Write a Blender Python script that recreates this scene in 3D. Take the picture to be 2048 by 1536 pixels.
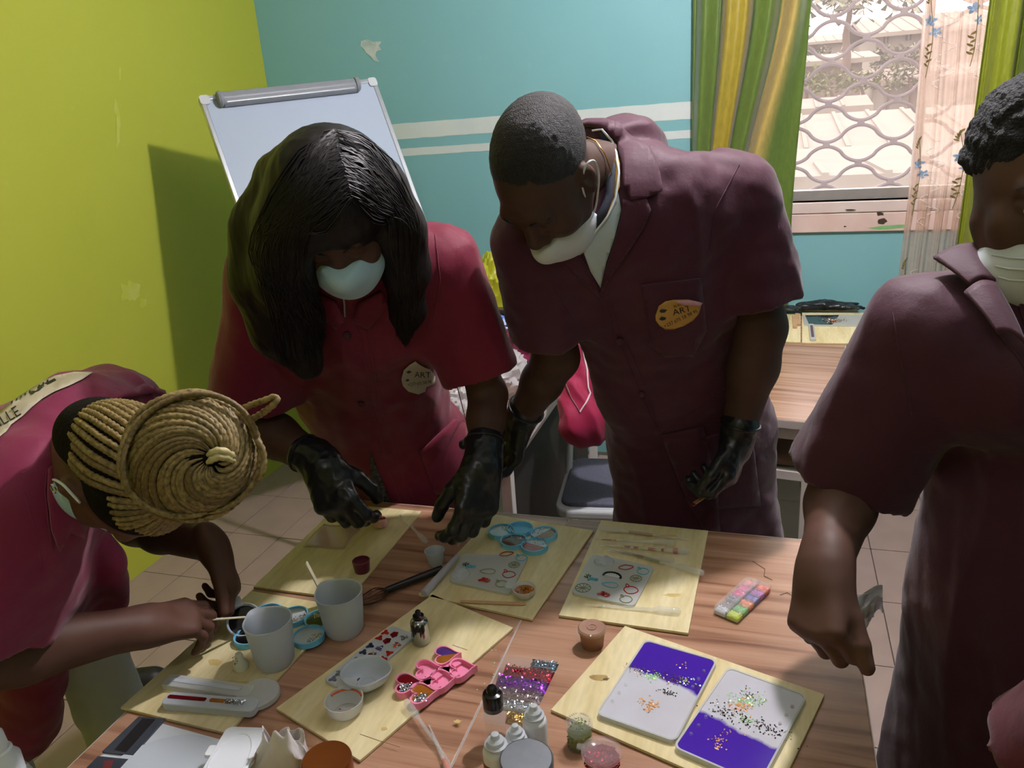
import bpy, bmesh, math, random
import numpy as np
from mathutils import Vector, Matrix
from mathutils.bvhtree import BVHTree
from mathutils import noise as mnoise

for o in list(bpy.data.objects):
    bpy.data.objects.remove(o)
SC = bpy.context.scene
COL = SC.collection
random.seed(7)
RNG = np.random.default_rng(7)

# ------------------------------------------------------------------ camera
F_PX = 1600.0
PITCH, ROLL, YAW = math.radians(19.0), math.radians(-4.15), math.radians(18.5)
CAM = np.array([0.0, 0.0, 1.66])
FW = np.array([-math.sin(YAW)*math.cos(PITCH), math.cos(YAW)*math.cos(PITCH), -math.sin(PITCH)])
_r = np.array([math.cos(YAW), math.sin(YAW), 0.0])
_u = np.cross(_r, FW)
RT = math.cos(ROLL)*_r + math.sin(ROLL)*_u
UP = -math.sin(ROLL)*_r + math.cos(ROLL)*_u
camd = bpy.data.cameras.new('camera')
camd.sensor_width = 36.0
camd.lens = F_PX/2048*36
camd.clip_start = 0.02
camd.clip_end = 500
cam = bpy.data.objects.new('camera', camd)
COL.objects.link(cam)
M = Matrix(((RT[0], UP[0], -FW[0], CAM[0]), (RT[1], UP[1], -FW[1], CAM[1]), (RT[2], UP[2], -FW[2], CAM[2]), (0, 0, 0, 1)))
cam.matrix_world = M
SC.camera = cam

# ------------------------------------------------------------------ light and exposure
SC.view_settings.view_transform = 'Standard'
SC.view_settings.look = 'None'
SC.view_settings.gamma = 1.0
SC.view_settings.use_curve_mapping = False
SC.view_settings.exposure = 0.0

world = bpy.data.worlds.new('sky')
SC.world = world
world.use_nodes = True
wbg = world.node_tree.nodes['Background']
wbg.inputs[0].default_value = (1.0, 0.92, 0.90, 1)
wbg.inputs[1].default_value = 5.0

sun = bpy.data.lights.new('sun', 'SUN')
sun.energy = 3.5
sun.angle = math.radians(4)
sun.color = (1.0, 0.90, 0.82)
suno = bpy.data.objects.new('sun', sun)
COL.objects.link(suno)
suno.rotation_euler = Vector((0.45, 0.35, -0.9)).to_track_quat('-Z', 'Y').to_euler()

# daylight portal in the window opening
por = bpy.data.lights.new('window_daylight', 'AREA')
por.shape = 'RECTANGLE'
por.size, por.size_y = 1.0, 1.35
poro = bpy.data.objects.new('window_daylight', por)
COL.objects.link(poro)
poro.location = (0.5, 3.84, 1.92)
poro.rotation_euler = (math.radians(-90), 0, 0)
por.cycles.is_portal = True

LAMP_POS = (0.10, 1.95, 2.66)      # bulb above the man, casts the whiteboard's shadow
LAMP_POWER = 1600.0
FILL_POS = (-0.3, -0.55, 2.66)    # added fill bulb, out of view behind the photographer
FILL_POWER = 120.0

# ------------------------------------------------------------------ helpers
def ray(px, py):
    return RT*((px-1024)/F_PX) - UP*((py-768)/F_PX) + FW
def atz(px, py, z):
    d = ray(px, py); return CAM + d*((z-CAM[2])/d[2])
def aty(px, py, y):
    d = ray(px, py); return CAM + d*(y/d[1])
def atx(px, py, x):
    d = ray(px, py); return CAM + d*(x/d[0])
def atd(px, py, dep):
    return CAM + ray(px, py)*dep
def camv(x, y, z):
    """direction given as right, up, towards the viewer"""
    v = RT*x + UP*y - FW*z
    return v/np.linalg.norm(v)
def nrm(v):
    v = np.asarray(v, float); return v/np.linalg.norm(v)
def srgb(r, g, b):
    f = lambda c: (c/255/12.92) if c/255 <= 0.04045 else ((c/255+0.055)/1.055)**2.4
    return (f(r), f(g), f(b), 1.0)

MATS = {}
def mat(name, col, rough=0.55, metal=0.0, noise=None, bump=None, spec=0.5, alpha=1.0, trans=0.0, emit=None, sheen=0.0, coat=0.0, sss=0.0, ior=1.45):
    """noise=(scale, amount, colour2) mixes a second colour; bump=(scale, strength, distance)"""
    if name in MATS:
        return MATS[name]
    m = bpy.data.materials.new(name)
    m.use_nodes = True
    nt = m.node_tree; N = nt.nodes; L = nt.links
    b = N['Principled BSDF']
    b.inputs['Base Color'].default_value = col
    b.inputs['Roughness'].default_value = rough
    b.inputs['Metallic'].default_value = metal
    b.inputs['Specular IOR Level'].default_value = spec
    b.inputs['Alpha'].default_value = alpha
    b.inputs['Transmission Weight'].default_value = trans
    b.inputs['IOR'].default_value = ior
    b.inputs['Sheen Weight'].default_value = sheen
    b.inputs['Coat Weight'].default_value = coat
    if sss:
        b.inputs['Subsurface Weight'].default_value = sss
        b.inputs['Subsurface Radius'].default_value = (0.01, 0.006, 0.004)
    if emit:
        b.inputs['Emission Color'].default_value = emit[0]
        b.inputs['Emission Strength'].default_value = emit[1]
    tc = None
    if noise or bump:
        tc = N.new('ShaderNodeTexCoord')
    if noise:
        n = N.new('ShaderNodeTexNoise'); n.inputs['Scale'].default_value = noise[0]; n.inputs['Detail'].default_value = 6
        L.new(tc.outputs['Object'], n.inputs['Vector'])
        r = N.new('ShaderNodeValToRGB'); r.color_ramp.elements[0].position = 0.35; r.color_ramp.elements[1].position = 0.7
        r.color_ramp.elements[0].color = (0, 0, 0, 1)
        r.color_ramp.elements[1].color = (noise[1],)*3+(1,)
        L.new(n.outputs['Fac'], r.inputs['Fac'])
        mx = N.new('ShaderNodeMix'); mx.data_type = 'RGBA'
        mx.inputs[6].default_value = col; mx.inputs[7].default_value = noise[2]
        L.new(r.outputs['Color'], mx.inputs[0]); L.new(mx.outputs[2], b.inputs['Base Color'])
    if bump:
        n = N.new('ShaderNodeTexNoise'); n.inputs['Scale'].default_value = bump[0]; n.inputs['Detail'].default_value = 5
        L.new(tc.outputs['Object'], n.inputs['Vector'])
        bp = N.new('ShaderNodeBump'); bp.inputs['Strength'].default_value = bump[1]; bp.inputs['Distance'].default_value = bump[2]
        L.new(n.outputs['Fac'], bp.inputs['Height']); L.new(bp.outputs['Normal'], b.inputs['Normal'])
    MATS[name] = m
    return m

def link(o, parent=None):
    COL.objects.link(o)
    if parent is not None:
        o.parent = parent
    return o
def tag(o, label=None, cat=None, group=None, kind=None):
    if label: o['label'] = label
    if cat: o['category'] = cat
    if group: o['group'] = group
    if kind: o['kind'] = kind
    return o
def empty(name, loc=(0, 0, 0), label=None, cat=None, group=None, rz=0.0):
    o = bpy.data.objects.new(name, None)
    o.empty_display_size = 0.05
    COL.objects.link(o)
    o.location = loc; o.rotation_euler = (0, 0, rz)
    return tag(o, label, cat, group)
def np_mesh(name, V, Fc, smooth=True):
    """V (n,3), Fc list of equal-length faces as array, or list of lists"""
    me = bpy.data.meshes.new(name)
    V = np.asarray(V, np.float32)
    me.vertices.add(len(V)); me.vertices.foreach_set('co', V.ravel())
    if isinstance(Fc, np.ndarray):
        k = Fc.shape[1]; n = len(Fc)
        me.loops.add(n*k); me.loops.foreach_set('vertex_index', Fc.astype(np.int32).ravel())
        me.polygons.add(n); me.polygons.foreach_set('loop_start', np.arange(0, n*k, k, dtype=np.int32))
    else:
        tot = sum(len(f) for f in Fc)
        me.loops.add(tot); me.loops.foreach_set('vertex_index', np.array([i for f in Fc for i in f], np.int32))
        st = np.cumsum([0]+[len(f) for f in Fc[:-1]]).astype(np.int32)
        me.polygons.add(len(Fc)); me.polygons.foreach_set('loop_start', st)
    me.update(calc_edges=True)
    me.validate()
    if smooth:
        me.polygons.foreach_set('use_smooth', np.ones(len(me.polygons), bool))
    return me

class MB:
    """collects simple shapes into one mesh"""
    def __init__(s):
        s.v = []; s.f = []; s.sm = []
    def add(s, V, Fc, smooth=False):
        n = len(s.v)
        s.v += [tuple(map(float, p)) for p in V]
        for f in Fc:
            s.f.append([i+n for i in f]); s.sm.append(smooth)
        return s
    def box(s, x0, x1, y0, y1, z0, z1, M=None):
        V = [(x, y, z) for z in (z0, z1) for y in (y0, y1) for x in (x0, x1)]
        if M is not None: V = [tuple(M @ Vector(p)) for p in V]
        return s.add(V, [(0, 2, 3, 1), (4, 5, 7, 6), (0, 1, 5, 4), (2, 6, 7, 3), (0, 4, 6, 2), (1, 3, 7, 5)])
    def bar(s, a, b, w, h, up=(0, 0, 1)):
        a = np.array(a, float); b = np.array(b, float); d = nrm(b-a); up = np.array(up, float)
        if abs(d@up) > 0.99: up = np.array([0, 1.0, 0])
        sd = nrm(np.cross(d, up)); u = np.cross(sd, d)
        V = [p+sd*i*w/2+u*j*h/2 for p in (a, b) for j in (-1, 1) for i in (-1, 1)]
        return s.add(V, [(0, 1, 3, 2), (4, 6, 7, 5), (0, 4, 5, 1), (2, 3, 7, 6), (0, 2, 6, 4), (1, 5, 7, 3)])
    def tube(s, pts, rad, n=10, caps=True, closed=False):
        P = np.array(pts, float); m = len(P)
        if np.isscalar(rad): rad = [rad]*m
        T = np.gradient(P, axis=0) if not closed else np.roll(P, -1, 0)-np.roll(P, 1, 0)
        T /= np.linalg.norm(T, axis=1)[:, None]+1e-12
        r0 = np.array([0, 0, 1.0]) if abs(T[0][2]) < 0.9 else np.array([1.0, 0, 0])
        u = nrm(np.cross(T[0], r0)); V = []
        for i in range(m):
            u = u-T[i]*(u@T[i]); u = nrm(u); w = np.cross(T[i], u)
            for k in range(n):
                a = 2*math.pi*k/n
                V.append(P[i]+(u*math.cos(a)+w*math.sin(a))*rad[i])
        Fc = []
        mm = m if closed else m-1
        for i in range(mm):
            j = (i+1) % m
            for k in range(n):
                k2 = (k+1) % n
                Fc.append((i*n+k, i*n+k2, j*n+k2, j*n+k))
        s.add(V, Fc, True)
        if caps and not closed:
            b = len(s.v)-m*n
            s.f.append([b+k for k in reversed(range(n))]); s.sm.append(False)
            s.f.append([b+(m-1)*n+k for k in range(n)]); s.sm.append(False)
        return s
    def lathe(s, prof, n=32, M=None, cap0=True, cap1=True, smooth=True):
        """prof: list of (r,z)"""
        V = []; m = len(prof)
        for r, z in prof:
            for k in range(n):
                a = 2*math.pi*k/n
                p = Vector((r*math.cos(a), r*math.sin(a), z))
                V.append(tuple(M @ p) if M is not None else tuple(p))
        Fc = [(i*n+k, i*n+(k+1) % n, (i+1)*n+(k+1) % n, (i+1)*n+k) for i in range(m-1) for k in range(n)]
        s.add(V, Fc, smooth)
        b = len(s.v)-m*n
        if cap0: s.f.append([b+k for k in reversed(range(n))]); s.sm.append(False)
        if cap1: s.f.append([b+(m-1)*n+k for k in range(n)]); s.sm.append(False)
        return s
    def prism(s, poly, z0, z1, M=None, smooth=False):
        n = len(poly)
        V = [(x, y, z0) for x, y in poly]+[(x, y, z1) for x, y in poly]
        if M is not None: V = [tuple(M @ Vector(p)) for p in V]
        s.add(V, [tuple(reversed(range(n))), tuple(range(n, 2*n))], False)
        b = len(s.v)-2*n
        for i in range(n):
            j = (i+1) % n
            s.f.append([b+i, b+j, b+n+j, b+n+i]); s.sm.append(smooth)
        return s
    def grid(s, fn, nu, nv, smooth=True, closed_u=False):
        V = [fn(i/(nu-1) if not closed_u else i/nu, j/(nv-1)) for j in range(nv) for i in range(nu)]
        Fc = [(j*nu+i, j*nu+(i+1) % nu, (j+1)*nu+(i+1) % nu, (j+1)*nu+i) for j in range(nv-1) for i in range(nu if closed_u else nu-1)]
        return s.add(V, Fc, smooth)
    def mesh(s, name):
        me = bpy.data.meshes.new(name)
        me.from_pydata(s.v, [], s.f); me.update()
        me.polygons.foreach_set('use_smooth', s.sm)
        if any(s.sm): me.set_sharp_from_angle(angle=math.radians(38))
        return me
    def build(s, name, m, parent=None, bevel=0.0, solid=0.0, sub=0, loc=None, rz=None, seg=2):
        me = s.mesh(name)
        if m is not None: me.materials.append(m)
        o = bpy.data.objects.new(name, me); link(o, parent)
        if loc is not None: o.location = loc
        if rz is not None: o.rotation_euler = (0, 0, rz)
        mods(o, bevel, solid, sub, seg)
        return o
def mods(o, bevel=0.0, solid=0.0, sub=0, seg=2):
    if solid:
        d = o.modifiers.new('solid', 'SOLIDIFY'); d.thickness = abs(solid); d.offset = 0 if solid > 0 else -1
    if bevel:
        d = o.modifiers.new('bevel', 'BEVEL'); d.width = bevel; d.segments = seg; d.limit_method = 'ANGLE'; d.angle_limit = math.radians(40)
        d.harden_normals = False
    if sub:
        d = o.modifiers.new('sub', 'SUBSURF'); d.levels = sub; d.render_levels = sub
def copy_tree(o, parent=None):
    c = o.copy(); COL.objects.link(c)
    if parent is not None: c.parent = parent
    for ch in list(o.children):
        copy_tree(ch, c)
    return c
def obj(name, me, m, parent=None, loc=None, rz=None):
    if m is not None and len(me.materials) == 0: me.materials.append(m)
    o = bpy.data.objects.new(name, me); link(o, parent)
    if loc is not None: o.location = loc
    if rz is not None: o.rotation_euler = (0, 0, rz)
    return o
def circle(r, n=24, cx=0, cy=0, a0=0):
    return [(cx+r*math.cos(a0+2*math.pi*k/n), cy+r*math.sin(a0+2*math.pi*k/n)) for k in range(n)]
def rrect(w, h, r, n=5, cx=0, cy=0):
    out = []
    for sx, sy, a in ((1, 1, 0), (-1, 1, 90), (-1, -1, 180), (1, -1, 270)):
        for k in range(n+1):
            t = math.radians(a+90*k/n)
            out.append((cx+sx*(w/2-r)+r*math.cos(t), cy+sy*(h/2-r)+r*math.sin(t)))
    return out
# ------------------------------------------------------------------ room shell
XL, YB, XR, YF, ZC = -2.36, 3.63, 2.7, -2.2, 2.8

def wall_mat(name, c1, c2, c3, stripes=False):
    m = bpy.data.materials.new(name); m.use_nodes = True
    nt = m.node_tree; N = nt.nodes; L = nt.links; b = N['Principled BSDF']
    b.inputs['Roughness'].default_value = 0.5
    b.inputs['Specular IOR Level'].default_value = 0.35
    tc = N.new('ShaderNodeTexCoord')
    n1 = N.new('ShaderNodeTexNoise'); n1.inputs['Scale'].default_value = 1.6; n1.inputs['Detail'].default_value = 8
    n2 = N.new('ShaderNodeTexNoise'); n2.inputs['Scale'].default_value = 14; n2.inputs['Detail'].default_value = 8
    L.new(tc.outputs['Object'], n1.inputs['Vector']); L.new(tc.outputs['Object'], n2.inputs['Vector'])
    mx = N.new('ShaderNodeMix'); mx.data_type = 'RGBA'; mx.inputs[6].default_value = c1; mx.inputs[7].default_value = c2
    L.new(n1.outputs['Fac'], mx.inputs[0])
    r2 = N.new('ShaderNodeValToRGB'); r2.color_ramp.elements[0].position = 0.66; r2.color_ramp.elements[1].position = 0.8
    r2.color_ramp.elements[1].color = (0.35, 0.35, 0.35, 1)
    L.new(n2.outputs['Fac'], r2.inputs['Fac'])
    mx2 = N.new('ShaderNodeMix'); mx2.data_type = 'RGBA'; mx2.inputs[7].default_value = c3
    L.new(r2.outputs['Color'], mx2.inputs[0]); L.new(mx.outputs[2], mx2.inputs[6])
    out = mx2.outputs[2]
    L.new(out, b.inputs['Base Color'])
    n3 = N.new('ShaderNodeTexNoise'); n3.inputs['Scale'].default_value = 9; n3.inputs['Detail'].default_value = 9
    L.new(tc.outputs['Object'], n3.inputs['Vector'])
    bp = N.new('ShaderNodeBump'); bp.inputs['Strength'].default_value = 0.25; bp.inputs['Distance'].default_value = 0.01
    L.new(n3.outputs['Fac'], bp.inputs['Height']); L.new(bp.outputs['Normal'], b.inputs['Normal'])
    return m

M_YEL = wall_mat('yellow_paint', srgb(190, 192, 70), srgb(182, 186, 60), srgb(200, 202, 96))
M_TEAL = wall_mat('teal_paint', srgb(134, 186, 192), srgb(122, 176, 182), srgb(146, 196, 200))
M_CEIL = mat('ceiling_paint', srgb(225, 225, 220), 0.7, noise=(3, 0.3, srgb(210, 210, 205)))
M_PLAIN = mat('side_wall_paint', srgb(190, 205, 190), 0.6, noise=(3, 0.3, srgb(180, 200, 180)))
M_GREYTRIM = mat('aluminium', srgb(196, 190, 186), 0.35, 0.6, noise=(30, 0.3, srgb(170, 160, 158)))
M_WHITEPAINT = mat('white_paint', srgb(226, 222, 214), 0.5, noise=(8, 0.4, srgb(205, 200, 190)))

def structure(o):
    o['kind'] = 'structure'; return o

# floor: grout bed and tiles
structure(MB().box(XL, XR, YF, YB, -0.06, -0.004).build('floor', mat('grout', srgb(92, 80, 76), 0.9, noise=(20, 0.5, srgb(70, 62, 60)))))
floor = bpy.data.objects['floor']
TW, TL_ = 0.235, 0.345
M_TILE = mat('floor_tile', srgb(172, 148, 138), 0.3, noise=(6, 0.6, srgb(154, 132, 124)), spec=0.5)
tme = MB().prism(rrect(TW-0.004, TL_-0.004, 0.003, 1), -0.012, 0.0).mesh('tile'); tme.materials.append(M_TILE)
rest = MB()
x = -2.18-TW*1
cnt = 0
ix = 0
while XL-TW/2 < x < XR:
    y = 2.205+TL_*4
    while y > YF:
        cx, cy = x+TW/2, y-TL_/2
        if XL+TW/2-0.06 < cx < XR-TW/2+0.02 and YF+TL_/2 < cy < YB-TL_/2+0.05:
            if (cx < -0.75 and cy > 0.55) or (cx > 0.0 and cy > 1.1 and cx < 1.0) or (cy > 1.9 and cx < 0.8):
                o = bpy.data.objects.new('tile', tme); link(o, floor); o.location = (cx, cy, random.uniform(-0.0006, 0.0006))
            else:
                rest.box(cx-TW/2+0.002, cx+TW/2-0.002, cy-TL_/2+0.002, cy+TL_/2-0.002, -0.012, 0)
        y -= TL_
    x += TW
ro = rest.build('tiles_beyond', M_TILE, floor); ro['kind'] = 'stuff'

structure(MB().box(XL-0.15, XL, YF, YB+0.25, -0.06, ZC).build('wall_left', M_YEL))
# back wall with the window opening
WX0, WX1, WZ0, WZ1 = 0.0, 1.02, 1.20, 2.62
wb = MB()
wb.box(XL, WX0, YB, YB+0.22, -0.06, ZC).box(WX1, XR, YB, YB+0.22, -0.06, ZC).box(WX0, WX1, YB, YB+0.22, -0.06, WZ0).box(WX0, WX1, YB, YB+0.22, WZ1, ZC)
wall_back = structure(wb.build('wall_back', M_TEAL))
structure(MB().box(XR, XR+0.15, YF, YB+0.25, -0.06, ZC).build('wall_right', M_TEAL))
structure(MB().box(XL-0.15, XR+0.15, YF-0.15, YF, -0.06, ZC).build('wall_front', M_YEL))
structure(MB().box(XL-0.15, XR+0.15, YF-0.15, YB+0.25, ZC, ZC+0.1).build('ceiling', M_CEIL))

# painted stripes of the teal wall, hole in the plaster, rubbed patches
M_STRIPE = mat('white_stripe_paint', srgb(214, 222, 220), 0.55, noise=(12, 0.35, srgb(190, 206, 204)))
def wavy_strip(x0, x1, z0, z1, y, amp=0.0012, n=60, skew=0.0):
    mb = MB(); V = []; Fc = []
    for i in range(n):
        t = i/(n-1); x_ = x0+(x1-x0)*t
        V += [(x_, y, z0+skew*t+random.uniform(-amp, amp)), (x_, y, z1+skew*t+random.uniform(-amp, amp)), (x_, y+0.004, z0+skew*t), (x_, y+0.004, z1+skew*t)]
    for i in range(n-1):
        a = i*4
        Fc += [(a, a+4, a+5, a+1), (a+1, a+5, a+7, a+3), (a, a+2, a+6, a+4)]
    return mb.add(V, Fc)
for z0, z1 in ((1.552, 1.622), (1.474, 1.508)):
    wavy_strip(XL+0.003, WX0-0.02, z0, z1, YB-0.0012, skew=0.014).build('painted_stripe', M_STRIPE, wall_back)
M_PLASTER = mat('bare_plaster', srgb(206, 212, 208), 0.9, noise=(26, 0.9, srgb(170, 190, 186)), bump=(60, 0.8, 0.004))
c = aty(742, 98, YB-0.002)
hp = [(722, 82), (735, 79), (744, 84), (763, 83), (757, 92), (762, 100), (752, 103), (750, 112), (758, 124), (748, 122), (741, 112), (732, 106), (727, 97), (721, 93)]
hq = [aty(px, py, YB-0.003) for px, py in hp]
mb = MB(); mid = sum(hq)/len(hq)
V = [mid+np.array([0, 0.0022, 0])]+hq+[q+np.array([0, 0.004, 0]) for q in hq]
n = len(hq)
mb.add(V, [(0, 1+(i+1) % n, 1+i) for i in range(n)]+[(1+i, 1+(i+1) % n, 1+n+(i+1) % n, 1+n+i) for i in range(n)])
mb.build('plaster_chip', M_PLASTER, wall_back)
# flaking spots on the yellow wall
M_FLAKE = mat('worn_yellow', srgb(196, 198, 62), 0.7, noise=(30, 0.7, srgb(206, 206, 120)))
for (px, py, rx, ry) in ((236, 250, 5, 52), (262, 585, 24, 26), (285, 605, 9, 12), (232, 215, 4, 20), (240, 150, 3, 18)):
    c = atx(px, py, XL+0.0012); e = atx(px+rx, py, XL+0.0012)-c; g = atx(px, py+ry, XL+0.0012)-c
    V = [c]; nn = 18
    for k in range(nn):
        a = 2*math.pi*k/nn; s = random.uniform(0.55, 1.1)
        V.append(c+e*math.cos(a)*s+g*math.sin(a)*s)
    MB().add(V, [(0, 1+k, 1+(k+1) % nn) for k in range(nn)]).build('paint_flake', M_FLAKE, bpy.data.objects['wall_left'])

# ------------------------------------------------------------------ window
win = empty('window_1', (0.5, YB, WZ0)); win['kind'] = 'structure'
def wpart(mb, name, m, bevel=0.0):
    o = mb.build(name, m, win, bevel); o.location = (-0.5, -YB, -WZ0); return o
wpart(MB().box(WX0, WX1, YB-0.012, YB+0.22, 1.155, WZ0), 'window_sill', mat('sill_paint', srgb(222, 204, 196), 0.5, noise=(7, 0.5, srgb(205, 180, 172))), 0.004)
wpart(MB().box(WX0, WX1, YB-0.016, YB+0.01, 1.076, 1.152), 'sill_board', mat('sill_board_paint', srgb(226, 200, 190), 0.55, noise=(9, 0.6, srgb(208, 172, 160))), 0.003)
wpart(MB().box(WX0, WX1, YB+0.05, YB+0.075, WZ0, WZ0+0.045), 'frame_rail', M_GREYTRIM, 0.002)
wpart(MB().box(WX0, WX1, YB+0.09, YB+0.115, WZ0, WZ0+0.03), 'frame_rail', M_GREYTRIM, 0.002)
wpart(MB().box(WX0, WX1, YB+0.05, YB+0.115, WZ1-0.05, WZ1), 'frame_rail', M_GREYTRIM, 0.002)
wpart(MB().box(WX0, WX0+0.04, YB+0.05, YB+0.115, WZ0, WZ1), 'frame_jamb', M_GREYTRIM, 0.002)
wpart(MB().box(WX1-0.04, WX1, YB+0.05, YB+0.115, WZ0, WZ1), 'frame_jamb', M_GREYTRIM, 0.002)
wpart(MB().box(0.545, 0.575, YB+0.05, YB+0.1, WZ0, WZ1), 'frame_mullion', M_GREYTRIM, 0.002)
# paint chips on the sill board
for px, py, rx, ry in ((1760, 428, 9, 4), (1765, 443, 10, 7), (1700, 420, 14, 2), (1690, 453, 3, 2)):
    V = []
    for k in range(10):
        a = 2*math.pi*k/10; s = random.uniform(0.5, 1.1)
        V.append(aty(px+rx*s*math.cos(a), py+ry*s*math.sin(a), YB-0.0175))
    o = MB().add(V, [tuple(range(10))]).build('paint_chip', mat('dark_chip', srgb(58, 44, 36), 0.8, noise=(30, .5, srgb(80, 60, 50))), win); o.location = (-0.5, -YB, -WZ0)
V = [aty(px, py, YB-0.0175) for px, py in ((1735, 456), (1762, 452), (1808, 449), (1812, 455), (1760, 459))]
o = MB().add(V, [tuple(range(5))]).build('green_paint_smear', mat('green_smear', srgb(120, 178, 110), 0.6, noise=(30, .5, srgb(150, 190, 140))), win); o.location = (-0.5, -YB, -WZ0)
# dusty panes, whose veil also stands in for haze outside
def dusty():
    m = bpy.data.materials.new('dust_and_haze_glass'); m.use_nodes = True
    nt = m.node_tree; N = nt.nodes; L = nt.links
    N.remove(N['Principled BSDF'])
    tr = N.new('ShaderNodeBsdfTransparent'); tl = N.new('ShaderNodeBsdfTranslucent'); tl.inputs[0].default_value = (1, 0.93, 0.92, 1)
    gl = N.new('ShaderNodeBsdfGlossy'); gl.inputs['Roughness'].default_value = 0.05
    mx = N.new('ShaderNodeMixShader'); mx2 = N.new('ShaderNodeMixShader')
    tc = N.new('ShaderNodeTexCoord'); n = N.new('ShaderNodeTexNoise'); n.inputs['Scale'].default_value = 5
    L.new(tc.outputs['Object'], n.inputs['Vector'])
    mr = N.new('ShaderNodeMapRange'); mr.inputs['To Min'].default_value = 0.05; mr.inputs['To Max'].default_value = 0.085
    L.new(n.outputs['Fac'], mr.inputs['Value']); L.new(mr.outputs['Result'], mx.inputs[0])
    L.new(tr.outputs[0], mx.inputs[1]); L.new(tl.outputs[0], mx.inputs[2])
    mx2.inputs[0].default_value = 0.03
    L.new(mx.outputs[0], mx2.inputs[1]); L.new(gl.outputs[0], mx2.inputs[2])
    L.new(mx2.outputs[0], N['Material Output'].inputs['Surface'])
    return m
M_DUST_HAZE = dusty()
wpart(MB().box(WX0+0.03, 0.56, YB+0.058, YB+0.062, WZ0+0.04, WZ1-0.04), 'pane', M_DUST_HAZE)
wpart(MB().box(0.56, WX1-0.03, YB+0.098, YB+0.102, WZ0+0.03, WZ1-0.04), 'pane', M_DUST_HAZE)

# security grille outside the glass
gr = empty('security_grille', (0.5, YB+0.17, WZ0), 'grey wavy metal burglar bars filling the window opening', 'grille')
M_BAR = mat('grille_paint', srgb(150, 134, 138), 0.5, noise=(20, 0.5, srgb(128, 112, 116)))
GP, GV = 0.262, 0.0822
gx0 = aty(1667, 37, YB+0.17)          # a node of the pattern
nx0, nz0 = gx0[0], gx0[2]
A = GV/2-0.009
k0 = int((WZ0-nz0)/GV)-1
for i in range(k0, k0+20):
    zc = nz0-GV/2+i*GV
    if zc < WZ0-0.02 or zc > WZ1+0.02: continue
    pts = []
    for j in range(101):
        x_ = WX0+0.004+(WX1-WX0-0.008)*j/100
        ph = 2*math.pi*(x_-nx0)/GP+(math.pi if i % 2 else 0)
        s = math.cos(ph); s = math.copysign(abs(s)**0.72, s)
        pts.append((x_-0.5, 0, max(min(zc+A*s, WZ1), WZ0)-WZ0))
    MB().tube(pts, 0.0085, 6).build('bar', M_BAR, gr)
    for j in range(-4, 6):
        xx = nx0+GP*(j+(0.5 if i % 2 else 0))
        if WX0 < xx < WX1 and WZ0 < zc+GV/2 < WZ1:
            MB().box(xx-0.5-0.014, xx-0.5+0.014, -0.008, 0.008, zc+GV/2-0.012-WZ0, zc+GV/2+0.012-WZ0).build('clip', M_BAR, gr, 0.003)

# ------------------------------------------------------------------ curtains
def curtain_mat(name, cols):
    m = bpy.data.materials.new(name); m.use_nodes = True
    nt = m.node_tree; N = nt.nodes; L = nt.links; b = N['Principled BSDF']
    b.inputs['Roughness'].default_value = 0.38; b.inputs['Sheen Weight'].default_value = 0.3
    uv = N.new('ShaderNodeUVMap'); sp = N.new('ShaderNodeSeparateXYZ'); L.new(uv.outputs[0], sp.inputs[0])
    rp = N.new('ShaderNodeValToRGB'); rp.color_ramp.interpolation = 'LINEAR'
    el = rp.color_ramp.elements
    while len(el) > 1: el.remove(el[-1])
    el[0].position = cols[0][0]; el[0].color = cols[0][1]
    for p, c_ in cols[1:]:
        e = el.new(p); e.color = c_
    L.new(sp.outputs['X'], rp.inputs['Fac'])
    tc = N.new('ShaderNodeTexCoord')
    n = N.new('ShaderNodeTexNoise'); n.inputs['Scale'].default_value = 90; n.inputs['Detail'].default_value = 4
    mp = N.new('ShaderNodeMapping'); mp.inputs['Scale'].default_value = (1, 1, 0.35)
    L.new(tc.outputs['Object'], mp.inputs[0]); L.new(mp.outputs[0], n.inputs['Vector'])
    hs = N.new('ShaderNodeHueSaturation'); mr = N.new('ShaderNodeMapRange'); mr.inputs['To Min'].default_value = 0.7; mr.inputs['To Max'].default_value = 1.25
    L.new(n.outputs['Fac'], mr.inputs['Value']); L.new(mr.outputs['Result'], hs.inputs['Value']); L.new(rp.outputs['Color'], hs.inputs['Color'])
    L.new(hs.outputs['Color'], b.inputs['Base Color'])
    bp = N.new('ShaderNodeBump'); bp.inputs['Strength'].default_value = 0.25; bp.inputs['Distance'].default_value = 0.002
    L.new(n.outputs['Fac'], bp.inputs['Height']); L.new(bp.outputs['Normal'], b.inputs['Normal'])
    tl = N.new('ShaderNodeBsdfTranslucent'); L.new(hs.outputs['Color'], tl.inputs['Color'])
    mx = N.new('ShaderNodeMixShader'); mx.inputs[0].default_value = 0.22
    L.new(b.outputs[0], mx.inputs[1]); L.new(tl.outputs[0], mx.inputs[2]); L.new(mx.outputs[0], N['Material Output'].inputs['Surface'])
    return m
def sheet(name, fn, nu, nv, m, parent=None, solid=0.0015):
    me = bpy.data.meshes.new(name)
    V = [fn(i/(nu-1), j/(nv-1)) for j in range(nv) for i in range(nu)]
    Fc = [(j*nu+i, j*nu+i+1, (j+1)*nu+i+1, (j+1)*nu+i) for j in range(nv-1) for i in range(nu-1)]
    me.from_pydata(V, [], Fc); me.update()
    uv = me.uv_layers.new(name='UVMap')
    for p in me.polygons:
        for li in p.loop_indices:
            vi = me.loops[li].vertex_index
            uv.data[li].uv = ((vi % nu)/(nu-1), (vi//nu)/(nv-1))
    me.polygons.foreach_set('use_smooth', np.ones(len(me.polygons), bool))
    me.materials.append(m)
    o = bpy.data.objects.new(name, me); link(o, parent)
    if solid: mods(o, solid=solid)
    return o
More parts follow.
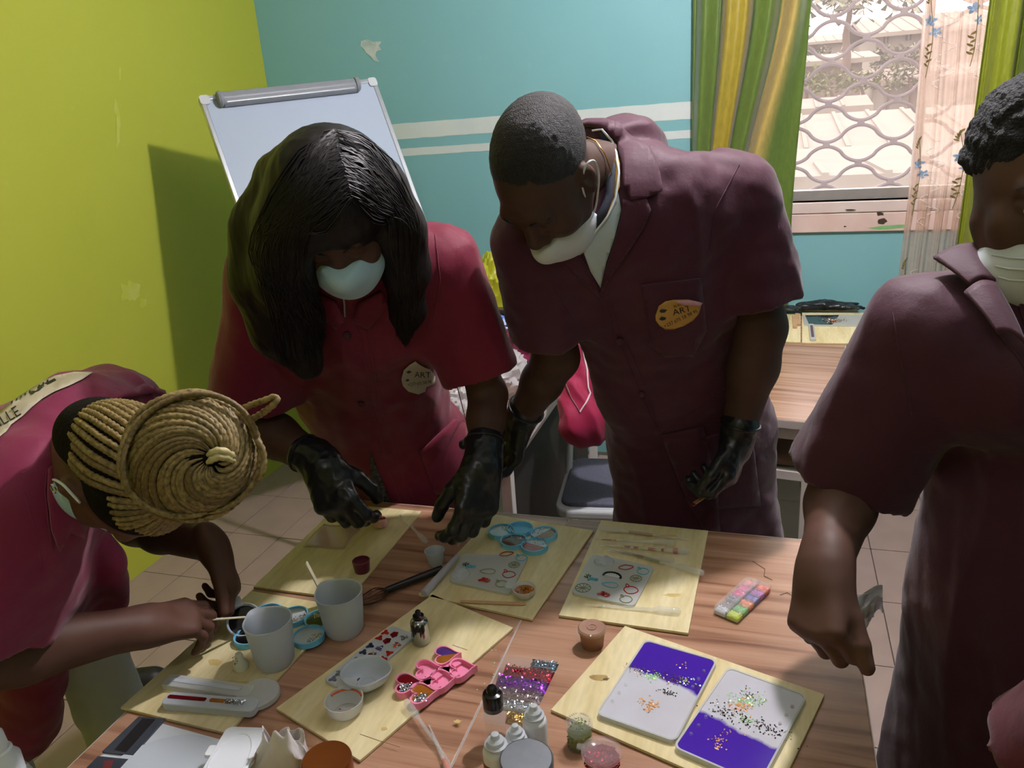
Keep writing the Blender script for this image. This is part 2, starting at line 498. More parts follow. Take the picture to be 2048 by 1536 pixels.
GRN, GRN2, GLD, GLD2 = srgb(100, 124, 50), srgb(64, 88, 36), srgb(172, 152, 52), srgb(196, 170, 96)
M_CURL = curtain_mat('green_gold_satin', [(0.0, GRN), (0.1, GRN), (0.2, GRN), (0.27, GRN2), (0.31, GLD), (0.52, GLD), (0.57, GRN2), (0.62, GRN), (0.78, GRN), (0.81, GLD2), (0.9, GLD2), (0.93, GRN), (1.0, GRN)])
def curl(u, v):
    z = 0.06+v*(2.66-0.06)
    # the right-hand folds sweep down towards the left
    sw = max(0.0, min(1.0, (2.05-z)/0.95)); sw = sw*sw*(3-2*sw)
    xr = 0.115 + (-0.035)*sw + max(0, z-2.0)*0.10
    xl = -0.330
    squeeze = 0.62+0.38*(1-sw)
    uu = u
    if u < 0.9:
        uu = (u/0.9)*0.9*squeeze
        t = max(0, (u-0.7)/0.2); 
    else:
        uu = 0.9*squeeze+(u-0.9)/0.1*(1-0.9*squeeze)
    x_ = xl+(xr-xl)*uu
    ph = 2*math.pi*(4.0*u+0.15*math.sin(3*v))
    amp = 0.032*(0.8+0.35*math.sin(7*u+2))
    y_ = YB-0.075+amp*math.sin(ph)+0.010*math.sin(2.3*ph+1)
    x_ += 0.012*math.cos(ph)
    return (x_, y_, z)
cl = sheet('curtain', curl, 140, 60, M_CURL)
tag(cl, 'green and gold satin curtain hanging left of the window', 'curtain')
M_CURR = curtain_mat('olive_gold_satin', [(0.0, srgb(150, 160, 34)), (0.2, srgb(150, 158, 34)), (0.3, srgb(110, 130, 30)), (0.45, srgb(178, 172, 40)), (0.7, srgb(180, 172, 40)), (0.8, srgb(120, 134, 30)), (1, srgb(120, 140, 36))])
def curr(u, v):
    z = 0.06+v*2.6
    x_ = 0.735+0.5*u-0.05*(1-v)
    ph = 2*math.pi*4.5*u
    return (x_+0.01*math.cos(ph), YB-0.07+0.034*math.sin(ph)+0.008*math.sin(3.1*ph), z)
cr = sheet('curtain', curr, 120, 40, M_CURR)
tag(cr, 'olive and gold satin curtain behind the woman at the right edge', 'curtain')
rod = MB().tube([(-0.45, YB-0.075, 2.68), (1.35, YB-0.075, 2.68)], 0.012, 10)
rod.build('curtain_rod', mat('rod_brass', srgb(160, 130, 70), 0.4, 0.8, noise=(9, .3, srgb(120, 96, 50))))
tag(bpy.data.objects['curtain_rod'], 'brass rod above the window carrying the curtains', 'curtain rod')
for k, px_ in enumerate((-0.40, 1.30)):
    MB().box(px_-0.01, px_+0.01, YB-0.09, YB, 2.665, 2.695).build('bracket', MATS['rod_brass'], bpy.data.objects['curtain_rod'], 0.002)

# lace panel
def lace_mat():
    m = bpy.data.materials.new('sheer_lace'); m.use_nodes = True
    nt = m.node_tree; N = nt.nodes; L = nt.links
    b = N['Principled BSDF']; b.inputs['Base Color'].default_value = srgb(236, 214, 200); b.inputs['Roughness'].default_value = 0.8
    tl = N.new('ShaderNodeBsdfTranslucent'); tl.inputs[0].default_value = srgb(240, 214, 198)
    tr = N.new('ShaderNodeBsdfTransparent')
    m1 = N.new('ShaderNodeMixShader'); m1.inputs[0].default_value = 0.5
    m2 = N.new('ShaderNodeMixShader'); 
    tc = N.new('ShaderNodeTexCoord'); n = N.new('ShaderNodeTexNoise'); n.inputs['Scale'].default_value = 22
    L.new(tc.outputs['Object'], n.inputs['Vector'])
    mr = N.new('ShaderNodeMapRange'); mr.inputs['To Min'].default_value = 0.52; mr.inputs['To Max'].default_value = 0.78
    L.new(n.outputs['Fac'], mr.inputs['Value']); L.new(mr.outputs['Result'], m2.inputs[0])
    L.new(b.outputs[0], m1.inputs[1]); L.new(tl.outputs[0], m1.inputs[2])
    L.new(tr.outputs[0], m2.inputs[1]); L.new(m1.outputs[0], m2.inputs[2])
    L.new(m2.outputs[0], N['Material Output'].inputs['Surface'])
    return m
def lace_xy(u, z):
    t = (z-0.06)/2.6
    x_ = 0.50+0.235*u+0.035*(1-abs(2*t-1))-0.012*(1-t)
    ph = 2*math.pi*4*u
    return x_+0.004*math.cos(ph), YB-0.012-0.02*(0.5+0.5*math.sin(ph))-0.006*math.sin(2.7*ph)
def lace(u, v):
    z = 0.06+v*2.6
    x_, y_ = lace_xy(u, z); return (x_, y_, z)
lc = sheet('lace_curtain', lace, 80, 40, lace_mat(), solid=0)
tag(lc, 'sheer cream lace panel with embroidered blue flowers over the window', 'curtain')
M_EMB = {'b': mat('blue_thread', srgb(150, 172, 196), 0.7, noise=(80, .5, srgb(120, 140, 170))), 'g': mat('olive_thread', srgb(126, 112, 62), 0.7, noise=(80, .5, srgb(90, 84, 44))), 'w': mat('white_thread', srgb(244, 238, 232), 0.7, noise=(80, .3, srgb(225, 220, 215)))}
def on_lace(u, z, off=0.003):
    x_, y_ = lace_xy(min(max(u, 0), 1), z); return np.array([x_, y_-off, z])
def petal(u0, z0, ang, ln, wd, m, nm):
    V = []
    for k in range(9):
        t = k/8
        w = wd*math.sin(math.pi*t)**0.7
        du = math.cos(ang)*ln*t; dz = math.sin(ang)*ln*t
        for s in (-1, 1):
            V.append(on_lace(u0+(du-s*w*math.sin(ang))/0.235, z0+dz+s*w*math.cos(ang)))
    MB().add(V, [(2*k, 2*k+1, 2*k+3, 2*k+2) for k in range(8)]).build(nm, m, lc)
def stem(u0, z0, u1, z1, bend, m, r=0.0014):
    P = []
    for k in range(12):
        t = k/11
        P.append(on_lace(u0+(u1-u0)*t+bend*math.sin(math.pi*t), z0+(z1-z0)*t))
    MB().tube(P, r, 5).build('embroidered_stem', m, lc)
for u0, z0 in ((0.12, 1.80), (0.72, 1.83), (0.10, 1.28), (0.70, 1.30), (0.12, 2.36), (0.72, 2.36), (0.1, 0.8), (0.7, 0.82)):
    stem(u0, z0+0.16, u0+0.02, z0-0.14, 0.06, M_EMB['g'])
    for k in range(5):
        petal(u0+0.02, z0+0.06, k*1.256+0.3, 0.022, 0.006, M_EMB['b'], 'blue_petal')
        petal(u0+0.10, z0+0.02, k*1.256+0.9, 0.019, 0.005, M_EMB['b'], 'blue_petal')
    for k in range(6):
        petal(u0+0.04*(k % 2), z0-0.03-0.014*k, (2.5 if k % 2 else 0.6), 0.022, 0.004, M_EMB['g'], 'olive_leaf')
        petal(u0, z0+0.12+0.006*k, (2.7-k*0.35), 0.02, 0.0035, M_EMB['g'], 'olive_leaf')
    for k in range(7):
        zz = z0+0.12-0.045*k
        stem(u0+0.2, zz, u0+0.26, zz-0.035, 0.16*(1 if k % 2 else -0.8), M_EMB['w'], 0.0012)

# ------------------------------------------------------------------ ceiling lamp and added fill bulb
def lamp(pos, power, label):
    L_ = empty('ceiling_lamp', (pos[0], pos[1], ZC), label, 'lamp')
    MB().lathe([(0.055, 0), (0.055, -0.015), (0.03, -0.03), (0.02, -0.06), (0.02, -0.085)], 24).build('lamp_holder', mat('white_plastic_lamp', srgb(230, 230, 225), 0.4, noise=(9, .2, srgb(215, 215, 210))), L_)
    r = 0.045
    e = bpy.data.materials.new('bulb_glow'); e.use_nodes = True
    b = e.node_tree.nodes['Principled BSDF']; b.inputs['Base Color'].default_value = (1, 1, 1, 1)
    b.inputs['Emission Color'].default_value = (1.0, 0.95, 1.0, 1); b.inputs['Emission Strength'].default_value = power
    zb = pos[2]-ZC
    prof = [(0.018, zb+0.055), (0.03, zb+0.035), (r, zb+0.01), (r, zb-0.012), (0.034, zb-0.034), (0.018, zb-0.046), (0.004, zb-0.05)]
    MB().lathe(prof, 20).build('bulb', e, L_)
lamp(LAMP_POS, LAMP_POWER, 'bare bulb on the ceiling above the far table edge')
lamp(FILL_POS, FILL_POWER, 'bare bulb on the ceiling behind the photographer')
# ------------------------------------------------------------------ the hillside outside
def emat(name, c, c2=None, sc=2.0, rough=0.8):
    k = lambda v: tuple(x*0.175 for x in v[:3])+(1,)  # pale colours carry the haze, then dimmed to offset the bright sky
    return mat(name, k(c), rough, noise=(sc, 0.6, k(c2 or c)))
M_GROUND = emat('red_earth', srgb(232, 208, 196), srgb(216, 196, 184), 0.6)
hill = MB()
def hillf(u, v):
    y_ = 4.6+v*70; x_ = -25+u*70
    return (x_, y_, -2.6+(max(0, y_-8))*0.12+0.3*mnoise.noise(Vector((x_*0.3, y_*0.3, 0))))
hill.grid(hillf, 30, 30)
structure(tag(hill.build('ground', M_GROUND), 'pale red earth hillside beyond the window', 'ground'))
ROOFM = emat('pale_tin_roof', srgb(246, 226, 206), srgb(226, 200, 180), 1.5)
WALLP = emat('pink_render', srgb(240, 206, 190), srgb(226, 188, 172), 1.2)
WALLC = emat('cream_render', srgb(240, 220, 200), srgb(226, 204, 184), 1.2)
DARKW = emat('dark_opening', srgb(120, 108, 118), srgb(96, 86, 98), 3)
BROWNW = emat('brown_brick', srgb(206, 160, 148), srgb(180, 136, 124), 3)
def house(label, D, px0, px1, py_eave, py_base, py_ridge, depth, wallm, roofm, wins=(), over=0.4, slant=0.0):
    """front wall facing the room at y = D between two picture columns; roof rises away from the eave"""
    a = aty(px0, (py_eave+py_base)/2, D); b = aty(px1, (py_eave+py_base)/2, D)
    xm = (px0+px1)/2
    ze = aty(xm, py_eave, D)[2]; zb = aty(xm, py_base, D)[2]-1.5; zr = aty(xm, py_ridge, D+depth)[2]
    x0, x1 = a[0], b[0]
    H = empty('house', ((x0+x1)/2, D, zb), label, 'house')
    cx = (x0+x1)/2
    MB().box(x0-cx, x1-cx, 0, depth*2, 0, ze-zb).build('wall', wallm, H)
    rf = MB(); t = 0.12
    for s in (0, 1):
        yA = -over if s == 0 else depth*2+over
        V = []
        for x_ in (x0-cx-over, x1-cx+over):
            V += [(x_, yA, ze-zb-0.05), (x_, depth, zr-zb), (x_, depth, zr-zb+t), (x_, yA, ze-zb-0.05+t)]
        rf.add(V, [(0, 1, 2, 3), (4, 7, 6, 5), (0, 4, 5, 1), (3, 2, 6, 7), (0, 3, 7, 4), (1, 5, 6, 2)])
    r = rf.build('roof', roofm, H)
    for k in range(int((x1-x0+2*over)/0.45)):
        xx = x0-cx-over+0.45*(k+0.5)
        MB().bar((xx, -over, ze-zb-0.05+t), (xx, depth, zr-zb+t), 0.05, 0.05).build('roof_rib', roofm, r)
    for (wx0, wx1, wy0, wy1) in wins:
        p = aty(wx0, wy0, D); q = aty(wx1, wy1, D)
        f = MB().box(p[0]-cx, q[0]-cx, -0.04, 0.02, q[2]-zb, p[2]-zb).build('window', DARKW, H)
        MB().bar(((p[0]+q[0])/2-cx, -0.06, q[2]-zb), ((p[0]+q[0])/2-cx, -0.06, p[2]-zb), 0.05, 0.03).build('window_bar', wallm, f)
    return H
house('near house with a wide pale tin roof and dark openings under the eave', 10.5, 1560, 1960, 300, 372, 238, 2.6, WALLP, ROOFM, [(1622, 1690, 303, 320), (1712, 1775, 296, 312), (1800, 1840, 292, 308)])
house('low shed with a reddish roof edge just outside the window', 7.2, 1690, 1990, 352, 366, 345, 1.2, BROWNW, ROOFM)
house('small brown brick house between the tin roof and the shrubs', 16.8, 1600, 1694, 222, 244, 208, 0.9, BROWNW, ROOFM, [(1612, 1640, 226, 238)])
house('long pink walled house behind the green shrubs', 25, 1560, 1722, 128, 190, 118, 2.5, WALLP, ROOFM)
house('cream house with two small windows at the top right of the hill', 30, 1752, 1990, 62, 112, 34, 4.5, WALLC, ROOFM, [(1768, 1776, 72, 86), (1812, 1822, 66, 80)])
house('pale far house on the left slope of the hill', 44, 1560, 1690, 88, 110, 78, 3, WALLC, ROOFM)
house('grey roofed house right of the pink house', 21, 1770, 2000, 158, 190, 140, 1.2, WALLC, emat('pinkish_roof', srgb(236, 206, 190), srgb(216, 186, 172)))
M_LEAF = emat('yellow_green_leaf', srgb(196, 206, 120), srgb(226, 226, 150), 1.5)  # yellow green foliage of the hedge shrubs
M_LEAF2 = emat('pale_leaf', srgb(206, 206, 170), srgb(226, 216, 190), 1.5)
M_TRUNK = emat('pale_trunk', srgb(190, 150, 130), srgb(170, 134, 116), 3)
def bush(label, px, py, D, w, h, m, seed, nleaf=260):
    c = aty(px, py, D); rnd = random.Random(seed)
    T = empty('bush', (c[0], c[1], c[2]-h/2), label, 'bush')
    lf = MB()
    for k in range(nleaf):
        a = rnd.uniform(0, 6.28); e = rnd.uniform(-0.3, 1.0); r = rnd.uniform(0.55, 1)
        p = np.array([math.cos(a)*w/2*r*math.sqrt(max(0, 1-e*e*0.7)), math.sin(a)*w/3*r, h/2+e*h/2*r])
        d = nrm([rnd.uniform(-1, 1), rnd.uniform(-1, 0.3), rnd.uniform(-0.6, 0.8)]); s = nrm(np.cross(d, [0.3, 0.2, 1])); L_ = rnd.uniform(0.12, 0.26)*w/1.6
        lf.add([p, p+d*L_*0.5+s*L_*0.3, p+d*L_, p+d*L_*0.5-s*L_*0.3], [(0, 1, 2, 3)])
    o = lf.build('foliage', m, T); o['kind'] = 'stuff'
    MB().tube([(0, 0, -0.6), (0.05, 0, h*0.3), (-0.05, 0, h*0.7)], [0.05, 0.04, 0.02], 6).build('stem', M_TRUNK, T)
for i, (px, py, D, w, h, m, lb) in enumerate(((1610, 176, 20, 1.0, 0.8, M_LEAF, 'leftmost yellow green shrub above the tin roof'), (1660, 178, 18.6, 0.8, 0.7, M_LEAF, 'yellow green shrub above the brown brick house'), (1722, 172, 19.2, 0.8, 0.75, M_LEAF, 'leafy green shrub in the middle of the hedge'), (1775, 168, 19.6, 0.7, 0.8, M_LEAF, 'bright green shrub near the lace curtain'), (1820, 165, 18.4, 0.9, 0.8, M_LEAF2, 'pale shrub partly behind the lace curtain'), (1790, 122, 27.5, 1.5, 0.8, M_LEAF2, 'dry greyish bush below the cream house'), (1625, 112, 36, 1.4, 0.7, M_LEAF2, 'dry pale bush left of the palm trunk'))):
    bush(lb, px, py, D, w, h, m, 40+i)
# palm
pb = aty(1690, 142, 23); pt = aty(1686, 20, 23)
P = empty('palm_tree', tuple(pb), 'tall thin palm tree on the hill seen through the bars', 'palm tree')
h_ = pt[2]-pb[2]
MB().tube([(0.03*math.sin(k), 0, h_*k/8) for k in range(9)], [0.11-0.006*k for k in range(9)], 8).build('trunk', M_TRUNK, P)
for k in range(12):
    a = 2*math.pi*k/12+0.2; pts = []; fr = MB()
    for j in range(9):
        t = j/8; pts.append(np.array([math.cos(a)*1.5*t, math.sin(a)*1.5*t, h_+0.55*math.sin(t*2.6)-0.35*t*t]))
    fr.tube(pts, 0.015, 4)
    sd = np.array([-math.sin(a), math.cos(a), 0])
    for j in range(1, 9):
        for s in (-1, 1):
            q = pts[j]; fr.add([q, q+sd*s*0.26+np.array([0, 0, -0.16]), q+sd*s*0.22+np.array([math.cos(a)*0.16, math.sin(a)*0.16, -0.2])], [(0, 1, 2)])
    fr.build('frond', M_LEAF2, P)

# ------------------------------------------------------------------ furniture materials
def wood_mat(name, c1, c2, c3, sx, sy, rough=0.35, spec=0.5):
    m = bpy.data.materials.new(name); m.use_nodes = True
    nt = m.node_tree; N = nt.nodes; L = nt.links; b = N['Principled BSDF']
    b.inputs['Roughness'].default_value = rough; b.inputs['Specular IOR Level'].default_value = spec
    tc = N.new('ShaderNodeTexCoord'); mp = N.new('ShaderNodeMapping'); mp.inputs['Scale'].default_value = (sx, sy, 8)
    L.new(tc.outputs['Object'], mp.inputs[0])
    n = N.new('ShaderNodeTexNoise'); n.inputs['Scale'].default_value = 1.0; n.inputs['Detail'].default_value = 6; n.inputs['Distortion'].default_value = 0.6
    L.new(mp.outputs[0], n.inputs['Vector'])
    r = N.new('ShaderNodeValToRGB'); e = r.color_ramp.elements
    e[0].position = 0.30; e[0].color = c2; e[1].position = 0.47; e[1].color = c1
    x_ = e.new(0.72); x_.color = c3
    L.new(n.outputs['Fac'], r.inputs['Fac'])
    n2 = N.new('ShaderNodeTexNoise'); n2.inputs['Scale'].default_value = 5.0; n2.inputs['Detail'].default_value = 8
    mp2 = N.new('ShaderNodeMapping'); mp2.inputs['Scale'].default_value = (sx*1.2, sy*2.4, 8); L.new(tc.outputs['Object'], mp2.inputs[0]); L.new(mp2.outputs[0], n2.inputs['Vector'])
    hs = N.new('ShaderNodeHueSaturation'); mr = N.new('ShaderNodeMapRange'); mr.inputs['To Min'].default_value = 0.82; mr.inputs['To Max'].default_value = 1.15
    L.new(n2.outputs['Fac'], mr.inputs['Value']); L.new(mr.outputs['Result'], hs.inputs['Value']); L.new(r.outputs['Color'], hs.inputs['Color'])
    L.new(hs.outputs['Color'], b.inputs['Base Color'])
    return m
M_DESK = wood_mat('desk_laminate', srgb(168, 126, 100), srgb(118, 82, 64), srgb(190, 150, 124), 1.6, 34, 0.26)
M_PLY = wood_mat('plywood', srgb(222, 207, 158), srgb(208, 190, 138), srgb(232, 219, 176), 22, 2.5, 0.6, 0.25)
M_PLYEDGE = mat('plywood_edge', srgb(150, 128, 78), 0.8, noise=(60, 0.7, srgb(112, 94, 56)))
M_LEG = mat('white_steel', srgb(222, 214, 208), 0.4, noise=(10, 0.3, srgb(200, 190, 186)))
M_EDGE = mat('edge_band', srgb(206, 196, 190), 0.5, noise=(12, 0.3, srgb(186, 176, 170)))
TOP = 0.75
def desk(label, x0, x1, y0, y1, rz=0.0, edge=None, rail=False):
    cx, cy = (x0+x1)/2, (y0+y1)/2
    w, d = (x1-x0)/2, (y1-y0)/2
    D = empty('desk', (cx, cy, 0), label, 'table', 'school desks', rz)
    MB().box(-w, w, -d, d, TOP-0.022, TOP).build('tabletop', M_DESK, D, 0.0015)
    em = edge or M_DESK
    for a, b in (((-w, -d), (w, -d)), ((w, -d), (w, d)), ((w, d), (-w, d)), ((-w, d), (-w, -d))):
        # edge banding just proud of the slab
        MB().bar((a[0], a[1], TOP-0.0125), (b[0], b[1], TOP-0.0125), 0.003, 0.0235).build('edge_band', em, D)
    i = 0.03
    for a, b in (((-w+i, -d+i), (w-i, -d+i)), ((w-i, -d+i), (w-i, d-i)), ((w-i, d-i), (-w+i, d-i)), ((-w+i, d-i), (-w+i, -d+i))):
        MB().bar((a[0], a[1], TOP-0.045), (b[0], b[1], TOP-0.045), 0.022, 0.045).build('apron', M_LEG, D, 0.002)
    for sx in (-1, 1):
        for sy in (-1, 1):
            MB().box(sx*(w-i)-0.016, sx*(w-i)+0.016, sy*(d-i)-0.016, sy*(d-i)+0.016, 0.0, TOP-0.022).build('leg', M_LEG, D, 0.003)
    if rail:
        MB().bar((-w+i, -d+i, 0.565), (w-i, -d+i, 0.565), 0.02, 0.03).build('rail', M_LEG, D, 0.002)
        MB().bar((-w+i, -d+i+0.1, 0.60), (w-i, -d+i+0.1, 0.60), 0.2, 0.012).build('shelf', mat('shelf_board', srgb(120, 92, 72), 0.6, noise=(8, .4, srgb(100, 76, 60))), D)
    else:
        for sx in (-1, 1):
            MB().bar((sx*(w-i), -d+i, 0.12), (sx*(w-i), d-i, 0.12), 0.02, 0.02).build('stretcher', M_LEG, D, 0.002)
    return D
desk('left work desk under the boards of the braided woman and the long haired woman', -1.0, -0.4212, 0.40, 1.605, edge=M_EDGE)
desk('right work desk carrying the purple moulds beside the standing woman', -0.4188, 0.170, 0.40, 1.602, edge=M_EDGE)
D3 = desk('back desk heaped with bags behind the long haired woman', -1.10, -0.66, 1.93, 3.13, edge=M_LEG)
MB().box(.155, .168, -.50, .56, .10, .70).build('shade_sheet', mat('shade_and_stool_brown', srgb(44, 38, 34), .6, noise=(9, .4, srgb(34, 30, 28))), D3)  # dark sheet standing in for the shade under the desk
D4 = desk('back desk by the window with the black gloves on it', -0.22, 0.17, 2.26, 3.46, rz=math.radians(-9), edge=M_EDGE, rail=True)
D4.location.x += 0.085; D4.location.y += 0.03

# ------------------------------------------------------------------ plywood boards on the desks
BT = 0.006
def board(label, corners, z=TOP, rot=0):
    P = [np.array(c_[:2]) for c_ in corners]
    c0 = sum(P)/4
    B = empty('plywood_board', (c0[0], c0[1], z), label, 'board', 'plywood work boards')
    loc = [tuple(p-c0) for p in P]
    a2 = 0.5*sum(loc[i][0]*loc[(i+1) % 4][1]-loc[(i+1) % 4][0]*loc[i][1] for i in range(4))
    if a2 < 0: loc = loc[::-1]
    MB().prism(loc, 0.0012, BT).build('panel', M_PLY, B, 0.0006)
    MB().prism([(x_*0.999, y_*0.999) for x_, y_ in loc], 0.0, 0.0045).build('ply_layers', M_PLYEDGE, B)
    return B
def par(c0, c1, c3):
    c0, c1, c3 = [np.array(c_, float)[:2] for c_ in (c0, c1, c3)]
    # rectangle from one corner, the direction to the second, and the depth towards the third
    e = nrm(c1-c0); n = np.array([-e[1], e[0]]); d = n*((c3-c0)@n)
    return [c0, c1, c1+d, c0+d]
BD = {}
BD['A'] = board('plywood board under the long haired woman\'s right glove', par((-1.0, 1.197), (-0.778, 1.197), (-1.0, 1.568)))
BD['B'] = board('stained plywood board with blue mould and white cups before the braided woman', par((-0.995, 1.182), (-0.775, 1.172), (-0.98, 0.83)))
BD['C'] = board('plywood board with the pink heart mould and earring mould', par((-0.615, 1.245), (-0.425, 1.175), (-0.735, 0.885)))
BD['D'] = board('plywood board with blue disc mould between the two gloved people', par((-0.644, 1.240), (-0.398, 1.207), (-0.61, 1.585)))
BD['E'] = board('plywood board with pipettes and fruit mould before the man', par((-0.352, 1.229), (-0.113, 1.224), (-0.350, 1.599)))
BD['F'] = board('knotty plywood board carrying the two purple and white moulds', par((-0.226, 1.222), (0.108, 1.112), (-0.305, 0.985)))
# stains on the boards
M_STAIN = mat('resin_stain', srgb(204, 176, 108), 0.35, noise=(60, 0.8, srgb(216, 196, 138)))
def stain(px, py, rx, ry, bk, m=M_STAIN, z=TOP+BT+0.0003, nm='resin_stain'):
    B = BD[bk]; V = []
    for k in range(14):
        a = 2*math.pi*k/14; s = random.uniform(0.6, 1.15)
        q = atz(px+rx*s*math.cos(a), py+ry*s*math.sin(a), z); V.append((q[0]-B.location.x, q[1]-B.location.y, z-B.location.z))
    MB().add(V, [tuple(range(14))]).build(nm, m, B)
for a in ((520, 1245, 26, 9, 'B'), (430, 1325, 20, 7, 'B'), (402, 1408, 32, 8, 'B'), (470, 1368, 40, 7, 'B'), (915, 1443, 9, 4, 'C'), (768, 1457, 7, 5, 'C'), (1240, 1066, 26, 3, 'E'), (1345, 1190, 20, 4, 'E'), (1330, 1072, 30, 3, 'E')):
    stain(*a)
M_KNOT = mat('wood_knot', srgb(150, 122, 70), 0.7, noise=(50, .8, srgb(190, 166, 106)))
stain(1200, 1356, 22, 8, 'F', M_KNOT, nm='knot'); stain(1212, 1358, 7, 3, 'F', mat('knot_core', srgb(110, 84, 50), 0.7, noise=(50, .5, srgb(90, 70, 40))), TOP+BT+0.0006, 'knot')
# crack lines
def crack(pxs, bk):
    B = BD[bk]
    P = [atz(px, py, TOP+BT+0.0004)-np.array([B.location.x, B.location.y, B.location.z]) for px, py in pxs]
    MB().tube(P, 0.00045, 4).build('crack', M_PLYEDGE, B)
crack([(720, 1468), (760, 1482), (800, 1494)], 'C'); crack([(905, 1290), (935, 1300)], 'C'); crack([(820, 1262), (832, 1266), (845, 1270)], 'C')

# ------------------------------------------------------------------ flip chart whiteboard
WBw, WBh = 0.70, 0.98
th, ph = 0.872, 0.466
TLw = np.array([-1.998, 2.62, 1.774]); dd = nrm([math.cos(th), math.sin(th), 0.05]); nn_ = np.array([math.sin(th), -math.cos(th), 0])
dn = nrm(np.array([0, 0, -math.cos(ph)])+nn_*math.sin(ph)); dn = nrm(dn-dd*(dn@dd)); nf = np.cross(dn, dd)
nf = nf if nf@nn_ > 0 else -nf
WB = empty('flip_chart', (TLw[0]+0.35, TLw[1]+0.1, 0), 'white flip chart board on a stand in the corner with a grey clamp on top', 'whiteboard')
Mw = Matrix(((dd[0], dn[0], nf[0], TLw[0]), (dd[1], dn[1], nf[1], TLw[1]), (dd[2], dn[2], nf[2], TLw[2]), (0, 0, 0, 1)))
Mw = Matrix.Translation(-Vector(WB.location)) @ Mw
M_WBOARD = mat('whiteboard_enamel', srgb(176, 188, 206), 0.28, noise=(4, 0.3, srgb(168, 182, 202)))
M_ALU = mat('anodised_aluminium', srgb(205, 208, 214), 0.3, 0.85, noise=(30, 0.3, srgb(185, 190, 198)))
M_GREYP = mat('grey_plastic', srgb(140, 143, 150), 0.4, noise=(20, .3, srgb(120, 124, 132)))
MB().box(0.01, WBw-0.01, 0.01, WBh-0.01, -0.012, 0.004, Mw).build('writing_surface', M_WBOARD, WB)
for x0, x1, y0, y1 in ((0.03, WBw-0.03, 0, 0.018), (0.03, WBw-0.03, WBh-0.018, WBh), (0, 0.018, 0.03, WBh-0.03), (WBw-0.018, WBw, 0.03, WBh-0.03)):
    MB().box(x0, x1, y0, y1, -0.014, 0.010, Mw).build('frame_bar', M_ALU, WB, 0.003)
for x0, y0 in ((0, 0), (WBw-0.034, 0), (0, WBh-0.034), (WBw-0.034, WBh-0.034)):
    MB().prism(rrect(0.036, 0.036, 0.010, 4, x0+0.017, y0+0.017), -0.015, 0.012, Mw).build('corner_cap', mat('light_grey_plastic', srgb(200, 203, 208), 0.4, noise=(20, .2, srgb(186, 190, 196))), WB)
cp = MB()
prof = [(0.0, 0.004), (0.052, 0.004), (0.056, 0.012), (0.050, 0.030), (0.030, 0.040), (0.006, 0.034), (0.0, 0.02)]
for j, (x0, x1) in enumerate(((0.075, 0.60),)):
    V = [(x_, y_, z_) for x_ in (x0, x1) for (y_, z_) in prof]; n = len(prof)
    cp.add([tuple(Mw @ Vector(p)) for p in V], [tuple(range(n)), tuple(reversed(range(n, 2*n)))]+[(i, i+n, (i+1) % n+n, (i+1) % n) for i in range(n)])
cl_ = cp.build('clamp', M_GREYP, WB, 0.006, seg=3)
MB().box(0.085, 0.59, 0.040, 0.048, 0.012, 0.034, Mw).build('clamp_rail', M_ALU, cl_, 0.002)
for xx in (0.068, 0.607):
    MB().lathe([(0.026, -0.008), (0.030, 0), (0.026, 0.008)], 16, Mw @ Matrix.Translation((xx, 0.026, 0.02)) @ Matrix.Rotation(math.pi/2, 4, 'Y')).build('clamp_end', M_GREYP, cl_)
def W(x_, y_, z_): return np.array(Mw @ Vector((x_, y_, z_)))
for x_, y0 in ((0.08, 0.05), (WBw-0.08, 0.05)):
    a = W(x_, y0, -0.02); b = W(x_, WBh+0.02, -0.02); e = np.array([b[0], b[1], 0.0])
    MB().tube([a, b, e], 0.012, 10).build('leg', M_ALU, WB)
a = W(WBw/2, 0.08, -0.03); MB().tube([a, (a[0]-0.16, a[1]+0.13, 0.0)], 0.012, 10).build('leg', M_ALU, WB)

# ------------------------------------------------------------------ folding chair with jacket
M_SEATF = mat('grey_blue_seat_fabric', srgb(92, 94, 108), 0.9, noise=(160, 0.7, srgb(70, 72, 86)), bump=(300, .5, .001))
M_CHW = mat('glossy_grey_plastic', srgb(196, 198, 200), 0.2, noise=(10, .2, srgb(180, 184, 188)))
def folding_chair(loc, rz, label):
    C = empty('folding_chair', loc, label, 'chair', None, rz)
    s = MB().prism(rrect(0.41, 0.40, 0.055, 6), 0.415, 0.448)
    s.build('seat_pan', M_CHW, C, 0.010, seg=3)
    MB().prism(rrect(0.375, 0.345, 0.04, 6), 0.442, 0.462).build('seat_pad', M_SEATF, C, 0.008, seg=3)
    for sx in (-1, 1):
        MB().tube([(sx*0.19, -0.22, 0.0), (sx*0.19, 0.02, 0.36), (sx*0.19, 0.20, 0.62), (sx*0.187, 0.25, 0.84)], 0.012, 10).build('back_leg', M_CHW, C)
        MB().tube([(sx*0.185, 0.24, 0.0), (sx*0.185, -0.12, 0.41)], 0.012, 10).build('front_leg', M_CHW, C)
    MB().tube([(-0.185, 0.17, 0.10), (0.185, 0.17, 0.10)], 0.009, 8).build('stretcher', M_CHW, C)
    MB().tube([(-0.205, -0.17, 0.075), (0.205, -0.17, 0.075)], 0.009, 8).build('stretcher', M_CHW, C)
    def bk(u, v):
        return (-0.185+0.37*u, 0.215+0.035*v+0.03*math.sin(math.pi*u), 0.64+0.19*v)
    MB().grid(bk, 16, 6).build('backrest', mat('navy_back_fabric', srgb(38, 42, 58), 0.8, noise=(90, .5, srgb(28, 30, 44))), C, solid=0.018, bevel=0.004)
    return C
CH = folding_chair((-0.44, 2.40, 0), math.radians(6), 'folding chair with grey blue padded seat between the back desks')
